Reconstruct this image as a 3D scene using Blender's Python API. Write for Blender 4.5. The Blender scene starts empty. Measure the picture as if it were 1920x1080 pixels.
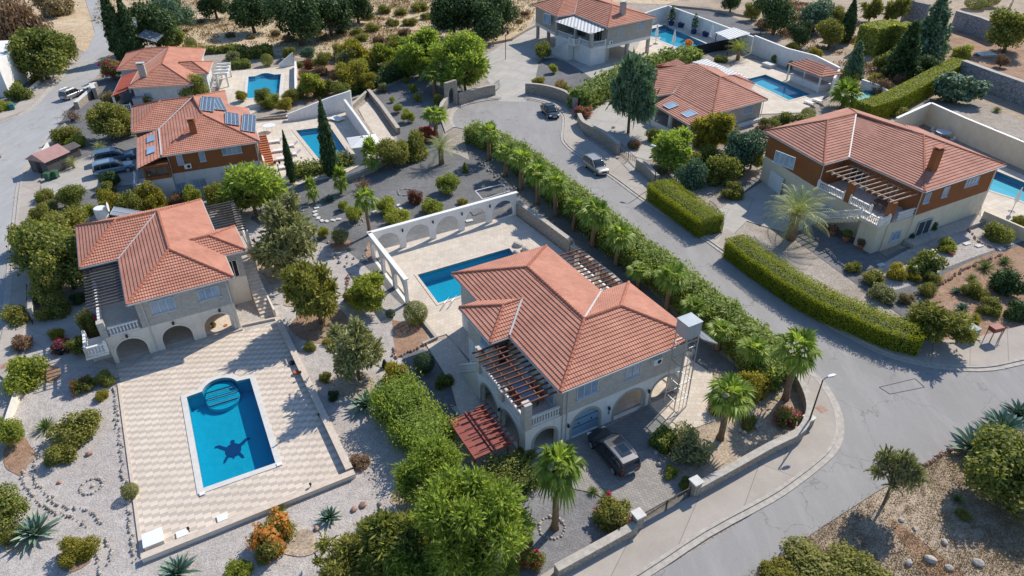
import bpy, bmesh, math, random
import numpy as np
from mathutils import Vector, Matrix
from mathutils.geometry import tessellate_polygon

# ------------------------------------------------------------------ camera, sky, sun, exposure
SC = bpy.context.scene
COL = SC.collection
CAM_H, PITCH, FPX = 40.0, math.radians(34.0), 1290.0
cd = bpy.data.cameras.new("camera"); cam = bpy.data.objects.new("camera", cd); COL.objects.link(cam)
cam.location = (0, 0, CAM_H); cam.rotation_euler = (math.pi/2 - PITCH, 0, 0)
cd.sensor_width = 36.0; cd.lens = FPX/1920*36.0; cd.clip_end = 3000; cd.clip_start = 0.5
SC.camera = cam
SUN_EL = math.radians(42.0); SUN_AZ = math.radians(49.5)      # direction towards the sun, angle from +X in plan
world = bpy.data.worlds.new("World"); SC.world = world; world.use_nodes = True
nt = world.node_tree
sky = nt.nodes.new("ShaderNodeTexSky"); sky.sky_type = 'NISHITA'; sky.sun_disc = False
sky.sun_elevation = SUN_EL; sky.sun_rotation = math.pi/2 - SUN_AZ; sky.ozone_density = 3.5; sky.air_density = 1.2; sky.dust_density = 0.4
bgn = nt.nodes["Background"]; bgn.inputs[1].default_value = 0.13
tint = nt.nodes.new('ShaderNodeMix'); tint.data_type = 'RGBA'; tint.blend_type = 'MULTIPLY'; tint.inputs[0].default_value = 1.0; tint.inputs[7].default_value = (.88, .97, 1.07, 1)
nt.links.new(sky.outputs[0], tint.inputs[6]); nt.links.new(tint.outputs[2], bgn.inputs[0])
sl = bpy.data.lights.new("sun", 'SUN'); sl.energy = 4.55; sl.angle = math.radians(0.6); sl.color = (1.0, 0.92, 0.80)
sun = bpy.data.objects.new("sun", sl); COL.objects.link(sun)
sd = Vector((math.cos(SUN_EL)*math.cos(SUN_AZ), math.cos(SUN_EL)*math.sin(SUN_AZ), math.sin(SUN_EL)))
sun.rotation_euler = sd.to_track_quat('Z', 'Y').to_euler(); sun.location = (0, 0, 60)
SC.view_settings.view_transform = 'Standard'; SC.view_settings.look = 'None'
SC.view_settings.exposure = 0.15; SC.view_settings.gamma = 1.0
SC.cycles.max_bounces = 8; SC.cycles.diffuse_bounces = 5; SC.cycles.transparent_max_bounces = 8
SC.cycles.caustics_reflective = False; SC.cycles.caustics_refractive = False
SC.cycles.sample_clamp_indirect = 4.0

# ------------------------------------------------------------------ helpers
SP, CP = math.sin(PITCH), math.cos(PITCH)
def G(px, py, z=0.0):
    "where a point at height z seen at this spot of the photograph stands"
    u, v = px-960, py-540
    t = (CAM_H-z)/(FPX*SP + v*CP)
    return Vector((u*t, (FPX*CP - v*SP)*t, z))
def mpp(px, py, z=0.0):
    "metres per photograph pixel there"
    u, v = px-960, py-540
    return (CAM_H-z)/(FPX*SP + v*CP)
def local_frame(px, py, z, deg):
    o = G(px, py, z); a = math.radians(deg)
    return Matrix.Translation((o.x, o.y, 0)) @ Matrix.Rotation(a, 4, 'Z')

class MB:
    def __init__(s): s.v = []; s.f = []; s.uv = None
    def add(s, vs, fs):
        n = len(s.v); s.v += [tuple(p) for p in vs]; s.f += [tuple(i+n for i in f) for f in fs]
    def box(s, x0, x1, y0, y1, z0, z1):
        s.add([(x0,y0,z0),(x1,y0,z0),(x1,y1,z0),(x0,y1,z0),(x0,y0,z1),(x1,y0,z1),(x1,y1,z1),(x0,y1,z1)],
              [(0,3,2,1),(4,5,6,7),(0,1,5,4),(1,2,6,5),(2,3,7,6),(3,0,4,7)])
    def obox(s, c, a, L, Wd, z0, z1, taper=1.0):
        "box centred at c (x,y), long axis turned by a"
        ca, sa = math.cos(a), math.sin(a); vs = []
        for z, k in ((z0, 1), (z1, taper)):
            for i, j in ((-1,-1),(1,-1),(1,1),(-1,1)):
                x, y = i*L/2*k, j*Wd/2*k
                vs.append((c[0]+x*ca-y*sa, c[1]+x*sa+y*ca, z))
        s.add(vs, [(0,3,2,1),(4,5,6,7),(0,1,5,4),(1,2,6,5),(2,3,7,6),(3,0,4,7)])
    def bar(s, p, q, w, h=None, up=(0,0,1)):
        "square bar from p to q"
        p, q = Vector(p), Vector(q); h = h or w; d = (q-p)
        if d.length < 1e-6: return
        d.normalize(); up = Vector(up)
        if abs(d.dot(up)) > .98: up = Vector((1,0,0))
        x = d.cross(up).normalized(); y = x.cross(d).normalized()
        vs = [b + x*(i*w/2) + y*(j*h/2) for b in (p, q) for i, j in ((-1,-1),(1,-1),(1,1),(-1,1))]
        s.add(vs, [(0,1,2,3),(7,6,5,4),(0,4,5,1),(1,5,6,2),(2,6,7,3),(3,7,4,0)])
    def tube(s, pts, r, n=6, cap=True):
        pts = [Vector(p) for p in pts]
        if not hasattr(r, '__len__'): r = [r]*len(pts)
        vs = []; N = len(pts)
        for i, p in enumerate(pts):
            d = (pts[min(i+1, N-1)] - pts[max(i-1, 0)]).normalized()
            ref = Vector((0,0,1)) if abs(d.z) < .95 else Vector((1,0,0))
            x = d.cross(ref).normalized(); y = x.cross(d).normalized()
            for k in range(n):
                a = 2*math.pi*k/n; vs.append(p + (x*math.cos(a)+y*math.sin(a))*r[i])
        fs = [(i*n+k, i*n+(k+1)%n, (i+1)*n+(k+1)%n, (i+1)*n+k) for i in range(N-1) for k in range(n)]
        if cap: fs += [tuple(range(n))[::-1], tuple((N-1)*n+k for k in range(n))]
        s.add(vs, fs)
    def lathe(s, c, prof, n=12, sx=1, sy=1):
        "prof: (r, z) from bottom to top"
        vs = []
        for r, z in prof:
            for k in range(n):
                a = 2*math.pi*k/n; vs.append((c[0]+r*math.cos(a)*sx, c[1]+r*math.sin(a)*sy, c[2]+z))
        N = len(prof)
        fs = [(i*n+k, i*n+(k+1)%n, (i+1)*n+(k+1)%n, (i+1)*n+k) for i in range(N-1) for k in range(n)]
        fs += [tuple(range(n))[::-1], tuple((N-1)*n+k for k in range(n))]
        s.add(vs, fs)
    def flat(s, loops, z=0.0):
        "polygon with holes as a flat sheet; points may be 2D or 3D"
        L = [[Vector((p[0], p[1], p[2] if len(p) > 2 else z)) for p in lp] for lp in loops]
        allp = [p for lp in L for p in lp]
        tris = tessellate_polygon([[Vector((p.x, p.y, 0)) for p in lp] for lp in L])
        fs = []
        for t in tris:
            a, b, c = (allp[i] for i in t)
            fs.append(tuple(t) if (b-a).cross(c-a).z > 0 else tuple(t)[::-1])
        s.add(allp, fs)
    def prism(s, loop, z0, z1, holes=()):
        loops = [loop] + list(holes)
        s.flat(loops, z1)
        for li, lp in enumerate(loops):
            n = len(lp)
            ar = sum(lp[i][0]*lp[(i+1)%n][1]-lp[(i+1)%n][0]*lp[i][1] for i in range(n))
            ccw = (ar > 0) == (li == 0)
            vs = [(p[0], p[1], z0) for p in lp] + [(p[0], p[1], z1) for p in lp]
            fs = [(i, (i+1)%n, n+(i+1)%n, n+i) if ccw else (n+i, n+(i+1)%n, (i+1)%n, i) for i in range(n)]
            s.add(vs, fs)
    def panel(s, p0, p1, z0, z1, th, openings=()):
        "upright wall from p0 to p1 (plan points), thickness th to the left of p0->p1, openings as loops of (along, z)"
        p0 = Vector((p0[0], p0[1], 0)); p1 = Vector((p1[0], p1[1], 0)); d = p1-p0; L = d.length; d.normalize()
        nrm = Vector((-d.y, d.x, 0))
        outer = [(0,z0),(L,z0),(L,z1),(0,z1)]
        loops = [outer] + [list(o) for o in openings]
        flatp = [q for lp in loops for q in lp]
        tris = tessellate_polygon([[Vector((q[0], q[1], 0)) for q in lp] for lp in loops])
        P = lambda q, k: p0 + d*q[0] + nrm*k + Vector((0,0,q[1]))
        for k, flip in ((0, False), (th, True)):
            fs = []
            for t in tris:
                a, b, c = (Vector((flatp[i][0], flatp[i][1])) for i in t)
                ccw = (b-a).cross(c-a) > 0
                fs.append(tuple(t) if ccw != flip else tuple(t)[::-1])
            s.add([P(q, k) for q in flatp], fs)
        for lp in loops:
            n = len(lp)
            s.add([P(q, 0) for q in lp]+[P(q, th) for q in lp], [(i, (i+1)%n, n+(i+1)%n, n+i) for i in range(n)])
    def build(s, name, mat=None, parent=None, smooth=False, mw=None):
        me = bpy.data.meshes.new(name); me.from_pydata(s.v, [], s.f)
        if s.uv is not None:
            uvl = me.uv_layers.new(name="UVMap"); fl = [c for f in s.uv for p in f for c in p]
            uvl.data.foreach_set("uv", fl)
        if mat: me.materials.append(mat)
        if smooth: me.polygons.foreach_set("use_smooth", [True]*len(me.polygons))
        me.update()
        o = bpy.data.objects.new(name, me); COL.objects.link(o)
        if parent is not None: o.parent = parent
        if mw is not None: o.matrix_world = mw
        return o

def tag(o, label=None, cat=None, group=None, kind=None):
    if label: o['label'] = label
    if cat: o['category'] = cat
    if group: o['group'] = group
    if kind: o['kind'] = kind
    return o
def thing(name, label, cat, mw=None, group=None):
    o = bpy.data.objects.new(name, None); COL.objects.link(o); o.empty_display_size = .3
    if mw is not None: o.matrix_world = mw
    return tag(o, label, cat, group)
def at(p, rot=0, sc=1.0):
    S = Matrix.Diagonal((sc[0], sc[1], sc[2], 1)) if hasattr(sc, '__len__') else Matrix.Scale(sc, 4)
    return Matrix.Translation(Vector(p)) @ Matrix.Rotation(rot, 4, 'Z') @ S
def clone(o, mw=None, label=None, parent=None, group=None):
    c = o.copy(); COL.objects.link(c)
    if parent is not None: c.parent = parent
    if mw is not None: c.matrix_world = mw
    if label: c['label'] = label
    if group: c['group'] = group
    for ch in list(o.children):
        if not ch.name.startswith('flowers'): clone(ch, parent=c)
    return c

# ------------------------------------------------------------------ materials
def srgb(h):
    h = h.lstrip('#'); c = [int(h[i:i+2], 16)/255 for i in (0,2,4)]
    return tuple(x/12.92 if x <= .04045 else ((x+.055)/1.055)**2.4 for x in c)
class N:
    def __init__(s, name):
        s.m = bpy.data.materials.new(name); s.m.use_nodes = True; s.t = s.m.node_tree
        s.b = s.t.nodes["Principled BSDF"]; s.out = s.t.nodes["Material Output"]
        s.tc = s.t.nodes.new("ShaderNodeTexCoord")
    def n(s, typ, **kw):
        x = s.t.nodes.new("ShaderNode"+typ)
        for k, v in kw.items(): setattr(x, k, v)
        return x
    def l(s, a, b): s.t.links.new(a, b)
    def mp(s, src, sc=1.0, rot=0):
        m = s.n("Mapping"); s.l(s.tc.outputs[src], m.inputs[0])
        m.inputs['Scale'].default_value = sc if hasattr(sc, '__len__') else (sc,)*3
        m.inputs['Rotation'].default_value = (0,0,rot); return m.outputs[0]
    def noise(s, scale, src='Object', detail=6, rough=.6, vec=None):
        x = s.n("TexNoise"); x.inputs['Scale'].default_value = scale; x.inputs['Detail'].default_value = detail
        x.inputs['Roughness'].default_value = rough
        s.l(vec if vec is not None else s.tc.outputs[src], x.inputs['Vector']); return x.outputs['Fac']
    def ramp(s, fac, stops):
        x = s.n("ValToRGB"); e = x.color_ramp.elements
        while len(e) < len(stops): e.new(0.5)
        for i, (p, c) in enumerate(stops): e[i].position = p; e[i].color = (*c, 1) if len(c) == 3 else c
        s.l(fac, x.inputs[0]); return x.outputs[0]
    def mix(s, fac, a, b, mode='MIX'):
        x = s.n("Mix", data_type='RGBA', blend_type=mode)
        if isinstance(fac, (int, float)): x.inputs[0].default_value = fac
        else: s.l(fac, x.inputs[0])
        for v, i in ((a, 6), (b, 7)):
            if isinstance(v, tuple): x.inputs[i].default_value = (*v, 1)
            else: s.l(v, x.inputs[i])
        return x.outputs[2]
    def math(s, op, a, b=None, c=None):
        x = s.n("Math", operation=op)
        for v, i in ((a, 0), (b, 1), (c, 2)):
            if v is None: continue
            if isinstance(v, (int, float)): x.inputs[i].default_value = v
            else: s.l(v, x.inputs[i])
        return x.outputs[0]
    def bump(s, h, strength=.5, dist=.02):
        x = s.n("Bump"); x.inputs['Strength'].default_value = strength; x.inputs['Distance'].default_value = dist
        s.l(h, x.inputs['Height']); s.l(x.outputs[0], s.b.inputs['Normal'])
    def col(s, c, rough=.8, metal=0, spec=.3):
        if isinstance(c, tuple): s.b.inputs['Base Color'].default_value = (*c, 1)
        else: s.l(c, s.b.inputs['Base Color'])
        s.b.inputs['Roughness'].default_value = rough; s.b.inputs['Metallic'].default_value = metal
        s.b.inputs['Specular IOR Level'].default_value = spec; return s.m
def sc3(c, k): return tuple(min(1, x*k) for x in c)

def m_plain(name, c, rough=.7, metal=0, var=.12, scale=1.2, spec=.3, src='Object', bump=0):
    n = N(name); f = n.noise(scale, src)
    c2 = n.ramp(f, [(.3, sc3(c, 1-var)), (.7, sc3(c, 1+var))])
    if bump: n.bump(n.noise(scale*14, src, 3), bump, .01)
    return n.col(c2, rough, metal, spec)
def m_wall(name, c, dirt=(.30,.27,.22)):
    n = N(name); f = n.noise(.9); g = n.noise(7, detail=3)
    base = n.ramp(f, [(.3, sc3(c, .9)), (.7, sc3(c, 1.06))])
    st = n.ramp(n.noise(1.0, vec=n.mp('Object', (3.5, 3.5, .35)), detail=5), [(.56, (0,0,0)), (.8, (.35,.35,.35))])
    n.bump(g, .25, .01)
    return n.col(n.mix(st, base, dirt), .9, 0, .2)
def m_stonewall(name, c1, c2, mortar, sx=.45, sz=.2, bump=.6, swap=False):
    "coursed stone cladding; box-projected from object coordinates"
    n = N(name); sep = n.n("SeparateXYZ"); n.l(n.tc.outputs['Object'], sep.inputs[0])
    geo = n.n("NewGeometry"); tr = n.n("VectorTransform", vector_type='NORMAL', convert_from='WORLD', convert_to='OBJECT')
    n.l(geo.outputs['True Normal'], tr.inputs[0]); sn = n.n("SeparateXYZ"); n.l(tr.outputs[0], sn.inputs[0])
    ax = n.math('ABSOLUTE', sn.outputs[0]); ay = n.math('ABSOLUTE', sn.outputs[1])
    k = n.math('GREATER_THAN', ax, ay)
    u = n.math('ADD', n.math('MULTIPLY', sep.outputs[1], k), n.math('MULTIPLY', sep.outputs[0], n.math('SUBTRACT', 1.0, k)))
    cb = n.n("CombineXYZ"); n.l(u, cb.inputs[0]); n.l(sep.outputs[2], cb.inputs[1])
    br = n.n("TexBrick"); n.l(cb.outputs[0], br.inputs[0]); br.inputs['Scale'].default_value = 1
    br.inputs['Brick Width'].default_value = sx; br.inputs['Row Height'].default_value = sz
    br.inputs['Mortar Size'].default_value = .012; br.inputs['Color1'].default_value = (*c1,1)
    br.inputs['Color2'].default_value = (*c2,1); br.inputs['Mortar'].default_value = (*mortar,1)
    f = n.noise(5, detail=5)
    cc = n.mix(.35, br.outputs['Color'], n.ramp(f, [(.3, sc3(c1,.7)), (.7, sc3(c2,1.25))]))
    n.bump(n.math('ADD', n.math('MULTIPLY', br.outputs['Fac'], -1), f), bump, .02)
    return n.col(cc, .95, 0, .15)
def m_rubble(name, c1, c2, mortar, scale=2.6):
    n = N(name); v = n.n("TexVoronoi", feature='F1'); v.inputs['Scale'].default_value = scale
    e = n.n("TexVoronoi", feature='DISTANCE_TO_EDGE'); e.inputs['Scale'].default_value = scale
    n.l(n.tc.outputs['Object'], v.inputs['Vector']); n.l(n.tc.outputs['Object'], e.inputs['Vector'])
    s = n.n("SeparateColor"); n.l(v.outputs['Color'], s.inputs[0])
    stone = n.mix(s.outputs[0], c1, c2); stone = n.mix(.4, stone, n.ramp(n.noise(6), [(.3, sc3(c1,.7)), (.7, sc3(c2,1.2))]))
    k = n.ramp(e.outputs['Distance'], [(.02, (0,0,0)), (.07, (1,1,1))])
    n.bump(k, .7, .03)
    return n.col(n.mix(k, mortar, stone), .95, 0, .15)
def m_tile(name, c, c2):
    "clay roof tiles: uv in metres, u along the eave, v up the slope"
    n = N(name); sep = n.n("SeparateXYZ"); n.l(n.tc.outputs['UV'], sep.inputs[0])
    U, V = sep.outputs[0], sep.outputs[1]
    rib = n.math('SINE', n.math('MULTIPLY', U, 2*math.pi/.22))
    fu = n.math('FLOOR', n.math('DIVIDE', U, .22)); fv = n.math('FLOOR', n.math('DIVIDE', V, .36))
    cb = n.n("CombineXYZ"); n.l(fu, cb.inputs[0]); n.l(fv, cb.inputs[1])
    wn = n.n("TexWhiteNoise", noise_dimensions='2D'); n.l(cb.outputs[0], wn.inputs[0])
    base = n.mix(wn.outputs['Value'], c, c2)
    pat = n.ramp(n.noise(.5, detail=8, rough=.75), [(.33, sc3(c2,.74)), (.67, sc3(c,1.2))])
    base = n.mix(.6, base, pat)
    st = n.ramp(n.noise(3.2, detail=8, rough=.75), [(.58,(0,0,0)),(.75,(.5,.5,.5))])
    base = n.mix(st, base, (.30,.17,.12))
    gap = n.ramp(rib, [(.0,(.80,.80,.80)),(.3,(1,1,1))]); base = n.mix(1.0, base, gap, 'MULTIPLY')
    n.bump(rib, .55, .025)
    return n.col(base, .85, 0, .25)
def m_ground(name, cols, scale=.15, fine=30, fbump=.5, speck=None, rough=.95, fine_amt=.5):
    "gravel, soil, grass: broad patches plus grain at two finer sizes"
    n = N(name); f = n.noise(scale, detail=8, rough=.65)
    k = len(cols); base = n.ramp(f, [(.28+.44*i/(k-1), c) for i, c in enumerate(cols)])
    g = n.noise(fine, detail=4, rough=.7); g2 = n.noise(fine/6, detail=5, rough=.7)
    gg = n.ramp(g, [(.3,(1-fine_amt,)*3),(.7,(1+fine_amt*.8,)*3)])
    base = n.mix(1.0, base, gg, 'MULTIPLY')
    base = n.mix(1.0, base, n.ramp(g2, [(.3,(1-fine_amt*.45,)*3),(.7,(1+fine_amt*.4,)*3)]), 'MULTIPLY')
    if speck:
        vo = n.n("TexVoronoi"); vo.inputs['Scale'].default_value = speck[1]; n.l(n.tc.outputs['Object'], vo.inputs['Vector'])
        kk = n.ramp(vo.outputs['Distance'], [(.10,(.8,.8,.8)),(.22,(0,0,0))]); base = n.mix(kk, base, speck[0])
    n.bump(n.math('ADD', g, n.math('MULTIPLY', g2, 1.5)), fbump, .05)
    return n.col(base, rough, 0, .15)
def m_road(name, c):
    n = N(name); f = n.noise(.07, detail=6); base = n.ramp(f, [(.3, sc3(c,.90)), (.7, sc3(c,1.08))])
    g = n.noise(22, detail=3); base = n.mix(1.0, base, n.ramp(g, [(.3,(.88,)*3),(.7,(1.1,)*3)]), 'MULTIPLY')
    st = n.ramp(n.noise(.6, vec=n.mp('Object',(1,.25,1),.9), detail=8, rough=.7), [(.47,(0,0,0)),(.72,(.5,.5,.5))])
    base = n.mix(st, base, sc3(c, 1.35))
    st2 = n.ramp(n.noise(.35, detail=9, rough=.75), [(.6,(0,0,0)),(.72,(.4,.4,.4))]); base = n.mix(st2, base, sc3(c,.68))
    cr = n.n("TexVoronoi", feature='DISTANCE_TO_EDGE'); cr.inputs['Scale'].default_value = .16
    wv = n.n("Mix", data_type='VECTOR'); wv.inputs[0].default_value = .06
    nz = n.n("TexNoise"); nz.inputs['Scale'].default_value = .5; nz.inputs['Detail'].default_value = 8
    n.l(n.tc.outputs['Object'], nz.inputs['Vector']); 
    ad = n.n("VectorMath", operation='MULTIPLY_ADD'); n.l(nz.outputs['Color'], ad.inputs[0]); ad.inputs[1].default_value = (5,5,5)
    n.l(n.tc.outputs['Object'], ad.inputs[2]); n.l(ad.outputs[0], cr.inputs['Vector'])
    ck = n.ramp(cr.outputs['Distance'], [(.002,(.55,.55,.55)),(.009,(0,0,0))]); base = n.mix(ck, base, sc3(c,.45))
    n.bump(g, .3, .01)
    return n.col(base, .92, 0, .2)
def m_pave(name, c1, c2, mortar, w, h, msize=.012, rot=0, off=.5, fac=.5, rough=.9):
    n = N(name); br = n.n("TexBrick"); n.l(n.mp('Object', 1, rot), br.inputs[0]); br.inputs['Scale'].default_value = 1
    br.inputs['Brick Width'].default_value = w; br.inputs['Row Height'].default_value = h; br.offset = off
    br.inputs['Mortar Size'].default_value = msize
    for k, c in (('Color1', c1), ('Color2', c2), ('Mortar', mortar)): br.inputs[k].default_value = (*c, 1)
    f = n.ramp(n.noise(.35, detail=8, rough=.65), [(.3,(.86,)*3),(.7,(1.08,)*3)])
    g = n.ramp(n.noise(9, detail=4), [(.3,(.93,)*3),(.7,(1.06,)*3)])
    c = n.mix(1.0, n.mix(1.0, br.outputs['Color'], f, 'MULTIPLY'), g, 'MULTIPLY')
    n.bump(n.math('MULTIPLY', br.outputs['Fac'], -1), .4, .01)
    return n.col(c, rough, 0, .25)
def m_banded():
    "slabs in bands: rows of light slabs lying on greyer rows, stepping sideways"
    n = N("banded_paving"); sep = n.n("SeparateXYZ"); n.l(n.tc.outputs['Object'], sep.inputs[0])
    X, Y = sep.outputs[0], sep.outputs[1]
    w, h = .52, .76
    Ys = n.math('ADD', Y, n.math('MULTIPLY', n.math('SUBTRACT', n.math('DIVIDE', X, w), n.math('FLOOR', n.math('DIVIDE', X, w))), 0.0))
    col_i = n.math('FLOOR', n.math('DIVIDE', X, w))
    yy = n.math('ADD', Y, n.math('MULTIPLY', col_i, .235))
    fr = n.math('FRACT', n.math('DIVIDE', yy, h)); row = n.math('FLOOR', n.math('DIVIDE', yy, h))
    light = n.math('GREATER_THAN', fr, .46)
    cb = n.n("CombineXYZ"); n.l(col_i, cb.inputs[0]); n.l(row, cb.inputs[1]); n.l(light, cb.inputs[2])
    wn = n.n("TexWhiteNoise"); n.l(cb.outputs[0], wn.inputs[0])
    la = n.mix(wn.outputs['Value'], (.66,.555,.45), (.73,.625,.515)); lb = n.mix(wn.outputs['Value'], (.49,.425,.36), (.53,.46,.39))
    c = n.mix(light, lb, la)
    fx = n.math('FRACT', n.math('DIVIDE', X, w))
    j = n.math('LESS_THAN', fx, .025); c = n.mix(n.math('MULTIPLY', j, .35), c, (.35,.30,.26))
    f = n.ramp(n.noise(.3, detail=9, rough=.7), [(.3,(.88,)*3),(.7,(1.06,)*3)])
    c = n.mix(1.0, c, f, 'MULTIPLY')
    c = n.mix(1.0, c, n.ramp(n.noise(14, detail=4), [(.3,(.94,)*3),(.7,(1.05,)*3)]), 'MULTIPLY')
    return n.col(c, .85, 0, .25)
def m_leaf(name, cols, trans=.25, rough=.6, scale=.8):
    n = N(name); g = n.n("NewGeometry"); oi = n.n("ObjectInfo")
    k = len(cols)
    rnd = n.math('ADD', n.math('MULTIPLY', g.outputs['Random Per Island'], .6), n.math('MULTIPLY', n.noise(scale, detail=3), .4))
    rnd = n.math('ADD', rnd, n.math('MULTIPLY', n.math('SUBTRACT', oi.outputs['Random'], .5), .16))
    c = n.ramp(rnd, [(.15+.7*i/(k-1), cc) for i, cc in enumerate(cols)])
    n.l(c, n.b.inputs['Base Color']); n.b.inputs['Roughness'].default_value = rough
    n.b.inputs['Specular IOR Level'].default_value = .25
    tr = n.n("BsdfTranslucent"); n.l(n.mix(1.0, c, (1.35,1.35,.75), 'MULTIPLY'), tr.inputs[0])
    mx = n.n("MixShader"); mx.inputs[0].default_value = min(.55, trans*1.55)
    n.l(n.b.outputs[0], mx.inputs[1]); n.l(tr.outputs[0], mx.inputs[2]); n.l(mx.outputs[0], n.out.inputs[0])
    return n.m
def m_water():
    n = N("pool_water"); t = n.n("BsdfTransparent"); t.inputs[0].default_value = (.60,.93,.98,1)
    gl = n.n("BsdfGlossy"); gl.inputs['Roughness'].default_value = .04
    fr = n.n("Fresnel"); fr.inputs[0].default_value = 1.33
    nz = n.noise(1.7, detail=4); b = n.n("Bump"); b.inputs['Strength'].default_value = .12; b.inputs['Distance'].default_value = .04
    n.l(nz, b.inputs['Height']); n.l(b.outputs[0], fr.inputs['Normal']); n.l(b.outputs[0], gl.inputs['Normal'])
    mx = n.n("MixShader"); n.l(n.math('MULTIPLY', fr.outputs[0], .8), mx.inputs[0]); n.l(t.outputs[0], mx.inputs[1]); n.l(gl.outputs[0], mx.inputs[2])
    n.l(mx.outputs[0], n.out.inputs[0]); return n.m
def m_pooltile():
    n = N("pool_mosaic"); br = n.n("TexVoronoi"); br.inputs['Scale'].default_value = 5
    n.l(n.tc.outputs['Object'], br.inputs['Vector'])
    f = n.noise(1.2, detail=4); base = n.ramp(f, [(.3,(.008,.44,.60)),(.7,(.012,.48,.66))])
    wav = n.ramp(n.noise(9, detail=4, rough=.7), [(.3,(.88,)*3),(.7,(1.14,)*3)])
    c = n.mix(1.0, base, wav, 'MULTIPLY')
    return n.col(c, .5, 0, .3)
def m_glass(name, c=(.05,.09,.14), rough=.08):
    n = N(name); f = n.noise(.8); return n.col(n.ramp(f, [(.3, sc3(c,.8)), (.7, sc3(c,1.3))]), rough, 0, .8)
def m_checker(name, ca, cb_, w, h):
    "woven shade: light strips with dark gaps"
    n = N(name); sep = n.n("SeparateXYZ"); n.l(n.tc.outputs['Object'], sep.inputs[0])
    r = n.math('FLOOR', n.math('DIVIDE', sep.outputs[1], h)); x = n.math('ADD', n.math('DIVIDE', sep.outputs[0], w), n.math('MULTIPLY', r, .5))
    k = n.math('MULTIPLY', n.math('GREATER_THAN', n.math('FRACT', x), .55), n.math('GREATER_THAN', n.math('FRACT', n.math('DIVIDE', sep.outputs[1], h)), .5))
    return n.col(n.mix(k, ca, cb_), .8)

M = {}
M['cream'] = m_wall("cream_render", (.76,.69,.59)); M['white'] = m_wall("white_render", (.80,.78,.74))
M['whitetrim'] = m_plain("white_trim", (.80,.775,.73), .6, var=.06, bump=.1)
M['paleblue'] = m_wall("pale_render", (.60,.62,.62))
M['greyrender'] = m_wall("greige_render", (.44,.40,.35))
M['stoneA'] = m_stonewall("stone_cladding", (.50,.46,.41), (.60,.56,.50), (.44,.41,.37), .40, .16)
M['stoneB'] = m_stonewall("stone_cladding_grey", (.42,.40,.36), (.54,.51,.46), (.38,.36,.33), .34, .12)
M['ochre'] = m_wall("ochre_render", (.30,.115,.045), (.18,.08,.04))
M['sandwall'] = m_wall("sand_render", (.72,.62,.46))
M['tile'] = m_tile("clay_roof_tiles", (.62,.295,.205), (.53,.23,.155))
M['tilered'] = m_tile("red_roof_tiles", (.44,.10,.06), (.34,.075,.05))
M['tilepink'] = m_tile("faded_roof_tiles", (.56,.28,.205), (.47,.22,.16))
M['ridge'] = m_plain("ridge_tile_clay", (.42,.16,.10), .85, var=.3, scale=4, bump=.3)
M['gutter'] = m_plain("gutter_white", (.55,.54,.52), .5, var=.1)
M['wood'] = m_plain("stained_timber", (.16,.065,.04), .6, var=.3, scale=3)
M['woodred'] = m_plain("red_timber", (.27,.075,.055), .6, var=.2, scale=3)
M['woodpale'] = m_plain("pale_timber", (.42,.31,.23), .7, var=.2, scale=3)
M['woodgrey'] = m_plain("grey_timber", (.10,.09,.09), .7, var=.25, scale=3)
M['glass'] = m_glass("window_glass", (.27,.37,.48), .15); M['darkglass'] = m_glass("dark_glass", (.02,.03,.04))
M['frame'] = m_plain("window_frame_white", (.60,.62,.66), .5, var=.05)
M['dark'] = m_plain("dark_metal", (.025,.026,.03), .5, metal=.4); M['iron'] = m_plain("wrought_iron", (.03,.03,.035), .5)
M['steel'] = m_plain("galvanised_steel", (.55,.56,.57), .4, metal=.6, var=.1)
M['greysteel'] = m_plain("brushed_panel", (.36,.40,.43), .4, metal=.2, var=.1)
M['plasticw'] = m_plain("white_plastic", (.78,.78,.77), .45, var=.05)
M['terracotta'] = m_plain("terracotta", (.45,.16,.08), .85, var=.2, scale=5)
M['bluepot'] = m_plain("glazed_blue", (.02,.05,.16), .25, var=.2)
M['doorblue'] = m_plain("garage_door_blue", (.24,.38,.50), .5, var=.06)
M['water'] = m_water(); M['pooltile'] = m_pooltile(); M['turtle'] = m_plain("dark_blue_mosaic", (.005,.06,.20), .5)
M['coping'] = m_plain("coping_stone", (.62,.60,.56), .8, var=.1, scale=3, bump=.2)
M['copingwarm'] = m_plain("coping_sand", (.60,.51,.42), .85, var=.14, scale=3, bump=.2)
M['road'] = m_road("asphalt", (.31,.297,.285)); M['roadc'] = m_road("asphalt_grey", (.38,.375,.37))
M['pavement'] = m_pave("pavement_concrete", (.40,.355,.31), (.45,.40,.35), (.27,.24,.21), 3.0, 40, .03, .52)
M['kerb'] = m_plain("kerb_concrete", (.44,.40,.35), .9, var=.2, scale=2.5, bump=.3)
M['concrete'] = m_pave("yard_concrete", (.42,.40,.36), (.46,.43,.39), (.24,.22,.2), 4.5, 4.5, .03, .45)
M['gravelpink'] = m_ground("pale_gravel", [(.41,.365,.335),(.47,.43,.40),(.53,.49,.455)], .12, 9, .8, rough=1, fine_amt=.42)
M['gravelgrey'] = m_ground("grey_gravel", [(.135,.135,.137),(.18,.18,.182),(.232,.23,.23)], .12, 9, .8, fine_amt=.38)
M['gravelmid'] = m_ground("mid_grey_gravel", [(.18,.175,.178),(.235,.23,.235),(.29,.285,.288)], .12, 9, .8, fine_amt=.38)
M['graveldark'] = m_ground("dark_gravel", [(.15,.155,.16),(.19,.195,.2)], .12, 9, .8, fine_amt=.4)
M['soil'] = m_ground("garden_soil", [(.25,.15,.10),(.36,.23,.155),(.42,.30,.22)], .3, 12, .7)
M['dirt'] = m_ground("dry_dirt", [(.28,.21,.155),(.38,.30,.22),(.46,.37,.28),(.38,.28,.19)], .13, 7, .9, fine_amt=.5)
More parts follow.
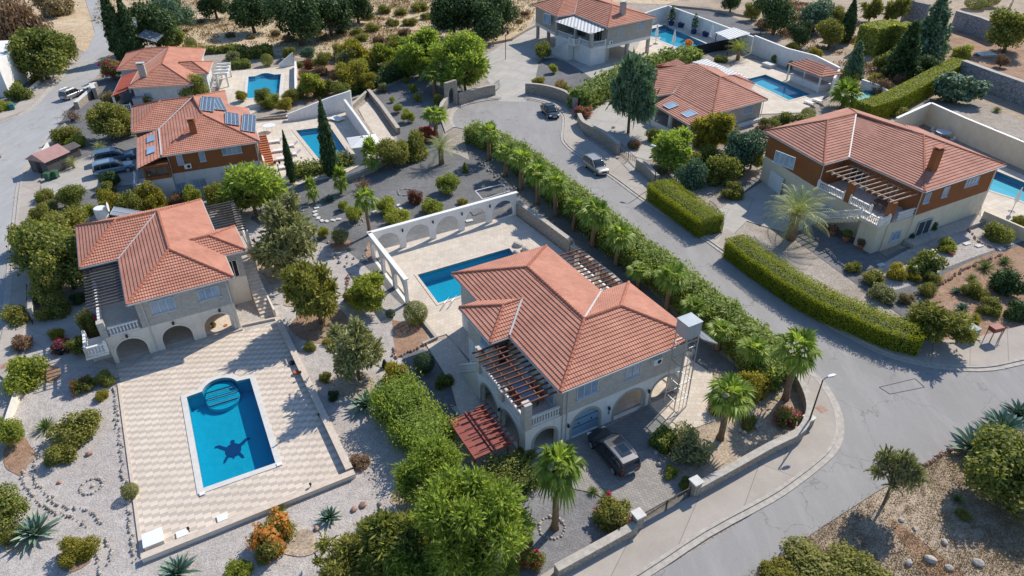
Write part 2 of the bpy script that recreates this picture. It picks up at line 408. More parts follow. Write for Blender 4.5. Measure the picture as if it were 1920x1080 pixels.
M['base'] = m_ground("stony_ground", [(.28,.24,.20),(.37,.32,.27),(.44,.39,.34)], .1, 6, .8, fine_amt=.5)
M['straw'] = m_ground("dry_field", [(.40,.29,.18),(.53,.40,.26),(.62,.49,.33),(.47,.33,.20)], .045, 3, 1.0, fine_amt=.5)
M['banded'] = m_banded()
M['paveA'] = m_pave("terrace_tiles", (.58,.50,.415), (.66,.58,.48), (.45,.38,.32), .45, .45, .012, 0, .5)
M['pavepool'] = m_pave("pool_deck_tiles", (.60,.53,.43), (.68,.60,.50), (.44,.38,.32), .9, .9, .02, 0, 0)
M['cobble'] = m_pave("stamped_paving", (.30,.28,.255), (.38,.35,.315), (.20,.185,.17), .35, .22, .015, .4)
M['cobbledark'] = m_pave("grey_drive_slabs", (.20,.21,.21), (.24,.25,.245), (.15,.15,.15), .5, .3, .012, 0)
M['rubble'] = m_rubble("rubble_stone", (.33,.28,.22), (.46,.40,.33), (.24,.21,.18))
M['rubblegrey'] = m_rubble("rubble_stone_grey", (.25,.26,.28), (.38,.38,.39), (.14,.14,.15), 1.5)
M['rock'] = m_plain("pale_rock", (.43,.385,.34), .95, var=.3, scale=3, bump=.6)
M['rockred'] = m_plain("reddish_rock", (.38,.24,.19), .95, var=.3, scale=3, bump=.6)
M['bark'] = m_plain("bark", (.16,.11,.08), .95, var=.35, scale=6, bump=.6); M['palmbark'] = m_plain("palm_trunk", (.26,.165,.10), .95, var=.35, scale=9, bump=.8)
M['fabric'] = m_plain("white_canvas", (.80,.79,.76), .85, var=.05)
M['shade'] = m_checker("woven_shade", (.72,.72,.71), (.03,.03,.035), .9, .55)
M['panel'] = m_pave("solar_cells", (.012,.03,.07), (.016,.04,.085), (.45,.5,.55), .33, .5, .03, 0, 0, rough=.2)
M['tubepanel'] = m_pave("solar_tubes", (.16,.18,.21), (.11,.13,.16), (.42,.44,.47), 9, .16, .03, 0, 0, rough=.3)
# ------------------------------------------------------------------ plan helpers
def smooth(pts, k=4, closed=False):
    P = [Vector(p) for p in pts]; n = len(P); out = []
    rng = range(n) if closed else range(n-1)
    for i in rng:
        p0 = P[(i-1) % n] if closed or i > 0 else P[i]; p1 = P[i]; p2 = P[(i+1) % n]
        p3 = P[(i+2) % n] if closed or i+2 < n else p2
        for j in range(k):
            t = j/k
            out.append(0.5*((2*p1)+(p2-p0)*t+(2*p0-5*p1+4*p2-p3)*t*t+(3*p1-p0-3*p2+p3)*t**3))
    if not closed: out.append(P[-1])
    return out
def pix(pts, z=0.0): return [G(x, y, z).xy for x, y in pts]
def area(lp): return .5*sum(lp[i][0]*lp[(i+1)%len(lp)][1]-lp[(i+1)%len(lp)][0]*lp[i][1] for i in range(len(lp)))
def inside(p, lp):
    c = False; n = len(lp)
    for i in range(n):
        a, b = lp[i], lp[(i+1) % n]
        if (a[1] > p[1]) != (b[1] > p[1]) and p[0] < (b[0]-a[0])*(p[1]-a[1])/(b[1]-a[1])+a[0]: c = not c
    return c
def offset(lp, d):
    "closed loop pushed outwards by d"
    n = len(lp); s = 1 if area(lp) > 0 else -1; out = []
    for i in range(n):
        a, b, c = (Vector(lp[(i+k) % n]) for k in (-1, 0, 1))
        e1 = (b-a).normalized(); e2 = (c-b).normalized()
        n1 = Vector((e1.y, -e1.x))*s; n2 = Vector((e2.y, -e2.x))*s
        m = (n1+n2); L = m.length
        m = m/L if L > 1e-6 else n1
        out.append(b + m*(d/max(.5, m.dot(n1))))
    return out
def side_normals(P):
    out = []
    for i in range(len(P)):
        d = (P[min(i+1, len(P)-1)]-P[max(i-1, 0)]).normalized(); out.append(Vector((-d.y, d.x)))
    return out
def strip(mb, P, a, b, z0, z1):
    "band along plan polyline P between side offsets a<b (left positive); z1 may be a list of heights"
    P = [Vector((p[0], p[1])) for p in P]; N_ = side_normals(P)
    zs = z1 if hasattr(z1, '__len__') else [z1]*len(P)
    vs = []
    for p, nn, h in zip(P, N_, zs):
        l, r = p+nn*b, p+nn*a
        vs += [(r.x, r.y, z0), (l.x, l.y, z0), (l.x, l.y, h), (r.x, r.y, h)]
    fs = []
    for i in range(len(P)-1):
        k = i*4; m = k+4
        fs += [(k+3, m+3, m+2, k+2), (k, m, m+3, k+3), (k+1, k+2, m+2, m+1), (k, k+1, m+1, m)]
    fs += [(0, 3, 2, 1), tuple(len(vs)-4+i for i in (0, 1, 2, 3))]
    mb.add(vs, fs)

POOLS = []
def arc(c, r, a0, a1, n=12, rx=None):
    return [Vector((c[0]+(rx or r)*math.cos(math.radians(a0+(a1-a0)*i/n)), c[1]+r*math.sin(math.radians(a0+(a1-a0)*i/n)))) for i in range(n+1)]
def plane_frame(a, b):
    "origin at ground point a, x towards ground point b"
    A, B = G(*a).xy, G(*b).xy; d = (B-A); L = d.length; d.normalize(); n = Vector((-d.y, d.x))
    return (lambda x, y: A + d*x + n*y), L, math.atan2(d.y, d.x), A
# B pool : x along the near side, y away from the viewer
fB, LB, aB, oB = plane_frame((382, 917), (517, 870)); WB = 10.75
bay = arc((LB*.515, WB-.25), 1.45, 15, 165, 16)
poolB = [fB(0,0), fB(LB,0), fB(LB,WB)] + [fB(*p) for p in bay] + [fB(0,WB)]
poolA = pix([(783,517),(822,570),(990,513),(955,467)])
fC = pix([(606,309),(655,291),(618,238),(555,246)])
def bulge(a, b, t0, t1, r, n=10):
    "points between a and b with an arc bulging to the right of a->b"
    d = b-a; nn = Vector((d.y, -d.x)).normalized(); out = []
    for i in range(n+1):
        t = t0+(t1-t0)*i/n; s = math.sin(math.pi*i/n); out.append(a+d*t+nn*r*s)
    return out
poolC = [fC[0]] + bulge(fC[0], fC[1], .22, .78, 1.0) + [fC[1], fC[2], fC[3]]
fD = pix([(463,186),(523,180),(527,140),(466,145)])
poolD = [fD[0], fD[1], fD[2]] + bulge(fD[2], fD[3], .2, .8, 1.5) + [fD[3]]
poolE = pix([(1215,68),(1277,92),(1318,90),(1324,83),(1246,48),(1222,55)])
poolF = pix([(1479,189),(1520,178),(1435,141),(1400,150)])
poolG = pix([(1852,357),(1905,374),(1965,400),(1990,372),(1868,322)])
for nm, lp, cop in (('B', poolB, .45), ('A', poolA, .3), ('C', poolC, .55), ('D', poolD, .5), ('E', poolE, .45), ('F', poolF, .4), ('G', poolG, .4)):
    lp = [Vector(p) for p in lp]
    if area(lp) < 0: lp.reverse()
    POOLS.append((nm, lp, offset(lp, cop)))

LEVEL = [0.0]
def sheet(name, mat, loop, label=None, kind='structure', sm=0, thick=None, frame=None):
    "ground zone; each one lies 6 mm above the last; pools are cut out"
    lp = [Vector(p) for p in loop]
    if sm: lp = smooth(lp, sm, True)
    if area(lp) < 0: lp.reverse()
    holes = [o for _, i, o in POOLS if inside(sum(i, Vector((0,0)))/len(i), lp)]
    LEVEL[0] += .0016; z = LEVEL[0]; mb = MB()
    inv = frame.inverted() if frame is not None else None
    tr = (lambda q: (inv @ Vector((q[0], q[1], 0))).xy) if inv else (lambda q: q)
    L = [[tr(p) for p in lp]] + [[tr(p) for p in h] for h in holes]
    if thick: mb.prism(L[0], 0, thick, L[1:])
    else: mb.flat(L, z)
    o = mb.build(name, M[mat], mw=frame); return tag(o, label, kind=kind)

FR = {'A': local_frame(1051,736,6.0,29.5), 'B': local_frame(438,520,6.0,29.5), 'C': local_frame(487,266,5.6,23.5),
      'D': local_frame(368,160,3.6,14), 'E': local_frame(1139,52,7.1,32), 'F': local_frame(1336,215,3.4,29), 'G': local_frame(1734,360,6.8,27)}
def L2W(h, pts): return [(FR[h] @ Vector((p[0], p[1], 0))).xy for p in pts]

# ------------------------------------------------------------------ ground
sheet('ground', 'base', [(-420,-60),(420,-60),(420,620),(-420,620)])
sheet('dry_field', 'straw', pix([(-150,70),(60,60),(120,68),(165,100),(230,75),(345,95),(400,92),(560,108),(700,128),(745,80),(905,85),(985,58),(1010,30),(1100,5),(1250,8),(1330,8),(1430,-22),(1500,-100),(1100,-170),(0,-190),(-300,-100)]), sm=3)
sheet('hillside_soil', 'dirt', pix([(1250,8),(1440,-30),(1900,-120),(2150,100),(2150,330),(1920,230),(1830,190),(1720,190),(1600,205),(1560,130),(1440,72),(1350,45)]), sm=3)
sheet('orchard_soil', 'soil', pix([(1690,70),(1800,50),(2000,100),(2000,170),(1900,150),(1800,118),(1720,110)]), sm=3)
sheet('garden_soil', 'soil', pix([(545,118),(700,108),(815,112),(790,136),(700,152),(640,176),(572,196)]), sm=3)
sheet('verge_soil', 'dirt', pix([(1380,1180),(1400,1080),(1485,1025),(1565,972),(1645,920),(1717,882),(1797,832),(1850,800),(1960,750),(2200,700),(2200,1250),(1380,1250)]))
sheet('verge_track', 'soil', pix([(1665,975),(1690,985),(1760,1040),(1830,1100),(1760,1100),(1700,1030)]), sm=3)
sheet('gravel_garden', 'gravelpink', pix([(-160,760),(0,640),(110,560),(200,500),(300,470),(440,450),(470,400),(520,400),(600,440),(680,450),(705,520),(770,590),(770,700),(780,780),(900,900),(1000,1000),(1010,1200),(-260,1200)]))
sheet('grey_gravel_garden', 'gravelgrey', pix([(470,410),(500,385),(560,338),(700,285),(770,268),(860,290),(930,330),(985,372),(985,395),(968,408),(915,422),(860,437),(800,452),(750,468),(704,486),(722,520),(748,552),(765,575),(740,560),(700,515),(650,470),(600,455),(540,450)]), sm=2)
sheet('hedge_bank', 'gravelgrey', pix([(868,250),(905,262),(1000,335),(1150,475),(1290,615),(1440,735),(1480,770),(1420,800),(1330,700),(1230,620),(1100,500),(985,395),(880,300)]))
sheet('upper_gravel', 'gravelgrey', pix([(690,168),(735,140),(790,122),(875,150),(850,190),(835,240),(800,300),(760,290),(735,235)]), sm=2)
sheet('soil_bed', 'soil', pix([(735,600),(790,608),(806,640),(745,672),(738,640)]))
sheet('house_gravel', 'graveldark', pix([(752,664),(795,655),(835,690),(900,765),(860,830),(770,760)]))
sheet('planting_soil', 'dirt', pix([(1215,850),(1260,800),(1330,690),(1420,730),(1500,760),(1515,800),(1450,845),(1295,905)]), sm=2)
sheet('palm_gravel', 'gravelmid', pix([(860,880),(1000,905),(1115,922),(1190,972),(1110,1030),(1030,1080),(960,1180),(860,1000)]))
sheet('right_garden', 'gravelgrey', pix([(1370,350),(1440,330),(1660,480),(1850,400),(1960,440),(2100,560),(1920,640),(1790,640),(1700,600),(1560,500),(1450,420)]))
sheet('right_path', 'gravelpink', pix([(1690,475),(1800,425),(1845,415),(1880,440),(1920,450),(1860,470),(1780,500),(1720,530),(1660,545),(1640,510)]), sm=3)
sheet('right_soil', 'soil', pix([(1740,540),(1800,500),(1880,470),(1990,460),(2050,600),(1900,640),(1800,650),(1740,610)]), sm=3)
sheet('north_garden', 'concrete', pix([(1120,195),(1200,170),(1330,240),(1300,275),(1240,300),(1180,290),(1100,235)]), sm=2)
sheet('upper_yard', 'concrete', pix([(880,125),(1000,45),(1090,60),(1240,70),(1190,140),(1110,150),(1060,165),(1010,185),(935,190),(925,165),(905,140)]))
sheet('upper_bank', 'gravelgrey', pix([(1250,10),(1330,14),(1440,60),(1420,72),(1300,35)]))
sheet('pocket_garden', 'gravelgrey', pix([(1000,125),(1040,108),(1100,140),(1130,170),(1080,170),(1010,165)]), sm=3)
sheet('west_yard', 'gravelgrey', pix([(60,200),(250,120),(260,330),(230,400),(80,400),(60,300)]))
sheet('west_drive', 'concrete', pix([(70,330),(185,285),(260,300),(260,345),(180,352),(85,372)]))
sheet('side_drive', 'concrete', pix([(60,560),(165,530),(205,540),(215,690),(130,690),(100,660),(55,640)]))
sheet('far_yard', 'gravelgrey', pix([(0,120),(60,100),(135,110),(70,180),(0,225),(-80,240)]))
for i, (cx, cy, rx, ry) in enumerate([(600,612,52,38),(520,505,40,28),(35,855,30,40),(800,940,60,50),(640,460,22,12),(660,720,42,30),(135,1052,34,20),(30,1010,40,34),(700,470,16,22),(560,560,36,22),(90,700,26,18),(560,1020,40,26)]):
    g_ = random.Random(i); sheet('soil_patch', 'dirt' if i % 2 else 'soil', pix([(cx+rx*g_.uniform(.7,1.15)*math.cos(a*.628), cy+ry*g_.uniform(.7,1.15)*math.sin(a*.628)) for a in range(10)]), sm=3)
# roads
HT = [(985,277),(1050,327),(1100,367),(1175,430),(1290,510),(1330,547),(1370,572),(1425,617)]   # far top edge of the road hedge, 2.2 m up
HL = [G(x, y, 2.2).xy for x, y in HT]
RD = [(845,224),(852,210),(872,199),(912,190),(960,187),(1000,189),(1022,194),(1040,203),(1056,220),(1057,240),(1055,262),(1068,278),(1090,295),(1150,335),(1210,379),(1295,432),(1360,477),(1440,539),(1482,567),(1560,614),(1615,645),(1665,668),(1727,684),(1790,692),(1852,693),(1920,679),(2100,640),
      (2100,700),(1960,752),(1850,802),(1797,834),(1717,884),(1645,922),(1565,974),(1485,1027),(1420,1080),(1300,1250),(980,1250),
      (1225,1078),(1370,992),(1440,946),(1490,912),(1540,872),(1562,845),(1572,812),(1569,775),(1554,740),(1532,710),(1492,680)]
sheet('road', 'road', pix(RD)+[p+Vector((.3,.3)) for p in HL[::-1]]+pix([(935,262),(880,245),(850,238)]))
RL = [(-60,250),(0,232),(50,212),(90,172),(125,135),(150,110),(165,92),(178,62),(170,30),(150,-30),(185,-30),(200,30),(215,65),(205,100),(185,140),(158,172),(125,215),(88,262),(50,312),(37,342),(30,410),(24,470),(20,520),(14,577),(0,640),(-20,760),(-60,900),(-300,900),(-300,300)]
sheet('road', 'roadc', pix(RL))
sheet('driveway', 'concrete', pix([(935,190),(938,160),(915,140),(950,105),(1010,120),(1000,165),(985,192)]))
sheet('driveway', 'concrete', pix([(1150,340),(1180,300),(1225,318),(1240,330),(1205,372)]))
sheet('driveway', 'concrete', pix([(1295,430),(1330,400),(1345,395),(1440,335),(1530,420),(1480,440),(1400,415),(1375,440),(1350,468)]))
sheet('driveway', 'cobble', pix([(975,868),(1062,832),(1180,780),(1270,712),(1290,770),(1235,850),(1290,918),(1195,978),(1115,925),(1005,905)]))
sheet('drive_slab', 'cobbledark', pix([(1133,805),(1213,762),(1252,795),(1215,845),(1175,850)]))
sheet('side_terrace', 'paveA', L2W('A', [(10.1,.3),(12.5,.3),(16.4,1.6),(17,5),(14,9),(10.5,9),(10.1,-3.2),(13,-3.4)]) if False else L2W('A', [(9.4,.5),(9.2,-3.3),(12.8,-3.6),(16.6,.8),(15.8,6),(12.4,6),(12.4,.5)]))
sheet('lane', 'concrete', pix([(835,662),(850,640),(905,720),(930,775),(880,800),(845,765),(880,755)]))
# pool decks
sheet('pool_deck', 'banded', L2W('B', [(-11.2,.5),(-11.2,-22.0),(2.8,-22.0),(2.8,-.2),(-.3,-.2),(-.3,.5)]), frame=FR['B'])
sheet('pool_deck', 'paveA', L2W('A', [(-2.2,17.4),(-2.2,35.2),(16.2,35.2),(16.9,17.0),(10.2,17.0),(10.2,9.2),(9,9),(-.9,9.5),(-1.3,17.4)]), frame=FR['A'])
sheet('garden_path', 'paveA', L2W('A', [(-3.6,16.8),(-1.3,16.8),(-1.3,9.5),(-2.9,8.2),(-2.6,4.6),(-5.2,4.6),(-4.6,8.4),(-3.9,11)]), frame=FR['A'])
sheet('pool_deck', 'pavepool', pix([(478,232),(541,224),(655,206),(672,214),(712,290),(640,330),(560,347),(505,345),(487,320)]), frame=FR['C'])
sheet('upper_terrace', 'paveA', pix([(672,205),(690,190),(745,270),(715,285)]), frame=FR['C'])
sheet('pool_deck', 'pavepool', pix([(405,150),(425,135),(553,124),(556,178),(470,215),(432,212),(415,185)]), frame=FR['D'])
sheet('pool_deck', 'pavepool', pix([(1185,110),(1215,45),(1250,38),(1350,78),(1365,92),(1280,118),(1200,120)]), frame=FR['E'])
sheet('pool_deck', 'pavepool', pix([(1360,132),(1400,110),(1440,120),(1565,172),(1500,212),(1420,215),(1400,200)]), frame=FR['F'])
sheet('pool_deck', 'pavepool', pix([(1795,300),(1850,300),(1990,360),(2060,420),(1920,432),(1838,410),(1840,390)]), frame=FR['G'])
sheet('house_path', 'kerb', L2W('B', [(-12.6,.5),(-12.6,-1.5),(-11.2,-1.5),(-11.2,.5)]))

# pavements with kerbs
def pavement(loop, label=None):
    mb = MB(); mb.prism(pix(loop), 0.0, .20); tag(mb.build('pavement', M['pavement']), kind='structure')
pavement([(1568,812),(1565,775),(1549,740),(1526,710),(1488,680),(1468,690),(1500,720),(1520,770),(1510,800),(1500,820),(1380,893),(1290,925),(1196,985),(1080,1040),(940,1130),(1100,1130),(1197,1077),(1320,997),(1440,932),(1488,900),(1532,866),(1556,842)])
pavement([(1058,262),(1071,278),(1093,293),(1153,333),(1213,377),(1298,430),(1363,475),(1443,537),(1485,563),(1563,611),(1618,641),(1668,664),(1728,680),(1790,688),(1852,688),(1920,674),(2100,634),(2100,560),(1920,612),(1810,640),(1740,640),(1640,600),(1500,525),(1360,430),(1345,462),(1300,405),(1225,350),(1140,290),(1100,262),(1080,230),(1062,205),(1022,186),(985,182),(1000,187),(1024,192),(1043,201),(1060,219),(1061,240)])
pavement([(842,226),(849,208),(870,196),(912,187),(940,185),(925,176),(905,182),(870,185),(845,195),(825,222),(835,250),(850,240)])
pavement([(0,228),(50,208),(88,170),(122,133),(138,112),(128,106),(95,140),(62,168),(30,200),(0,212),(-60,235),(-60,252)])
pavement([(92,264),(54,313),(41,343),(33,410),(27,470),(23,520),(18,577),(5,640),(-8,700),(20,720),(40,640),(58,570),(62,470),(68,400),(78,330),(100,290),(130,240),(122,232)])
def kerb(path, label, side=1):
    P = smooth(pix(path), 3); mb = MB(); strip(mb, P, -.12, .12, 0, .215); o = mb.build('kerb', M['kerb'])
    g = MB(); strip(g, P, .12 if side > 0 else -.55, .55 if side > 0 else -.12, 0, .125); q = g.build('gutter', M['kerb'], o)
    tag(o, kind='structure')
kerb([(1000,1190),(1197,1077),(1320,997),(1440,932),(1488,900),(1532,866),(1556,842),(1568,812),(1565,775),(1549,740),(1526,710),(1488,680),(1440,640)], '', -1)
kerb([(985,184),(1004,188),(1024,193),(1043,202),(1059,219),(1060,240),(1058,262),(1071,279),(1093,294),(1153,334),(1213,378),(1298,431),(1363,476),(1443,538),(1485,564),(1563,612),(1618,642),(1668,665),(1728,681),(1790,689),(1852,689),(1920,675),(2100,635)], '', -1)
kerb([(848,240),(842,226),(849,208),(870,196),(912,187),(938,185)], '', -1)
kerb([(-60,252),(0,229),(50,209),(89,170),(123,133),(139,112)], '', -1)
kerb([(92,264),(54,313),(41,343),(33,410),(27,470),(23,520),(18,577),(5,640),(-8,700)], '', -1)

# road patch outline and covers
mb = MB(); q = pix([(1648,727),(1715,711),(1733,727),(1668,740)]); q = [Vector(p) for p in q]
for i in range(4): strip(mb, [q[i], q[(i+1)%4]], -.018, .018, .0, LEVEL[0]+.004)
tag(mb.build('road_patch', M['gravelgrey']), kind='structure')
for c, lb in (((1539,770),'reddish square drain cover in the pavement beside the street lamp'), ((7,690),'red paving square in the pavement at the left edge'), ((872,190),'small reddish cover in the pavement by the cul-de-sac'), ((1140,828),'dark drain grate in front of the garage door')):
    p = G(*c); mb = MB(); mb.obox((p.x, p.y), .5, .75 if c[0] != 1140 else 1.2, .75, .0, .212 if c[0] != 1140 else LEVEL[0]+.02); mb.obox((p.x, p.y), .5, .5, .5, .1, .22 if c[0] != 1140 else LEVEL[0]+.03)
    tag(mb.build('drain_cover', M['rockred'] if c[0] != 1140 else M['dark']), lb, 'drain cover')

# ------------------------------------------------------------------ pools
PL = {'B': 'big pool with round steps and a dark turtle on its floor in the left terrace', 'A': 'swimming pool half hidden behind the central villa roof beside the white arcade',
      'C': 'swimming pool behind the tall dark cypress next to the solar panel villa', 'D': 'pool with a rounded bay beyond the row of trees at the upper left',
      'E': 'long pool under the white wall behind the topmost villa', 'F': 'pool beside the thatched shade of the single storey villa', 'G': 'pool at the right edge behind the ochre villa'}
for nm, lp, out in POOLS:
    dp = 1.35 if nm in 'BA' else .72
    c = sum(lp, Vector((0,0)))/len(lp); o = thing('swimming_pool', PL[nm], 'swimming pool', at((c.x, c.y, 0)))
    iv = Matrix.Translation((-c.x, -c.y, 0)); T = lambda L: [Vector((p[0]-c.x, p[1]-c.y)) for p in L]
    l, u = T(lp), T(out); n = len(l); zt = LEVEL[0]+.02
    mb = MB(); mb.prism(u, -.1, zt+.02, [l]); mb.build('coping', M['coping'] if nm in 'BDE' else M['copingwarm'], o)
    mb = MB(); mb.add([(p.x, p.y, zt) for p in l]+[(p.x, p.y, -dp) for p in l], [(i, n+i, n+(i+1)%n, (i+1)%n) for i in range(n)]); mb.flat([l], -dp)
    mb.build('basin', M['pooltile'], o)
    mb = MB(); mb.flat([l], -.10); mb.build('water', M['water'], o)
    if nm == 'B':
        mb = MB(); ctr = fB(LB*.515, WB-.25)-c
        for i in range(4):
            k = arc((0,0), 1.38-.02*i, 0, 360, 28)[:-1]; ca, sa = math.cos(aB), math.sin(aB)
            cut = [p for p in k if p[1] > -1.2+.5*i] if i else k
            mb.prism([(ctr.x+p[0]*ca-p[1]*sa, ctr.y+p[0]*sa+p[1]*ca) for p in cut], -1.34, -.95+.22*i)
        mb.build('steps', M['pooltile'], o)
        mb = MB()
        for i in range(4):
            y = -1.2+.5*i
            if i: a_, b_ = (ctr.x-1.2*ca-y*sa, ctr.y-1.2*sa+y*ca), (ctr.x+1.2*ca-y*sa, ctr.y+1.2*sa+y*ca); strip(mb, [a_, b_], -.03, .03, -.95+.22*i, -.94+.22*i)
        mb.build('step_edge', M['coping'], o)
        # turtle outline on the floor
        mb = MB(); tp = G(430, 822)-Vector((c.x, c.y, 0)); R = Matrix.Rotation(aB-.10, 2)
        def tl(pts, z): mb.flat([[ (R @ Vector(p)) + tp.xy for p in pts]], z)
        tl([(math.cos(a)*.62, math.sin(a)*.78) for a in [i*2*math.pi/24 for i in range(24)]], -1.33)
        tl([(.18*math.cos(a), .95+.24*math.sin(a)) for a in [i*2*math.pi/12 for i in range(12)]], -1.325)
        for s in (-1, 1):
            tl([(s*.35,.45),(s*.62,.62),(s*1.0,.98),(s*1.28,.96),(s*1.42,.78),(s*1.15,.72),(s*.85,.40),(s*.55,.12)][::s], -1.32)
            tl([(s*.28,-.55),(s*.42,-.75),(s*.60,-1.10),(s*.78,-1.18),(s*.74,-.88),(s*.55,-.48)][::s], -1.315)
        tl([(-.10,-.74),(0,-1.02),(.10,-.74)], -1.31)
        mb.build('turtle_mosaic', M['turtle'], o)
    if nm in 'CAFE':   # shallow-end step ledge
        k = [l[0], l[1]]; 
    if nm == 'A':
        mb = MB(); a, b = l[0].lerp(l[1], 0), None
        # lane line step and handrails
        def pa(px, py, z): q = G(px, py, z); return (q.x-c.x, q.y-c.y, z)
        for dx in (0, 14):
            mb.tube([pa(833+dx, 568-dx*.25, 0), pa(833+dx, 568-dx*.25, .75), pa(840+dx, 560-dx*.25, .78), pa(842+dx, 556-dx*.25, -.5)], .03, 5)
        mb.build('handrail', M['steel'], o)
# ------------------------------------------------------------------ houses
def clip(poly, a, b, c, keep_ge=True):
    "2D Sutherland-Hodgman: keep a*x+b*y>=c"
    out = []; n = len(poly)
    for i in range(n):
        p, q = poly[i], poly[(i+1) % n]; fp, fq = a*p[0]+b*p[1]-c, a*q[0]+b*q[1]-c
        if fp >= 0: out.append(p)
        if (fp >= 0) != (fq >= 0):
            t = fp/(fp-fq); out.append((p[0]+(q[0]-p[0])*t, p[1]+(q[1]-p[1])*t))
    return out
class Roof:
    def __init__(s, course=.34, step=.065): s.mb = MB(); s.mb.uv = []; s.course = course; s.step = step; s.caps = []; s.eaves = []; s.faces = []
    def face(s, pts):
        "first two points are the eave, from left to right as seen from outside"
        P = [Vector(p) for p in pts]; u = (P[1]-P[0]).normalized()
        nrm = Vector((0,0,0))
        for i in range(len(P)): nrm += P[i].cross(P[(i+1) % len(P)])
        nrm.normalize(); v = nrm.cross(u).normalized(); nrm = u.cross(v)
        o = P[0]; poly = [((p-o).dot(u), (p-o).dot(v)) for p in P]
        vmin = min(q[1] for q in poly); vmax = max(q[1] for q in poly); k = 0; y = vmin
        while y < vmax-.02:
            y1 = min(y+s.course, vmax); c = clip(clip(poly, 0, 1, y), 0, -1, -y1)
            if len(c) >= 3:
                vs = [o+u*a+v*b+nrm*(s.step*(1-(b-y)/s.course)+.02) for a, b in c]
                n0 = len(s.mb.v); s.mb.v += [tuple(q) for q in vs]; s.mb.f.append(tuple(range(n0, n0+len(vs)))); s.mb.uv.append(list(c))
                xs = [a for a, b in c if abs(b-y) < 1e-4]
                if len(xs) >= 2:
                    xa, xb = min(xs), max(xs); n0 = len(s.mb.v)
                    b0, b1 = o+u*xa+v*y, o+u*xb+v*y; t = nrm*(s.step+.02); dn = nrm*-.03
                    s.mb.v += [tuple(b0+dn), tuple(b1+dn), tuple(b1+t), tuple(b0+t)]; s.mb.f.append((n0, n0+1, n0+2, n0+3))
                    s.mb.uv.append([(xa, y-.02), (xb, y-.02), (xb, y), (xa, y)])
            y += s.course
        n0 = len(s.mb.v); s.mb.v += [tuple(p-nrm*.10) for p in P]; s.mb.f.append(tuple(range(n0, n0+len(P)))[::-1]); s.mb.uv.append([(0,0)]*len(P))
        s.eaves.append((P[0], P[1]))
    def ridge(s, *pts): s.caps.append([Vector(p) for p in pts])
    def finish(s, parent, mat, name='roof', gutter=True, cap=.13, valleys=(), capmat='ridge'):
        r = s.mb.build(name, M[mat], parent)
        for c in s.caps:
            mb = MB()
            for a, b in zip(c[:-1], c[1:]):
                L = (b-a).length; n = max(2, int(L/.38)); d = (b-a)/n; up = Vector((0,0,.05))
                for i in range(n): mb.tube([a+d*i+up, a+d*(i+1.08)+up], [cap*1.12, cap*.86], 7)
            mb.build('ridge_tiles', M[capmat], r)
        if gutter:
            mb = MB()
            for a, b in s.eaves:
                d = (b-a).normalized(); w = Vector((d.y, -d.x, 0))
                mb.bar(a+w*.05-Vector((0,0,.06)), b+w*.05-Vector((0,0,.06)), .12, .12)
            mb.build('gutter', M['gutter'], r)
        if valleys:
            for a, b in valleys: mb = MB(); mb.bar(Vector(a)+Vector((0,0,.07)), Vector(b)+Vector((0,0,.07)), .16, .05); mb.build('valley_flashing', M['gutter'], r)
        return r
def arch_loop(x0, x1, zt, zs=None, z0=0.02, n=14):
    "door-like opening with a round head from zs up to zt"
    r = (x1-x0)/2; zs = zs if zs is not None else zt-r; cx = (x0+x1)/2
    pts = [(x0, z0), (x1, z0)]
    for i in range(n+1):
        a = math.pi*i/n; pts.append((cx+r*math.cos(a), zs+(zt-zs)*math.sin(a)))
    return pts
def arch_trim(parent, p0, p1, arches, mat, out=.04, w=.2, name='arch_trim'):
    p0 = Vector((*p0, 0)); p1 = Vector((*p1, 0)); d = (p1-p0).normalized(); nn = Vector((d.y, -d.x, 0))
    for (x0, x1, zt, zs) in arches:
        mb = MB(); inner = arch_loop(x0, x1, zt, zs)[1:]; inner = inner + [(x0, .02)]; cx = (x0+x1)/2
        outer = []
        r = (x1-x0)/2
        for (x, z) in inner:
            if z <= zs+.001: outer.append((x+(w if x > cx else -w), z))
            else:
                v = Vector(((x-cx), (z-zs)*1.0)); L = v.length; v = v/L*(L+w) if L > 0 else v; outer.append((cx+v.x, zs+v.y))
        P = lambda q, k: p0+d*q[0]+nn*k+Vector((0,0,q[1])); n = len(inner)
        for i in range(n-1):
            a, b, c_, e = inner[i], inner[i+1], outer[i+1], outer[i]
            mb.add([P(a, out), P(b, out), P(c_, out), P(e, out), P(e, -.01), P(c_, -.01), P(a, -.01), P(b, -.01)], [(0,1,2,3)[::-1], (3,2,5,4)[::-1], (1,0,6,7)[::-1]])
        mb.build(name, M[mat], parent)
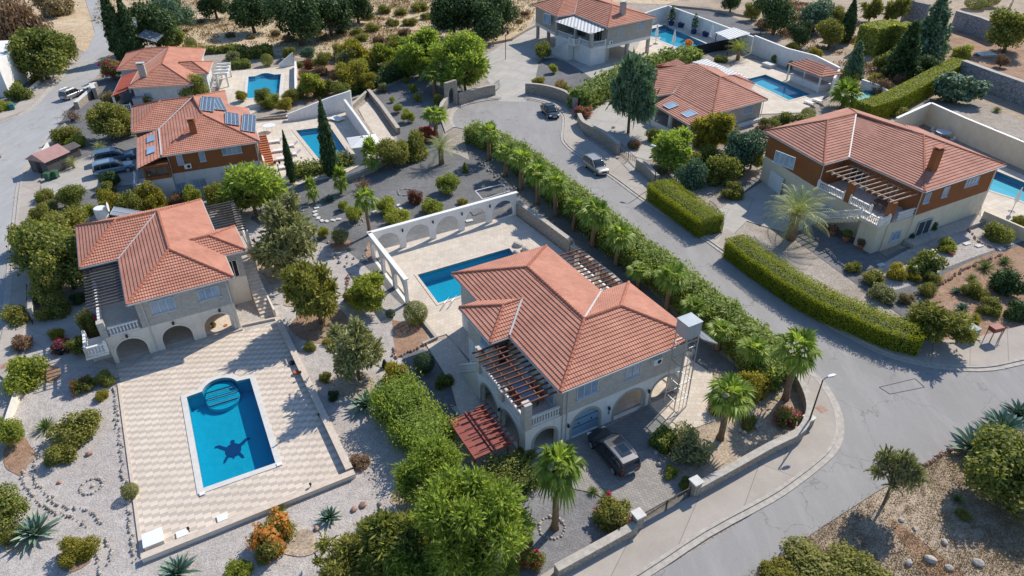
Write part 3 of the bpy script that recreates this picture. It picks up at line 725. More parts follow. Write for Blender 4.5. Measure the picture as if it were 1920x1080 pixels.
def window(parent, p, nrm_deg, x, z, w, h, n=2, name='window', frame='frame', glass='glass', shutter=False):
    "window on the wall line through plan point p whose outward side looks along nrm_deg; x = offset along the wall"
    a = math.radians(nrm_deg); out = Vector((math.cos(a), math.sin(a), 0)); t = Vector((-out.y, out.x, 0))
    # t runs to the right when looking from outside
    c = Vector((p[0], p[1], 0)) + t*x + Vector((0,0,z))
    mb = MB(); th = .06
    P = lambda i, k, o: c+t*i+Vector((0,0,k))+out*o
    for i0, i1, k0, k1 in ((-w/2, w/2, -h/2, -h/2+th), (-w/2, w/2, h/2-th, h/2)): mb.bar(P(i0, (k0+k1)/2, .03), P(i1, (k0+k1)/2, .03), .09, th, (0,0,1))
    for k in range(n+1):
        xx = -w/2+th/2+(w-th)*k/n; mb.bar(P(xx, -h/2, .03), P(xx, h/2, .03), th, .09, tuple(out))
    mb.bar(P(-w/2-.05, -h/2-.04, .06), P(w/2+.05, -h/2-.04, .06), .18, .06, (0,0,1))
    f = mb.build(name, M[frame], parent)
    g = MB(); q = [P(-w/2+.02, -h/2+.02, .018), P(w/2-.02, -h/2+.02, .018), P(w/2-.02, h/2-.02, .018), P(-w/2+.02, h/2-.02, .018)]
    g.add(q+[v-out*.012 for v in q], [(0,1,2,3),(4,7,6,5),(0,4,5,1),(1,5,6,2),(2,6,7,3),(3,7,4,0)])
    g.build('pane', M[glass], f); return f
def balustrade(parent, pts, z=0, mat='whitetrim', name='balustrade', h=.92, slope=None, posts=True, gap=.24):
    mb = MB(); P = [Vector((p[0], p[1], p[2] if len(p) > 2 else z)) for p in pts]
    for a, b in zip(P[:-1], P[1:]):
        L = (b-a).length; n = max(1, int(L/gap)); up = Vector((0,0,1))
        mb.bar(a+up*(h-.06), b+up*(h-.06), .2, .12); mb.bar(a+up*.06, b+up*.06, .18, .1)
        for i in range(n):
            q = a+(b-a)*((i+.5)/n)
            mb.lathe(q, [(.04,.1),(.035,.2),(.075,.38),(.05,.6),(.035,.72),(.055,h-.12)], 6)
    if posts:
        for p in P: mb.box(p.x-.13, p.x+.13, p.y-.13, p.y+.13, p.z, p.z+h+.08); mb.lathe(p+Vector((0,0,h+.08)), [(.12,0),(.09,.05),(.10,.13),(.02,.2)], 8)
    return mb.build(name, M[mat], parent)
def pergola(parent, x0, x1, y0, y1, z, n, mat, along='x', name='pergola', beams=(), w=.09, h=.14, over=.35, posts=(), pm=None):
    "rafters run along x (or y); beams: positions across"
    root = MB()
    for b in beams:
        if along == 'x': root.bar((b, y0-.1, z-h), (b, y1+.1, z-h), w*1.2, h)
        else: root.bar((x0-.1, b, z-h), (x1+.1, b, z-h), w*1.2, h)
    o = root.build(name, M[mat], parent)
    for i in range(n):
        mb = MB()
        if along == 'x': yy = y0+(y1-y0)*i/(n-1); mb.bar((x0-over, yy, z), (x1+over*.2, yy, z), w, h)
        else: xx = x0+(x1-x0)*i/(n-1); mb.bar((xx, y0-over, z), (xx, y1+over*.2, z), w, h)
        mb.build('rafter', M[mat], o)
    for (px, py, zz) in posts:
        mb = MB(); mb.box(px-.16, px+.16, py-.16, py+.16, zz, z-h*1.5); mb.build('post', M[pm or mat], o)
    return o
def pipe(parent, x, y, z0, z1):
    mb = MB(); mb.tube([(x, y, z0), (x, y, z1)], .055, 6); mb.build('drainpipe', M['gutter'], parent)
def sconce(parent, p, out=(0,-1)):
    mb = MB(); x, y, z = p; ox, oy = out
    mb.lathe((x+ox*.16, y+oy*.16, z-.18), [(.04,0),(.10,.05),(.12,.25),(.05,.36)], 6); mb.bar((x, y, z+.12), (x+ox*.16, y+oy*.16, z+.16), .04)
    mb.build('wall_lamp', M['iron'], parent)
def ac_unit(parent, p, nrm_deg):
    a = math.radians(nrm_deg); out = Vector((math.cos(a), math.sin(a), 0)); t = Vector((-out.y, out.x, 0)); c = Vector(p)
    mb = MB(); mb.bar(c-t*.42+out*.2, c+t*.42+out*.2, .32, .6); o = mb.build('air_conditioner', M['plasticw'], parent)
    g = MB(); vs = [c+out*.37+t*(.1+.2*math.cos(k*math.pi/6))+Vector((0,0,.2*math.sin(k*math.pi/6))) for k in range(12)]; g.add(vs, [tuple(range(12))]); g.build('fan_grille', M['dark'], o)
def chimney(parent, x, y, z0, z1, mat='white', s=.9, cap='tile'):
    mb = MB(); mb.box(x-s/2, x+s/2, y-s*.35, y+s*.35, z0, z1); mb.box(x-s/2-.07, x+s/2+.07, y-s*.35-.07, y+s*.35+.07, z1, z1+.08)
    o = mb.build('chimney', M[mat], parent)
    c = MB(); 
    for i, j in ((-1,-1),(1,-1),(1,1),(-1,1)): c.box(x+i*s*.36-.06, x+i*s*.36+.06, y+j*s*.22-.06, y+j*s*.22+.06, z1+.08, z1+.3)
    c.box(x-s/2-.08, x+s/2+.08, y-s*.35-.08, y+s*.35+.08, z1+.3, z1+.38); c.build('chimney_cap', M[cap], o); return o
def slab(parent, loop, z0, z1, mat, name):
    mb = MB(); mb.prism(loop, z0, z1); return mb.build(name, M[mat], parent)
def panelwall(parent, p0, p1, z0, z1, th, mat, openings=(), name='wall'):
    mb = MB(); mb.panel(p0, p1, z0, z1, th, openings); return mb.build(name, M[mat], parent)

# ---- villa A (centre)
A = thing('villa', 'central stone clad villa with a blue arched garage door and number 3', 'house', FR['A'], 'two storey villas with tiled roofs')
ZE, ZR = 6.0, 7.8
a, b, c, d, e, f = (0,0,ZE), (13.1,0,ZE), (13.1,9.1,ZE), (10.1,9.1,ZE), (10.1,18.2,ZE), (0,18.2,ZE)
R1, R2, R3 = (5.05,4.55,ZR), (8.6,4.55,ZR), (5.05,13.3,ZR)
r = Roof(); 
for fc in ([a,b,R2,R1],[b,c,R2],[c,d,R1,R2],[d,e,R3,R1],[e,f,R3],[f,a,R1,R3]): r.face(fc)
w0, w1, w2, w3 = (-1.75,7.5,ZE), (-1.75,13.1,ZE), (1.0,10.3,7.0), (2.8,10.3,7.0)
r.face([w0,(0,7.5,ZE+.02),w3,w2]); r.face([w1,w0,w2]); r.face([(0,13.1,ZE+.02),w1,w2,w3])
r.ridge(a,R1); r.ridge(b,R2,R1,R3,e); r.ridge(c,R2); r.ridge(f,R3); r.ridge(w0,w2,w3); r.ridge(w1,w2)
r.finish(A, 'tile', valleys=[(d,R1),((0,7.5,ZE+.1),(2.8,10.3,7.05))])
up = [(.55,.5),(12.5,.5),(12.5,8.6),(9.6,8.6),(9.6,17.7),(.55,17.7),(.55,12.6),(-1.25,12.6),(-1.25,8.0),(.55,8.0)]
slab(A, up, 3.0, 5.92, 'stoneA', 'upper_wall')
low = [(.55,4.2),(4.9,4.2),(4.9,.9),(5.2,.9),(5.2,4.2),(9.1,4.2),(9.1,8.6),(9.6,8.6),(9.6,17.7),(.55,17.7),(.55,12.6),(-1.25,12.6),(-1.25,8.2),(.55,8.2)]
slab(A, low, 0, 2.999, 'white', 'lower_wall')
ar = [(.75,2.75,2.3,1.3),(4.2,6.8,2.55,1.25),(8.25,11.25,2.5,1.1),(12.0,14.7,2.45,1.15)]
panelwall(A, (-2.6,.5), (12.5,.5), 0, 3.0, .35, 'white', [arch_loop(q[0],q[1],q[2],q[3]) for q in ar], 'arcade_wall')
arch_trim(A, (-2.6,.5), (12.5,.5), ar, 'greyrender')
wa = [(.55,3.1,2.55,1.3),(4.0,6.6,2.55,1.3)]
panelwall(A, (-2.6,8.2), (-2.6,.86), 0, 3.0, .35, 'white', [arch_loop(q[0],q[1],q[2],q[3]) for q in wa], 'arcade_wall')
arch_trim(A, (-2.6,8.2), (-2.6,.86), wa, 'greyrender')
sa = [(.5,3.0,2.5,1.3)]
panelwall(A, (12.15,.86), (12.15,4.2), 0, 3.0, .35, 'white', [arch_loop(q[0],q[1],q[2],q[3]) for q in sa], 'arcade_wall')
slab(A, [(-2.58,.52),(.55,.52),(.55,8.18),(-2.58,8.18)], 2.80, 3.02, 'paveA', 'balcony_floor')
slab(A, [(.9,.86),(12.1,.86),(12.1,8.58),(9.1,8.58),(9.1,4.2),(.9,4.2)], 2.6, 2.8, 'white', 'carport_ceiling')
mb = MB(); mb.box(1.55,4.25,.66,.72,0,2.6); gd = mb.build('garage_door', M['doorblue'], A); mb = MB(); mb.box(1.55,4.25,.62,.65,.9,.93); mb.box(1.55,4.25,.62,.65,1.7,1.73); mb.lathe((2.3,.60,1.2),[(.05,0),(.05,.1)],6); mb.lathe((3.5,.60,1.2),[(.05,0),(.05,.1)],6); mb.build('door_handle', M['dark'], gd)
slab(A, [(-2.2,.9),(12.1,.9),(12.1,4.15),(.6,4.15),(.6,8.1),(-2.2,8.1)], 0, .16, 'paveA', 'arcade_floor')
mb = MB(); vs = [(-2.95+.12*math.cos(a), 7.9+.42*math.cos(a), 5.75+.42*math.sin(a)) for a in [k*math.pi/8 for k in range(16)]]; mb.add(vs+[(-2.85,7.9,5.72)], [(k,(k+1)%16,16) for k in range(16)]+[tuple(range(16))]); mb.bar((-2.85,7.9,5.7),(-2.5,7.9,5.3),.05); mb.build('satellite_dish', M['doorblue'], A)
window(A, (0,.5), -90, 2.78, 4.72, 1.95, 1.35, 3); window(A, (0,.5), -90, 7.1, 4.65, 1.45, 1.3, 2)
window(A, (-1.25,0), 180, -9.4, 4.7, 1.5, 1.2, 2); window(A, (.55,0), 180, -2.3, 4.2, 1.6, 2.2, 2, 'glass_door'); window(A, (.55,0), 180, -5.4, 4.2, 1.6, 2.2, 2, 'glass_door')
window(A, (-.3,8.0), -90, 0, 4.1, .9, 2.1, 1, 'door', 'woodred', 'darkglass')
ac_unit(A, (9.3,.5,4.9), -90)
for x in (1.15, 5.0, 9.0): sconce(A, (x,.5,1.75))
sconce(A, (-2.6,4.3,2.0), (-1,0))
mb = MB()   # the number 3 by the garage
t = bpy.data.curves.new("number", 'FONT'); t.body = "3"; t.size = .42; t.extrude = .02; to = bpy.data.objects.new("house_number", t); COL.objects.link(to); t.materials.append(M['iron']); bpy.context.view_layer.update(); nm = bpy.data.meshes.new_from_object(to.evaluated_get(bpy.context.evaluated_depsgraph_get())); bpy.data.objects.remove(to); to = bpy.data.objects.new('house_number', nm); COL.objects.link(to); to.parent = A; to.location = (4.95,.44,1.05); to.rotation_euler = (math.pi/2,0,0)
pipe(A, 1.0,.42,0,5.9); pipe(A, .62,.42,0,5.9); pipe(A, 12.4,.42,0,5.9)
balustrade(A, [(-2.45,.65),(.45,.65)], 3.02, posts=False)
balustrade(A, [(-2.45,1.0),(-2.45,3.9)], 3.02, posts=False); balustrade(A, [(-2.45,4.5),(-2.45,8.0)], 3.02, posts=False)
for (x, y) in ((-2.42,.7),(-2.42,4.2),(-2.42,8.0)):
    mb = MB(); mb.box(x-.3,x+.3,y-.3,y+.3,3.02,5.5 if y != 4.2 else 4.1); mb.build('pillar', M['stoneA'], A)
pergola(A, -2.9, .2, .7, 7.7, 5.45, 13, 'wood', 'x', beams=(-2.4,-1.2))
mb = MB()
for i in range(12): mb.box(-2.6,-1.45,8.2+i*.3,8.5+i*.3,0,3.0-.25*(i+1)+.02)
mb.build('outside_stairs', M['cream'], A)
balustrade(A, [(-2.5,8.3,2.9),(-2.5,12.0,-.1)], posts=False, name='stair_balustrade'); balustrade(A, [(-1.4,9.2,2.2),(-1.4,12.0,-.1)], posts=False, name='stair_balustrade')
pergola(A, 10.2, 13.4, 9.9, 17.0, 5.3, 13, 'wood', 'x', beams=(12.9,), over=.1, posts=((12.9,10.0,0),(12.9,13.4,0),(12.9,16.9,0)), pm='cream')
slab(A, [(9.65,9.2),(13.1,9.2),(13.1,17.2),(9.65,17.2)], 2.6, 3.0, 'cream', 'rear_balcony')
balustrade(A, [(13.0,9.4),(13.0,17.0)], 3.0, posts=False)

# ---- villa B (left)
B = thing('villa', 'left hand villa with three arches facing the turtle pool terrace', 'house', FR['B'], 'two storey villas with tiled roofs')
a, b, c, d, e, f = (-8.8,0,ZE), (0,0,ZE), (0,17.8,ZE), (-12.05,17.8,ZE), (-12.05,8.6,ZE), (-8.8,8.6,ZE)
M1, J, W1 = (-4.4,4.6,ZR), (-4.4,13.2,ZR), (-8.2,13.2,ZR)
r = Roof()
for fc in ([a,b,M1],[b,c,J,M1],[c,d,W1,J],[d,e,W1],[e,f,J,W1],[f,a,M1,J]): r.face(fc)
s0, s1, s2, s3 = (2.0,4.35,ZE), (2.0,9.8,ZE), (-.7,7.07,6.98), (-2.6,7.07,6.98)
r.face([(0,4.35,ZE+.02),s0,s2,s3]); r.face([s0,s1,s2]); r.face([s1,(0,9.8,ZE+.02),s3,s2])
r.ridge(a,M1,J,c); r.ridge(b,M1); r.ridge(J,W1,d); r.ridge(e,W1); r.ridge(s0,s2,s3); r.ridge(s1,s2)
r.finish(B, 'tile', valleys=[(f,J)])
slab(B, [(-8.3,.5),(-.5,.5),(-.5,4.85),(1.5,4.85),(1.5,9.3),(-.5,9.3),(-.5,17.3),(-11.5,17.3),(-11.5,9.1),(-8.3,9.1)], 3.0, 5.92, 'stoneB', 'upper_wall')
slab(B, [(-11.2,3.8),(-3.9,3.8),(-3.9,.9),(-3.6,.9),(-3.6,3.8),(-.5,3.8),(-.5,4.85),(1.5,4.85),(1.5,9.3),(-.5,9.3),(-.5,17.3),(-11.5,17.3),(-11.5,9.1),(-11.2,9.1)], 0, 2.999, 'cream', 'lower_wall')
ar = [(.35,2.85,2.35,1.15),(4.15,6.65,2.35,1.15),(7.75,10.3,2.4,1.15)]
panelwall(B, (-11.3,.5), (-.5,.5), 0, 3.0, .35, 'cream', [arch_loop(*q[:3],q[3]) for q in ar], 'arcade_wall')
arch_trim(B, (-11.3,.5), (-.5,.5), ar, 'cream')
panelwall(B, (-.85,.86), (-.85,3.8), 0, 3.0, .35, 'cream', [arch_loop(.4,2.6,2.4,1.2)], 'arcade_wall')
panelwall(B, (-11.3,3.8), (-11.3,.86), 0, 3.0, .35, 'cream', [arch_loop(.4,2.5,2.4,1.2)], 'arcade_wall')
slab(B, [(-11.4,.52),(-8.3,.52),(-8.3,9.1),(-11.4,9.1)], 2.82, 3.02, 'paveA', 'balcony_floor')
slab(B, [(-10.9,.88),(-.9,.88),(-.9,3.78),(-10.9,3.78)], 2.6, 2.8, 'cream', 'carport_ceiling')
slab(B, [(-11.3,.48),(-11.3,-.3),(-8.4,-.3),(-8.4,.1),(-.4,.1),(-.4,.48)], 0, .2, 'kerb', 'door_step')
slab(B, [(-10.95,.88),(-.9,.88),(-.9,3.78),(-10.95,3.78)], 0, .22, 'copingwarm', 'arcade_floor')
window(B, (0,.5), -90, -6.2, 4.75, 1.95, 1.35, 3); window(B, (0,.5), -90, -2.35, 4.8, 1.8, 1.15, 3)
window(B, (-8.3,0), 180, -4.5, 4.2, 1.6, 2.2, 2, 'glass_door')
window(B, (.5,4.85), -90, 0, 4.1, .9, 1.9, 2, 'door', 'whitetrim', 'dark')
for x in (-9.7,-5.9,-1.9): sconce(B, (x,.5,2.75))
pipe(B, -7.8,.42,0,5.9); pipe(B, -.7,.42,0,5.9)
balustrade(B, [(-10.9,.62),(-8.5,.62)], 3.02, posts=False)
mb = MB(); mb.box(-11.55,-11.0,.5,1.1,3.02,4.6); mb.build('pillar', M['stoneB'], B)
balustrade(B, [(-11.45,1.2),(-11.45,5.1),(-11.45,9.0)], 3.02)
pergola(B, -11.6, -8.7, 1.9, 8.9, 5.5, 14, 'woodgrey', 'x', beams=(-11.3,))
balustrade(B, [(-12.9,-.3),(-12.9,2.2)], 2.2); balustrade(B, [(-12.9,-.3),(-11.4,-.3)], 2.2)
slab(B, [(-13.1,-.5),(-11.35,-.5),(-11.35,2.4),(-13.1,2.4)], 2.0, 2.2, 'cream', 'landing')
slab(B, [(-13.0,1.9),(-11.4,1.9),(-11.4,2.3),(-13.0,2.3)], 0, 2.0, 'cream', 'landing_support')
# outside stair on the far side, going down towards the viewer
mb = MB()
for i in range(16): mb.box(1.55,2.75,8.0-i*.42-.42,8.0-i*.42,0,3.0-.185*(i+1)+.02)
mb.build('outside_stairs', M['copingwarm'], B)
panelwall(B, (2.75,9.0), (2.75,.8), 0, .9, .16, 'cream', (), 'stair_wall')
pergola(B, .0, 3.2, 10.1, 17.2, 5.3, 13, 'woodgrey', 'x', beams=(3.0,), over=.1, posts=((3.0,10.1,0),(3.0,13.6,0),(3.0,17.0,0)), pm='cream')
slab(B, [(-.45,9.4),(3.1,9.4),(3.1,13.6),(-.45,13.6)], 2.7, 3.0, 'cream', 'rear_balcony'); balustrade(B, [(.0,13.5),(3.0,13.5)], 3.0); balustrade(B, [(3.0,13.4),(3.0,9.6)], 3.0)

# ---- villa C (solar panels)
C = thing('villa', 'terracotta and white villa with two pairs of solar panels on its roof', 'house', FR['C'], 'two storey villas with tiled roofs')
z = 5.6
a, b, c = (-11.8,0,z), (0,0,z), (0,14.0,z); K, Lq = (-2.5,14.0,6.38), (-2.5,21.2,6.30); Jc, Mc, Wc = (-7.0,16.2,7.5), (-6.1,7.9,7.5), (-11.3,16.2,7.5)
d, e, f = (-15.6,21.2,z), (-15.4,10.2,z), (-12.0,10.2,z)
r = Roof(.42, .06)
for fc in ([a,b,Mc],[b,c,K,Jc,Mc],[K,Lq,Jc],[Lq,d,Wc,Jc],[d,e,Wc],[e,f,Jc,Wc],[f,a,Mc,Jc]): r.face(fc)
r.face([(-14.9,9.9,4.9),(-14.7,-1.2,4.9),(-11.9,-.2,5.55),(-12.1,10.1,5.55)])
r.ridge(a,Mc,Jc,Wc,e); r.ridge(b,Mc); r.ridge(Jc,Lq); r.ridge(Wc,d)
rf = r.finish(C, 'tile', valleys=[(f,Jc),(a,(-12.0,9.9,5.7))])
slab(C, [(-11.3,.5),(-.5,.5),(-.5,13.6),(-3.0,13.6),(-3.0,20.6),(-15.0,20.6),(-15.0,10.6),(-11.3,10.6)], 2.9, 5.52, 'ochre', 'upper_wall')
slab(C, [(-14.3,-.6),(-11.3,-.6),(-11.3,9.9),(-14.3,9.9)], 2.9, 4.85, 'ochre', 'sun_room'); slab(C, [(-9,14.1),(-3.05,14.1),(-3.05,20.5),(-9,20.5)], 5.5, 6.15, 'ochre', 'gable_wall')
slab(C, [(-14.3,-.6),(-11.3,-.6),(-11.3,.5),(-.5,.5),(-.5,13.6),(-3.0,13.6),(-3.0,20.6),(-15.0,20.6),(-15.0,10.6),(-14.3,10.6)], 0, 2.898, 'paleblue', 'lower_wall')
window(C, (0,.5), -90, -9.9, 4.6, .75, 1.3, 1); window(C, (0,.5), -90, -7.25, 4.6, .75, 1.25, 1); window(C, (0,.5), -90, -3.6, 4.85, 2.4, 1.0, 4)
window(C, (0,.5), -90, -8.4, 1.1, 1.7, 1.3, 2); window(C, (0,.5), -90, -10.6, .9, 1.2, 1.4, 2); window(C, (0,.5), -90, -5.2, 1.6, .8, .9, 1)
window(C, (0,-.6), -90, -12.8, 4.0, 2.6, 1.1, 4, 'window', 'wood', 'darkglass')
ac_unit(C, (-9.2,.5,3.7), -90); pipe(C, -11.2,.42,0,5.5); pipe(C, -.6,.42,0,5.5)
balustrade(C, [(-15.6,-1.6),(-13.9,-1.6)], 2.2); balustrade(C, [(-15.6,-1.6),(-15.6,2.0)], 2.2)
slab(C, [(-15.8,-1.8),(-13.8,-1.8),(-13.8,2.2),(-15.8,2.2)], 0, 2.2, 'paleblue', 'landing')
chimney(C, -7.6, 4.0, 6.3, 8.2, 'ochre', .8, 'tile')
for (y0, z0) in ((2.0,5.35),(6.2,5.35)):
    mb = MB(); P = lambda x, y: (x, y, 4.98+.23*(x+14.8)+.12)
    mb.add([P(-13.6,y0),P(-12.6,y0),P(-12.6,y0+2.3),P(-13.6,y0+2.3)]+[(p[0],p[1],p[2]-.1) for p in (P(-13.6,y0),P(-12.6,y0),P(-12.6,y0+2.3),P(-13.6,y0+2.3))], [(0,1,2,3),(4,5,1,0),(5,6,2,1),(6,7,3,2),(7,4,0,3)])
    mb.build('skylight', M['glass'], rf)
def east_z(x): return 5.72+1.9*(-x)/6.1 if x > -6.1 else 7.6
def solar(parent, quad, lab):
    q = [Vector(p) for p in quad]; nn = (q[1]-q[0]).cross(q[3]-q[0]).normalized()*.08
    o = q[0]; X = (q[1]-q[0]); Y = (q[3]-q[0]); Xn, Yn = X.normalized(), Y.normalized(); Z = Xn.cross(Yn)
    mw = Matrix(((Xn.x,Yn.x,Z.x,o.x),(Xn.y,Yn.y,Z.y,o.y),(Xn.z,Yn.z,Z.z,o.z),(0,0,0,1)))
    mb = MB(); mb.box(0, X.length, 0, Y.length, 0, .05); p = mb.build('solar_panel', M['panel'], parent); p.matrix_local = mw
    fr = MB(); l, w = X.length, Y.length
    for s in ((0,l,0,.06),(0,l,w-.06,w),(0,.06,.06,w-.06),(l-.06,l,.06,w-.06)): fr.box(s[0],s[1],s[2],s[3],.0,.09)
    fr.build('panel_frame', M['steel'], p); return p
ICF = FR['C'].inverted()
def roofpt(px, py):
    z = 6.5
    for _ in range(12): q = ICF @ G(px, py, z); z = 5.6+.311*min(6.1, -q.x)+.16
    return Vector((q.x, q.y, z))
for qd in (((401,210),(395,184),(371,182),(374,206)), ((426,208),(420,184.5),(396.5,182),(401.5,205.5)), ((449,236),(441,214),(415,212),(422,231)), ((479,249),(469,217),(442.5,214.5),(452,243.5))):
    solar(rf, [roofpt(*k) for k in qd], '')
mb = MB()
for i in range(13): mb.box(.1,1.5,5.0+i*.42,5.42+i*.42,0,.3+.18*(i+1))
mb.build('outside_stairs', M['terracotta'], C)
panelwall(C, (.1,20.5), (.1,4.6), 0, 1.1, .2, 'cream', (), 'stair_wall')

# ---- villa D (top left, single storey)
D = thing('villa', 'single storey villa at the upper left with a red lean-to roof and pale chimney', 'house', FR['D'], 'single storey villas with tiled roofs')
z = 3.6; zr = 5.6
a, b, c, d, e, f = (-10.7,1.0,z), (-.6,.6,z), (-1.2,23.6,z), (-15.4,23.8,z), (-14.8,12.2,z), (-11.0,12.2,z)
Md, Jd, Wd = (-6.0,7.1,zr), (-6.5,18.3,zr), (-10.5,18.3,zr)
r = Roof(.46, .07)
for fc in ([a,b,Md],[b,c,Jd,Md],[c,d,Wd,Jd],[d,e,Wd],[e,f,Jd,Wd],[f,a,Md,Jd]): r.face(fc)
s0, s1, s2, s3 = (1.2,6.5,z), (1.2,13.9,z), (-1.6,10.1,4.85), (-3.9,10.1,4.85)
r.face([(-1.,6.5,z),s0,s2,s3]); r.face([s0,s1,s2]); r.face([s1,(-1.,13.9,z),s3,s2])
r.ridge(a,Md,Jd,Wd,e); r.ridge(b,Md); r.ridge(Jd,c); r.ridge(Wd,d); r.ridge(s0,s2,s3); r.ridge(s1,s2)
rf = r.finish(D, 'tile', valleys=[(f,Jd),(f,a)])
r = Roof(.3, .04); r.face([(-13.9,10.9,2.9),(-13.1,-.4,2.9),(-10.7,.9,3.45),(-11.0,11.9,3.45)]); r.finish(D, 'tilered', 'lean_to_roof')
slab(D, [(-10.2,1.5),(-1.2,1.2),(-1.2,7.0),(.7,7.0),(.7,13.4),(-1.5,13.4),(-1.8,23.1),(-14.8,23.3),(-14.3,12.7),(-10.4,12.7)], 0, 3.52, 'paleblue', 'wall')
window(D, (0,1.4), -90, -8.2, 2.0, 1.3, 1.2, 2); window(D, (0,1.4), -90, -5.5, 2.0, 1.3, 1.2, 2)
for y in (-.1, 5.0, 10.3): mb = MB(); mb.box(-13.3,-13.0,y,y+.3,0,2.9); mb.build('post', M['white'], D)
balustrade(D, [(-13.1,.2),(-11.0,.2)], .3); balustrade(D, [(-13.15,.5),(-13.15,5.0)], .3)
chimney(D, -8.6, 4.0, 4.4, 6.5, 'greyrender', 1.1, 'gutter')
pergola(D, 1.6, 3.9, 9.6, 16.0, 2.5, 4, 'whitetrim', 'x', beams=(1.9,3.6), over=.1, posts=((3.6,9.8,0),(3.6,15.8,0),(1.9,9.8,0),(1.9,15.8,0)), pm='whitetrim', w=.35, h=.35)

# ---- villa E (top centre, raised on pillars)
E_ = thing('villa', 'topmost villa standing on pillars with a woven shade over its balcony', 'house', FR['E'], 'two storey villas with tiled roofs')
z = 7.1; zr = 9.4
a, b, c, c2 = (0,0,z), (13.8,1.3,z), (15.5,13.5,z), (13.0,13.5,z); c3 = (13.5,25,z); l, n_, v_ = (-1.1,25.0,z), (-2.96,12.93,z), (1.26,12.56,z)
Me, Je, We = (6.4,6.7,zr), (7.0,19.0,zr), (3.3,19.0,zr)
r = Roof(.48, .08)
for fc in ([a,b,Me],[b,c,c3,Je,Me],[c3,l,We,Je],[l,n_,We],[n_,v_,Je,We],[v_,a,Me,Je]): r.face(fc)
r.ridge(a,Me,Je,We,n_); r.ridge(b,Me); r.ridge(We,l); r.ridge(Je,c3)
r.finish(E_, 'tile', valleys=[(v_,Je)])
slab(E_, [(.6,.6),(13.2,1.8),(15,13.4),(13,24.4),(-.5,24.4),(-2.4,13.4),(1.6,13.1)], 3.5, 7.0, 'greyrender', 'upper_wall')
slab(E_, [(.6,.6),(13.2,1.8),(15,13.4),(13,24.4),(-.5,24.4),(-2.4,13.4),(-3.3,13.0),(-3.3,.6)], 2.9, 3.49, 'white', 'floor_band')
slab(E_, [(-3.2,.8),(1.0,.8),(1.0,2.0),(2.0,12.8),(-2.0,13.0),(-3.2,12.7)], 0, 2.89, 'white', 'lower_wall')
for (x, y) in ((1.1,.9),(6.6,1.4),(12.8,2.0),(14.4,13.0),(7,8),(12.4,24),(-.3,19.5),(-.1,24.0),(12.6,8)): mb = MB(); mb.box(x-.28,x+.28,y-.28,y+.28,0,2.9); mb.build('pillar', M['greyrender'], E_)
window(E_, (0,.95), -90, 3.3, 5.5, 2.5, 1.8, 3); window(E_, (0,1.45), -90, 9.4, 5.9, 2.3, 1.35, 3)
window(E_, (-2.05,0), 183, -16.4, 6.0, 2.4, 1.9, 3)
window(E_, (1.05,0), 186, -4, 4.9, 4.0, 2.2, 4, 'glass_door', 'woodpale', 'darkglass'); window(E_, (1.5,0), 186, -10, 4.8, 3.2, 2.4, 2, 'glass_door', 'woodpale', 'darkglass')
ac_unit(E_, (1.5,.75,4.0), -90); pipe(E_, .7,.5,0,7.0); pipe(E_, 13.1,1.6,3.5,7.0); pipe(E_, -2.4,13.3,0,7.0)
balustrade(E_, [(.4,.75),(-3.1,.75)], 3.5, h=1.1, gap=.3); balustrade(E_, [(-3.1,.9),(-3.1,4.6)], 3.5, h=1.1, gap=.3); balustrade(E_, [(-3.1,6.2),(-3.1,12.8)], 3.5, h=1.1, gap=.3)
mb = MB()
for i in range(14): mb.box(-4.7,-3.35,6.2+i*.42,6.62+i*.42,0,3.45-.245*(i+1))
mb.build('outside_stairs', M['white'], E_); balustrade(E_, [(-4.6,6.2,3.3),(-4.6,12.1,.0)], h=1.0, name='stair_balustrade')
slab(E_, [(-4.7,4.4),(-3.3,4.4),(-3.3,6.2),(-4.7,6.2)], 3.2, 3.49, 'white', 'landing'); balustrade(E_, [(-4.6,6.1),(-4.6,4.5),(-3.3,4.5)], 3.5, h=1.0)
for q in ((-3.4,-2.8,.5,1.1),(-3.3,-2.9,6.0,6.4),(-3.4,-2.9,12.2,12.7)): mb = MB(); mb.box(*q,3.5,6.4); mb.build('balcony_pillar', M['greyrender'], E_)
mb = MB(); mb.add([(-3.6,.4,6.3),(.9,.4,6.9),(1.9,12.6,6.9),(-3.6,12.6,6.3)]+[(-3.6,.4,6.2),(.9,.4,6.8),(1.9,12.6,6.8),(-3.6,12.6,6.2)], [(0,1,2,3),(7,6,5,4),(0,4,5,1),(1,5,6,2),(2,6,7,3),(3,7,4,0)])
mb.build('woven_shade', M['shade'], E_)
chimney(E_, 6.6, 3.6, 8.0, 10.3, 'greyrender', 1.1, 'coping')

# ---- villa F (right of it, single storey)
F_ = thing('villa', 'single storey villa behind the dark conifer with two skylights in its veranda roof', 'house', FR['F'], 'single storey villas with tiled roofs')
z = 3.4; zr = 5.5
a, b, c, c2, c3 = (0,0,z), (12.5,.9,z), (17.2,17.5,z), (12,24,z), (4.6,25.5,z); l, n_, v_ = (3.9,21.5,z), (-2.8,10.9,z), (1.1,10.5,z)
Mf, Jf, Wf = (9.0,8.5,zr), (10.4,16.3,zr), (2.7,16.6,zr)
r = Roof(.46, .075)
for fc in ([a,b,Mf],[b,c,Jf,Mf],[c,l,Wf,Jf],[l,n_,Wf],[n_,v_,Jf,Wf],[v_,a,Mf,Jf]): r.face(fc)
s0, s1, s2, s3 = (16.5,7.7,z), (18.0,13.0,z), (13.5,10.0,4.7), (10.6,9.6,4.9)
r.face([(14.0,6.3,z),s0,s2,s3]); r.face([s0,s1,s2]); r.face([s1,(15.2,12.6,z),s3,s2])
s4, s5 = (6.0,21.0,4.6), (11.0,21.5,4.6); r.face([(3.5,17.0,3.7),(10.4,16.6,4.6),s5,s4])
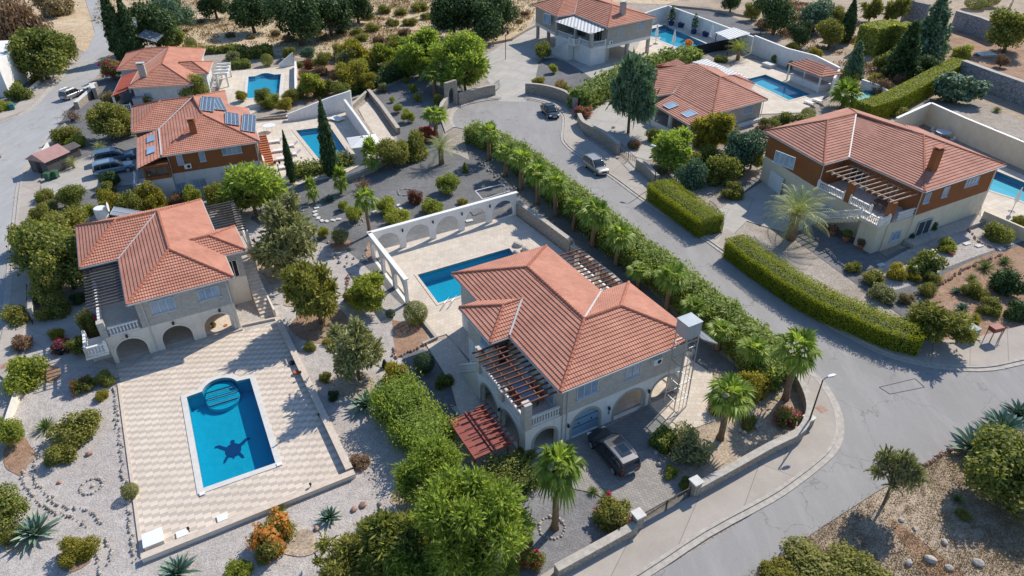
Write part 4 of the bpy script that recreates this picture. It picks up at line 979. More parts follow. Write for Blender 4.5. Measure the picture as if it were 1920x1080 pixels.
r.ridge(a,Mf,Jf,Wf,n_); r.ridge(b,Mf); r.ridge(Wf,l); r.ridge(Jf,c); r.ridge(s0,s2,s3); r.ridge(s4,s5)
rf = r.finish(F_, 'tilepink', valleys=[(v_,Jf)], capmat='ridge')
r = Roof(.46, .07); r.face([(-3.8,9.2,2.75),(-4.9,-.5,2.75),(0,0,3.35),(1.0,10.4,3.35)]); vr = r.finish(F_, 'tilepink', 'veranda_roof')
for y0 in (1.7, 6.0):
    P = lambda x, y: (x, y, 2.75+.14*(x+4.2)+.17); q = [P(-3.4,y0),P(-1.5,y0),P(-1.3,y0+1.7),P(-3.2,y0+1.7)]
    mb = MB(); mb.add(q+[(p[0],p[1],p[2]-.14) for p in q], [(0,1,2,3),(4,5,1,0),(5,6,2,1),(6,7,3,2),(7,4,0,3)]); sk = mb.build('skylight', M['glass'], vr)
    mb = MB(); 
    for i in range(4): mb.bar(Vector(q[i])+Vector((0,0,.02)), Vector(q[(i+1)%4])+Vector((0,0,.02)), .12, .06)
    mb.build('skylight_frame', M['frame'], sk)
slab(F_, [(.6,.5),(11.9,1.4),(13.6,7.0),(15.9,8.2),(17,12.4),(14,12.6),(16.4,17),(4.4,21),(-2,11.4),(1.6,10.9)], 0, 3.3, 'greyrender', 'wall')
window(F_, (0,.9), -90, 3.4, 1.9, 2.3, 1.8, 3); window(F_, (0,1.1), -90, 8.6, 2.4, 2.2, 1.3, 3); ac_unit(F_, (1.6,.6,1.9), -90)
for (x, y) in ((-4.5,0.0),(-4.0,4.7),(-3.4,9.0)): mb = MB(); mb.box(x-.22,x+.22,y-.22,y+.22,0,2.75); mb.build('post', M['white'], F_)
mb = MB(); strip(mb, [(-5.0,-.6),(-5.0,9.4)], -.1, .1, 0, .9); mb.build('veranda_wall', M['white'], F_)
slab(F_, [(.1,.4),(12.2,1.2),(12.2,.7),(.1,-.1)], 0, .5, 'white', 'plinth'); pipe(F_, 12.0,1.2,0,3.3)

# ---- villa G (right)
Gv = thing('villa', 'right hand villa with ochre upper walls, pale lower walls and an orange chimney', 'house', FR['G'], 'two storey villas with tiled roofs')
z = 6.8; zr = 8.9
a, b, c, c2, f4 = (0,0,z), (14.8,.4,z), (16.2,13.0,z), (13.0,13.0,z+.9), (13.9,22.3,z+.2); l, n_, v_ = (-2.6,21.4,z), (-4.1,10.2,z), (.2,10.3,z)
Mg, Jg, Wg = (9.1,7.7,zr), (8.1,16.7,zr), (2.8,16.6,zr)
r = Roof(.42, .07)
for fc in ([a,b,Mg],[b,c,c2,Mg],[c2,f4,Jg,Mg],[f4,l,Wg,Jg],[l,n_,Wg],[n_,v_,Jg,Wg],[v_,a,Mg,Jg]): r.face(fc)
s0 = (12.4,12.0,zr-.4)
r.ridge(a,Mg,Jg,Wg,n_); r.ridge(b,Mg); r.ridge(Wg,l); r.ridge(Jg,f4); r.ridge(c,c2)
r.finish(Gv, 'tilepink', valleys=[(v_,Jg)])
slab(Gv, [(.5,.5),(14.0,.8),(15.4,12.4),(13.2,21.6),(-2.1,20.9),(-3.6,10.7),(.7,10.8)], 3.5, 6.72, 'ochre', 'upper_wall')
slab(Gv, [(-3.6,.5),(14.0,.8),(15.4,12.4),(13.2,21.6),(-2.1,20.9),(-3.6,10.7)], 0, 3.499, 'sandwall', 'lower_wall')
slab(Gv, [(-3.8,.4),(.6,.4),(.7,10.7),(-3.7,10.7)], 3.5, 3.62, 'paveA', 'balcony_floor')
window(Gv, (0,.5), -90, 1.7, 5.5, .95, 1.25, 1); window(Gv, (0,.55), -90, 4.9, 5.5, 1.0, 1.25, 1); window(Gv, (0,.7), -90, 9.7, 5.7, 2.4, 1.0, 4); window(Gv, (0,.5), -90, 3.2, 1.2, 2.4, 2.3, 2, 'glass_door', 'frame', 'darkglass')
window(Gv, (0,.5), -90, -1.6, 1.5, 1.5, 1.2, 2, 'window', 'frame', 'glass')
window(Gv, (-2.85,0), 188, -15.3, 5.7, 2.9, 1.5, 4); window(Gv, (-3.62,0), 180, -8.4, 1.5, 1.6, 1.1, 2)
for y0, mt in ((17.6,'whitetrim'),(13.2,'dark')): mb = MB(); mb.add([(-2.52,y0+1.4,.05),(-3.18,y0-1.5,.05),(-3.18,y0-1.5,2.3),(-2.52,y0+1.4,2.3),(-2.62+.2,y0+1.4,.05),(-3.0,y0-1.5,.05),(-3.0,y0-1.5,2.3),(-2.42,y0+1.4,2.3)], [(0,1,2,3),(3,2,6,7)]); mb.build('garage_door', M[mt], Gv)
window(Gv, (.62,0), 180, -3.4, 4.8, 2.6, 2.1, 4, 'glass_door', 'frame', 'darkglass'); window(Gv, (.66,0), 180, -8.6, 4.8, 2.4, 2.1, 3, 'glass_door', 'frame', 'darkglass')
pipe(Gv, .45,.42,0,6.7); pipe(Gv, -3.62,10.5,0,6.7); pipe(Gv, 14.0,.72,0,6.7)
balustrade(Gv, [(-3.6,10.5),(-3.6,6.8)], 3.6); balustrade(Gv, [(-3.6,5.9),(-3.6,3.1)], 3.6); balustrade(Gv, [(-2.3,.6),(.4,.6)], 3.6, posts=False)
for y in (6.3, .9): mb = MB(); mb.box(-3.75,-3.1,y-.35,y+.35,3.6,6.0); mb.build('pillar', M['ochre'], Gv)
pergola(Gv, -3.6, .3, .9, 9.6, 6.1, 12, 'woodpale', 'x', beams=(-3.2,), over=.5)
mb = MB()
for i in range(16): zt = 3.6-.222*(i+1); mb.box(-5.4,-4.1,3.0+i*.42,3.42+i*.42,max(0,zt-.45),zt)
mb.build('outside_stairs', M['sandwall'], Gv)
slab(Gv, [(-5.4,.45),(-3.75,.45),(-3.75,3.0),(-5.4,3.0)], 3.3, 3.6, 'sandwall', 'landing'); slab(Gv, [(-5.0,.6),(-3.62,.6),(-3.62,6.6),(-4.3,6.6),(-4.9,3.0)], 0, 3.29, 'sandwall', 'landing_wall') if False else slab(Gv, [(-5.0,.6),(-3.62,.6),(-3.62,2.9),(-5.0,2.9)], 0, 3.29, 'sandwall', 'landing_wall')
balustrade(Gv, [(-5.3,9.6,.1),(-5.3,3.0,3.6),(-5.3,.55,3.6),(-3.8,.55,3.6)], h=.95, name='stair_balustrade')
slab(Gv, [(.2,.45),(13.6,.7),(13.6,-.9),(.2,-.9)], 0, .5, 'kerb', 'plinth')
chimney(Gv, 4.3, 2.6, 7.3, 9.9, 'ochre', 1.0, 'ridge')
pergola(Gv, -1.5, 12.0, 22.2, 25.5, 4.6, 14, 'woodpale', 'y', beams=(25.2,), over=.1, posts=((-1,25.2,0),(5,25.2,0),(11.5,25.2,0)), pm='sandwall')
# ------------------------------------------------------------------ plants
RNG = np.random.default_rng(7)
def qmesh(name, V, mat, parent=None, n=4):
    "V: (N, n, 3) separate faces"
    V = np.asarray(V, dtype=np.float32); N_ = V.shape[0]
    me = bpy.data.meshes.new(name); me.vertices.add(N_*n); me.vertices.foreach_set("co", V.reshape(-1))
    me.loops.add(N_*n); me.loops.foreach_set("vertex_index", np.arange(N_*n, dtype=np.int32))
    me.polygons.add(N_); me.polygons.foreach_set("loop_start", np.arange(0, N_*n, n, dtype=np.int32))
    me.polygons.foreach_set("loop_total", np.full(N_, n, dtype=np.int32)); me.update(calc_edges=True)
    if mat: me.materials.append(mat)
    o = bpy.data.objects.new(name, me); COL.objects.link(o)
    if parent is not None: o.parent = parent
    return o
def unit(v): return v/np.maximum(np.linalg.norm(v, axis=-1, keepdims=True), 1e-9)
def cards(p, nrm, size, aspect, lean=None, rs=.35):
    n = len(p); rnd = unit(RNG.normal(size=(n, 3))); t = unit(np.cross(nrm, rnd) if lean is None else lean+rnd*.5)
    t = unit(t-(t*nrm).sum(1, keepdims=True)*nrm*.8); b = unit(np.cross(nrm, t)); s = size*(1+RNG.uniform(-rs, rs, (n, 1)))
    L, Wd = s*aspect*.5, s*.5
    return np.stack([p-t*L, p-b*Wd+t*L*.15, p+t*L, p+b*Wd+t*L*.15], axis=1)
def cloud(lobes, n, size, aspect=1.6, inner=.45, out=.7, lean=None, zmin=.03, rough=.13):
    lob = np.array(lobes, dtype=float); w = (lob[:, 3]*lob[:, 4]+lob[:, 3]*lob[:, 5])**1.0; w /= w.sum()
    k = RNG.choice(len(lob), n, p=w); d = unit(RNG.normal(size=(n, 3)))
    rad = 1-inner*RNG.random((n, 1))**2.2; rad *= 1+rough*RNG.normal(size=(n, 1))
    p = lob[k, :3]+d*lob[k, 3:6]*rad; keep = p[:, 2] > zmin; p, d = p[keep], d[keep]
    nrm = unit(d*out+RNG.normal(size=p.shape)*.55+np.array([0,0,.15]))
    ln = None if lean is None else (np.tile(np.array(lean, float), (len(p), 1)) if lean != 'out' else d)
    return cards(p, nrm, size, aspect, ln)
def trunk_mesh(name, segs, mat, parent):
    mb = MB()
    for pts, r in segs: mb.tube(pts, r, 6)
    return mb.build(name, mat, parent, smooth=True)
def far(o): return o
def proto(name, make):
    o = bpy.data.objects.new(name, None); COL.objects.link(o); make(o); return o
PR = {}; USED = set()
def lobes_dome(nl, zc, rz, rl, seed, spread=.62):
    g = np.random.default_rng(seed); L = []
    for i in range(nl):
        a = g.uniform(0, 6.283); rr = spread*math.sqrt(g.random()); z = zc+rz*g.uniform(-.8, 1)*math.sqrt(max(.05, 1-rr*rr))
        s = rl*g.uniform(.5, 1.3); L.append((rr*math.cos(a), rr*math.sin(a), z, s, s, s*g.uniform(.7, .95)))
    return L
def mk_tree(seed, n=8500, size=.062, aspect=1.5, nl=14, zc=.95, rz=.5, rl=.40, th=.6, **kw):
    def f(o):
        L = lobes_dome(nl, zc, rz, rl, seed); qmesh('crown', cloud(L, n, size, aspect, **kw), None, o).data.materials.append(LEAF['green'])
        segs = [([(0,0,-.05),(.03,.02,th*.5),(0,.02,th)], [.085,.065,.05])]
        for l in L[:8]: segs.append(([(0,.02,th*.75),(l[0]*.5,l[1]*.5,(th+l[2])*.5),(l[0],l[1],l[2])], [.04,.025,.01]))
        trunk_mesh('trunk', segs, M['bark'], o)
    return f
def mk_bush(seed, n=5600, size=.072, aspect=1.5, nl=12, zc=.42, rz=.42, rl=.42, **kw):
    def f(o):
        L = lobes_dome(nl, zc, rz, rl, seed, .66); qmesh('foliage', cloud(L, n, size, aspect, **kw), None, o).data.materials.append(LEAF['green'])
        trunk_mesh('stems', [([(0,0,-.02),(l[0]*.4,l[1]*.4,l[2]*.6),(l[0]*.9,l[1]*.9,l[2])], [.03,.02,.008]) for l in L[:6]], M['bark'], o)
    return f
def mk_ball(n=7000):
    def f(o):
        qmesh('foliage', cloud([(0,0,.95,.97,.97,.92)], n, .052, 1.3, inner=.2, out=1.6, rough=.025), None, o).data.materials.append(LEAF['green'])
        trunk_mesh('stems', [([(0,0,-.02),(0,0,.9)], [.06,.04])], M['bark'], o)
    return f
def mk_cypress(n=5200):
    def f(o):
        L = [(0.06*math.sin(i*2.1), .06*math.cos(i*1.7), .5+i*.62, w, w, .62) for i, w in enumerate((.62,.80,.92,.95,.95,.93,.9,.86,.8,.72,.62,.52,.40,.27,.15))]
        qmesh('crown', cloud(L, n, .19, 2.2, inner=.3, out=1.2, lean=(0,0,1), rough=.08), None, o).data.materials.append(LEAF['green'])
        trunk_mesh('trunk', [([(0,0,-.1),(0,0,6)], [.12,.05])], M['bark'], o)
    return f
def mk_conifer(seed, n=5200):
    g = np.random.default_rng(seed)
    def f(o):
        L = []; segs = [([(0,0,-.05),(0,0,3.0)], [.09,.02])]
        for i in range(34):
            t = i/33; z = .35+t*2.75; R = (1-t)**.8*.95+.05; a = i*2.4+g.uniform(-.3,.3); rr = R*g.uniform(.45, .75)
            L.append((rr*math.cos(a), rr*math.sin(a), z, .12+.30*R, .12+.30*R, .16+.12*R)); segs.append(([(0,0,z-.1),(rr*math.cos(a),rr*math.sin(a),z)], [.03,.01]))
        qmesh('crown', cloud(L, n, .10, 1.9, inner=.6, out=.6, lean='out'), None, o).data.materials.append(LEAF['green'])
        trunk_mesh('trunk', segs, M['bark'], o)
    return f
def mk_feather(seed, n=9000, size=.05, aspect=4.2, nl=20, zc=1.0, rz=.62, rl=.33, th=.8, up=.8):
    g = np.random.default_rng(seed)
    def f(o):
        L = lobes_dome(nl, zc, rz, rl, seed, .7)
        V = cloud(L, n, size, aspect, inner=.8, out=.2, lean='out', rough=.16)
        # fine sprays that reach beyond the crown
        sp = []
        for i in range(70):
            l = L[g.integers(len(L))]; d = unit(g.normal(size=3)+np.array([0,0,up])); q0 = np.array(l[:3])+d*np.array(l[3:6])*.6
            ts = np.linspace(0, 1, 14)[:, None]; pts = q0+d*ts*.36+np.array([0,0,-.12])*ts**2
            sp.append(cards(pts, unit(g.normal(size=pts.shape)), size, aspect, np.tile(d, (14,1))))
        qmesh('crown', np.concatenate([V]+sp), None, o).data.materials.append(LEAF['green'])
        segs = [([(0,0,-.05),(.04,0,th*.5),(0,.03,th)], [.07,.05,.04])]
        for l in L[:12]: segs.append(([(0,.02,th*.6),(l[0]*.5,l[1]*.5,(th*.8+l[2])*.5),(l[0],l[1],l[2])], [.035,.02,.008]))
        trunk_mesh('trunk', segs, M['bark'], o)
    return f
def mk_fanpalm(seed, nf=25, blades=15, droop=.5, skirt=10, th=2.3):
    g = np.random.default_rng(seed)
    def f(o):
        V = []; D = []
        top = np.array([0, 0, th])
        def fan(az, el, plen, R, dst, dr):
            d = np.array([math.cos(az)*math.cos(el), math.sin(az)*math.cos(el), math.sin(el)])
            hub = top+d*plen; side = unit(np.cross(d, [0,0,1.])); upv = unit(np.cross(side, d))
            w = .012; V.append([top-side*w, top+side*w, hub+side*w, hub-side*w]) if dst is V else None
            for k in range(blades):
                a = math.radians(-105+210*k/(blades-1)); bd = d*math.cos(a)+side*math.sin(a)
                r = R*(1-.25*abs(a)/1.9)*g.uniform(.88, 1.08); wd = unit(np.cross(bd, upv))*R*.085
                mid = hub+bd*r*.55+upv*.03; tip = hub+bd*r+np.array([0,0,-dr*r*.55])-upv*.02
                fold = upv*R*.03*(1 if k % 2 else -1)
                dst.append([hub, mid-wd+fold, tip, mid+wd-fold])
        for i in range(nf):
            el = math.radians(74-112*(i/nf)**1.0+g.uniform(-7, 7)); fan(i*2.399+g.uniform(-.2,.2), el, .50*g.uniform(.75,1.15), .60*g.uniform(.8,1.1), V, droop*(.4+i/nf))
        for i in range(skirt): fan(i*2.399, math.radians(-62+g.uniform(-12,10)), .28, .38, D, .5)
        qmesh('crown', V, LEAF['palm'], o)
        if D: qmesh('dead_fronds', D, LEAF['deadfrond'], o)
        n = 14; trunk_mesh('trunk', [([(0.02*math.sin(i*.6), 0, th*i/n) for i in range(n+1)], [.14-.03*i/n+(.012 if i % 2 else 0)+(.05 if i == 0 else 0) for i in range(n+1)])], M['palmbark'], o)
    return f
def mk_datepalm(seed, nf=38, th=.8, L=1.15):
    g = np.random.default_rng(seed)
    def f(o):
        V = []
        for i in range(nf):
            az = i*2.399; el = math.radians(80-88*(i/nf)+g.uniform(-6,6)); l = L*g.uniform(.85,1.1); d = np.array([math.cos(az), math.sin(az), 0])
            prev = None; m = 20
            for k in range(m):
                t = (k+1)/m; e = el-1.15*t*t; p = (prev if prev is not None else np.array([0,0,th]))+(d*math.cos(e)+np.array([0,0,math.sin(e)]))*l/m
                s = np.cross(d, [0,0,1.]); q = prev if prev is not None else np.array([0,0,th])
                w = .011; V.append([q-s*w, q+s*w, p+s*w*.7, p-s*w*.7])
                if k > 1:
                    ll = .24*math.sin(math.pi*min(1, .12+t*.86))+.04
                    for sg in (-1, 1):
                        tip = p+s*sg*ll*.8+(d*math.cos(e)+np.array([0,0,math.sin(e)]))*ll*.55+np.array([0,0,-.25*ll]); b = (p-q)*.38
                        V.append([q, tip-b*.1, tip, q+b])
                prev = p
        qmesh('crown', V, LEAF['date'], o)
        trunk_mesh('trunk', [([(0,0,-.05),(0,0,th*.5),(0,0,th*1.05)], [.17,.15,.16])], M['palmbark'], o)
    return f
def mk_agave(seed, n=44, wid=.085, Ln=1.0, elev=(12, 82), curl=.35):
    g = np.random.default_rng(seed)
    def f(o):
        mb = MB()
        for i in range(n):
            az = i*2.399+g.uniform(-.12,.12); el = math.radians(elev[1]-(elev[1]-elev[0])*(i/n)**.8+g.uniform(-5,5)); l = Ln*(.62+.38*i/n)*g.uniform(.85,1.1)
            d = Vector((math.cos(az), math.sin(az), 0)); s = Vector((-d.y, d.x, 0)); pts = []; p = Vector((0,0,.05)); m = 5
            for k in range(m+1):
                t = k/m; e = el-curl*t*t*(.3+i/n); dr = d*math.cos(e)+Vector((0,0,math.sin(e))); up = (-d*math.sin(e)+Vector((0,0,math.cos(e))))
                w = wid*(.65+1.1*t-1.75*t**3)*1.0; w = max(w, .004); pts.append((p-s*w+up*w*.45, p-up*w*.12, p+s*w+up*w*.45)); p = p+dr*l/m
            vs = [q for tr in pts for q in tr]; fs = []
            for k in range(m): a = k*3; fs += [(a, a+1, a+4, a+3), (a+1, a+2, a+5, a+4)]
            mb.add(vs, fs)
        mb.build('leaves', LEAF['agave'], o)
    return f
def mk_bare(seed, n=26):
    g = np.random.default_rng(seed)
    def f(o):
        segs = []; tips = []
        for i in range(n):
            az = g.uniform(0, 6.28); el = g.uniform(.5, 1.4); d = np.array([math.cos(az)*math.cos(el), math.sin(az)*math.cos(el), math.sin(el)]); m = d*.5+g.normal(size=3)*.06; e = d*g.uniform(.8,1.1)+g.normal(size=3)*.1
            segs.append(([(0,0,0), tuple(m), tuple(e)], [.022,.014,.005])); tips.append(e)
            for j in range(3): q = m+(e-m)*g.random(); r_ = q+g.normal(size=3)*.2; segs.append(([tuple(q), tuple(r_)], [.009,.003])); tips.append(r_)
        trunk_mesh('stems', segs, M['bark'], o); p = np.repeat(np.array(tips), 9, 0)+g.normal(size=(len(tips)*9, 3))*.09
        qmesh('foliage', cards(p, unit(g.normal(size=p.shape)), .06, 1.6), None, o).data.materials.append(LEAF['dry'])
    return f
LEAF = {
 'green': m_leaf("leaves_green", [(0.073,0.103,0.023),(0.150,0.194,0.044),(0.283,0.297,0.067),(0.434,0.388,0.106)]),
 'bright': m_leaf("leaves_bright_green", [(0.130,0.180,0.031),(0.244,0.296,0.055),(0.391,0.422,0.077),(0.587,0.528,0.126)], .32),
 'yellow': m_leaf("leaves_yellow_green", [(0.130,0.137,0.024),(0.242,0.235,0.036),(0.372,0.324,0.053),(0.502,0.405,0.096)], .32),
 'olive': m_leaf("leaves_olive", [(.12,.125,.026),(.20,.205,.042),(.30,.295,.07),(.40,.385,.11)]),
 'dark': m_leaf("leaves_dark", [(0.021,0.046,0.017),(0.041,0.082,0.029),(0.076,0.131,0.042),(0.126,0.182,0.061)], .15),
 'blue': m_leaf("leaves_blue_green", [(0.046,0.096,0.055),(0.087,0.160,0.092),(0.146,0.240,0.147),(0.250,0.340,0.221)], .15),
 'greyg': m_leaf("leaves_grey_green", [(0.128,0.132,0.057),(0.218,0.232,0.105),(0.334,0.342,0.158),(0.489,0.464,0.234)], .2),
 'acacia': m_leaf("leaves_acacia", [(.15,.20,.04),(.25,.33,.06),(.36,.45,.09),(.50,.58,.17)], .35),
 'hedge': m_leaf("leaves_clipped_hedge", [(.17,.20,.012),(.25,.28,.016),(.32,.35,.02),(.41,.42,.03)], .25),
 'oleander': m_leaf("leaves_oleander", [(0.097,0.140,0.030),(0.171,0.240,0.050),(0.274,0.350,0.080),(0.433,0.470,0.150)], .25),
 'palm': m_leaf("leaves_palm", [(0.103,0.165,0.030),(0.194,0.280,0.050),(0.308,0.410,0.080),(0.524,0.570,0.170)], .3, .45),
 'date': m_leaf("leaves_date_palm", [(0.126,0.180,0.077),(0.224,0.288,0.115),(0.364,0.408,0.154),(0.616,0.576,0.230)], .2, .5),
 'agave': m_leaf("leaves_agave", [(0.094,0.163,0.128),(0.144,0.236,0.179),(0.220,0.309,0.232),(0.338,0.423,0.314)], .05, .5),
 'yucca': m_leaf("leaves_yucca", [(0.085,0.146,0.045),(0.152,0.227,0.075),(0.254,0.309,0.120),(0.406,0.406,0.194)], .12, .5),
 'dry': m_leaf("leaves_dry", [(.16,.12,.06),(.24,.18,.09),(.33,.25,.13),(.40,.33,.2)], .15),
 'brown': m_leaf("leaves_brown", [(0.118,0.073,0.045),(0.203,0.122,0.075),(0.304,0.195,0.120),(0.406,0.276,0.179)], .15),
 'red': m_leaf("leaves_red", [(.09,.03,.02),(.17,.06,.04),(.25,.10,.06),(.32,.16,.1)], .2),
 'deadfrond': m_leaf("dead_fronds", [(.16,.10,.05),(.24,.16,.09),(.30,.22,.13)], .1),
 'pink': m_leaf("flowers_pink", [(.42,.03,.16),(.55,.06,.24),(.65,.14,.32)], .3), 'orange': m_leaf("flowers_orange", [(.55,.20,.03),(.70,.30,.06),(.72,.42,.16)], .3),
 'salmon': m_leaf("flowers_salmon", [(.50,.16,.13),(.62,.24,.18),(.68,.36,.28)], .3), 'crimson': m_leaf("flowers_crimson", [(.42,.02,.03),(.58,.05,.07),(.62,.10,.12)], .3), 'cream': m_leaf("flowers_cream", [(.55,.52,.35),(.68,.66,.5),(.75,.72,.6)], .3),
}
# kind: (prototypes, crown centre height in crown radii, names)
PR = {
 'tree': ([proto('tree', mk_tree(s)) for s in (11, 12, 13)], .95), 'bush': ([proto('bush', mk_bush(s)) for s in (21, 22, 23)], .5),
 'ball': ([proto('clipped_bush', mk_ball())], .95), 'sparse': ([proto('slender_tree', mk_feather(47, 4200, .045, 3.6, 18, 1.15, .5, .28, 1.1))], 1.15), 'cypress': ([proto('cypress_tree', mk_cypress())], 4.6), 'conifer': ([proto('conifer_tree', mk_conifer(s)) for s in (31, 32)], 1.5),
 'feather': ([proto('feathery_tree', mk_feather(s)) for s in (41, 42)], 1.0), 'bigfeather': ([proto('feathery_tree', mk_feather(44, 19000, .030, 3.6, 34, 1.0, .6, .27)), proto('feathery_tree', mk_feather(45, 19000, .030, 3.6, 30, 1.0, .6, .28))], 1.0),
 'grey': ([proto('grey_leaved_tree', mk_feather(s, 9500, .045, 3.4, 24, .95, .75, .28)) for s in (51, 52)], .95),
 'fan': ([proto('fan_palm', mk_fanpalm(*a)) for a in ((61, 25, 15, .5, 10), (62, 20, 15, .75, 16), (63, 28, 13, .4, 6), (66, 22, 15, .9, 20), (67, 25, 15, .6, 3))], 2.3), 'shortfan': ([proto('fan_palm', mk_fanpalm(s, 30, 15, .35, 0, .75)) for s in (64, 65)], .75), 'date': ([proto('date_palm', mk_datepalm(s)) for s in (71, 72)], .8),
 'agave': ([proto('agave', mk_agave(s)) for s in (81, 82)], .35), 'yucca': ([proto('yucca', mk_agave(s, 70, .035, 1.0, (5, 85), .2)) for s in (83, 84)], .35),
 'bare': ([proto('dry_shrub', mk_bare(s)) for s in (91, 92)], .5), 'loose': ([proto('loose_shrub', mk_bush(s, 5000, .05, 2.8, 18, .5, .42, .32, inner=.8, out=.3)) for s in (95, 96)], .5),
 'broad': ([proto('broadleaf_tree', mk_tree(s, 6500, .095, 1.4, 14, .8, .5, .38, .5, out=.9)) for s in (98, 99)], .8),
}
CNT = {}
def plant(kind, cx, cy, rpx, label, leaf=None, hs=1.0, cat=None, base=None, flowers=None, name=None, group=None, nfl=260, rot=None, fs=.13, flush=False):
    "crown centre and radius as seen; hs stretches the height"
    ps, zc = PR[kind]; i = CNT.get(kind, 0); CNT[kind] = i+1; p = ps[i % len(ps)]
    z = 1.0; rpx *= GROW.get(kind, 1.0)
    for _ in range(4): r = rpx*mpp(cx, cy, z)/ (1/1.0); z = zc*r*hs
    # distance along the ray is longer than t*1 px: convert with the focal scale
    g = G(cx, cy, z)
    if base: 
        g = G(base[0], base[1]); 
        # height that makes the crown appear where the photo has it
        best = min((abs(PXY(g, h)[1]-cy), h) for h in [k*.1 for k in range(3, 200)])[1]; hs = max(.3, best/(zc*r))
    rt = rot if rot is not None else RNG.uniform(0, 6.28)
    tilt = Matrix.Rotation(RNG.uniform(-.07, .07), 4, 'X') if kind in ('fan', 'shortfan') else Matrix.Identity(4)
    mw = at((g.x, g.y, 0), rt, (r, r, r*hs)) @ tilt
    if id(p) in USED: o = clone(p, mw, label)
    else: USED.add(id(p)); o = p; o.matrix_world = mw
    o['label'] = label; o['category'] = cat or DEFCAT[kind]
    if 'group' in o: del o['group']
    if group: o['group'] = group
    if name: o.name = name
    cr = [c for c in o.children if c.name.split('.')[0] in ('crown', 'foliage', 'leaves')][0]
    lm = leaf or DEFLEAF[kind]
    if cr.material_slots: cr.material_slots[0].link = 'OBJECT'; cr.material_slots[0].material = LEAF[lm]
    if flowers:
        if isinstance(flowers, str): flowers = (flowers, nfl)
        flowers = (flowers[0], int(flowers[1]*2.6))
        me = cr.data; nv = len(me.polygons); sel = RNG.choice(nv, min(flowers[1], nv), replace=False)
        key = (me.name, flowers[1]); co = np.empty(len(me.vertices)*3, dtype=np.float32); me.vertices.foreach_get("co", co); P = co.reshape(-1, 4, 3).mean(1) if len(me.vertices) == 4*nv else co.reshape(-1, 3)[:nv]
        pp = P[sel % len(P)]; cen = P.mean(0); d = unit(pp-cen); pp = pp+d*.06
        # flowers gather in sprays
        q = np.repeat(pp[:max(6, flowers[1]//9)], 9, 0); q = q+RNG.normal(size=q.shape)*.06
        qmesh('flowers', cards(q, unit(d[:len(q)//9].repeat(9, 0)+RNG.normal(size=q.shape)*.4), fs, 1.1), LEAF[flowers[0]], o)['kind'] = 'stuff'
    return o
def PXY(g, z):
    d = CAM_H-z; fw = g.y*CP+d*SP; return 960+FPX*g.x/fw, 540+FPX*(d*CP-g.y*SP)/fw
GROW = dict(tree=1.14, bush=1.12, loose=1.12, feather=1.16, bigfeather=1.2, grey=1.12, broad=1.1)
DEFLEAF = dict(tree='green', bush='olive', ball='green', cypress='dark', conifer='blue', sparse='greyg', feather='acacia', bigfeather='acacia', grey='greyg', fan='palm', shortfan='palm', date='date', agave='agave', yucca='yucca', bare='brown', loose='olive', broad='green')
DEFCAT = dict(tree='tree', bush='bush', ball='clipped bush', cypress='cypress tree', conifer='conifer tree', sparse='tree', feather='tree', bigfeather='tree', grey='tree', fan='palm tree', shortfan='palm tree', date='palm tree', agave='agave', yucca='yucca', bare='shrub', loose='shrub', broad='tree')

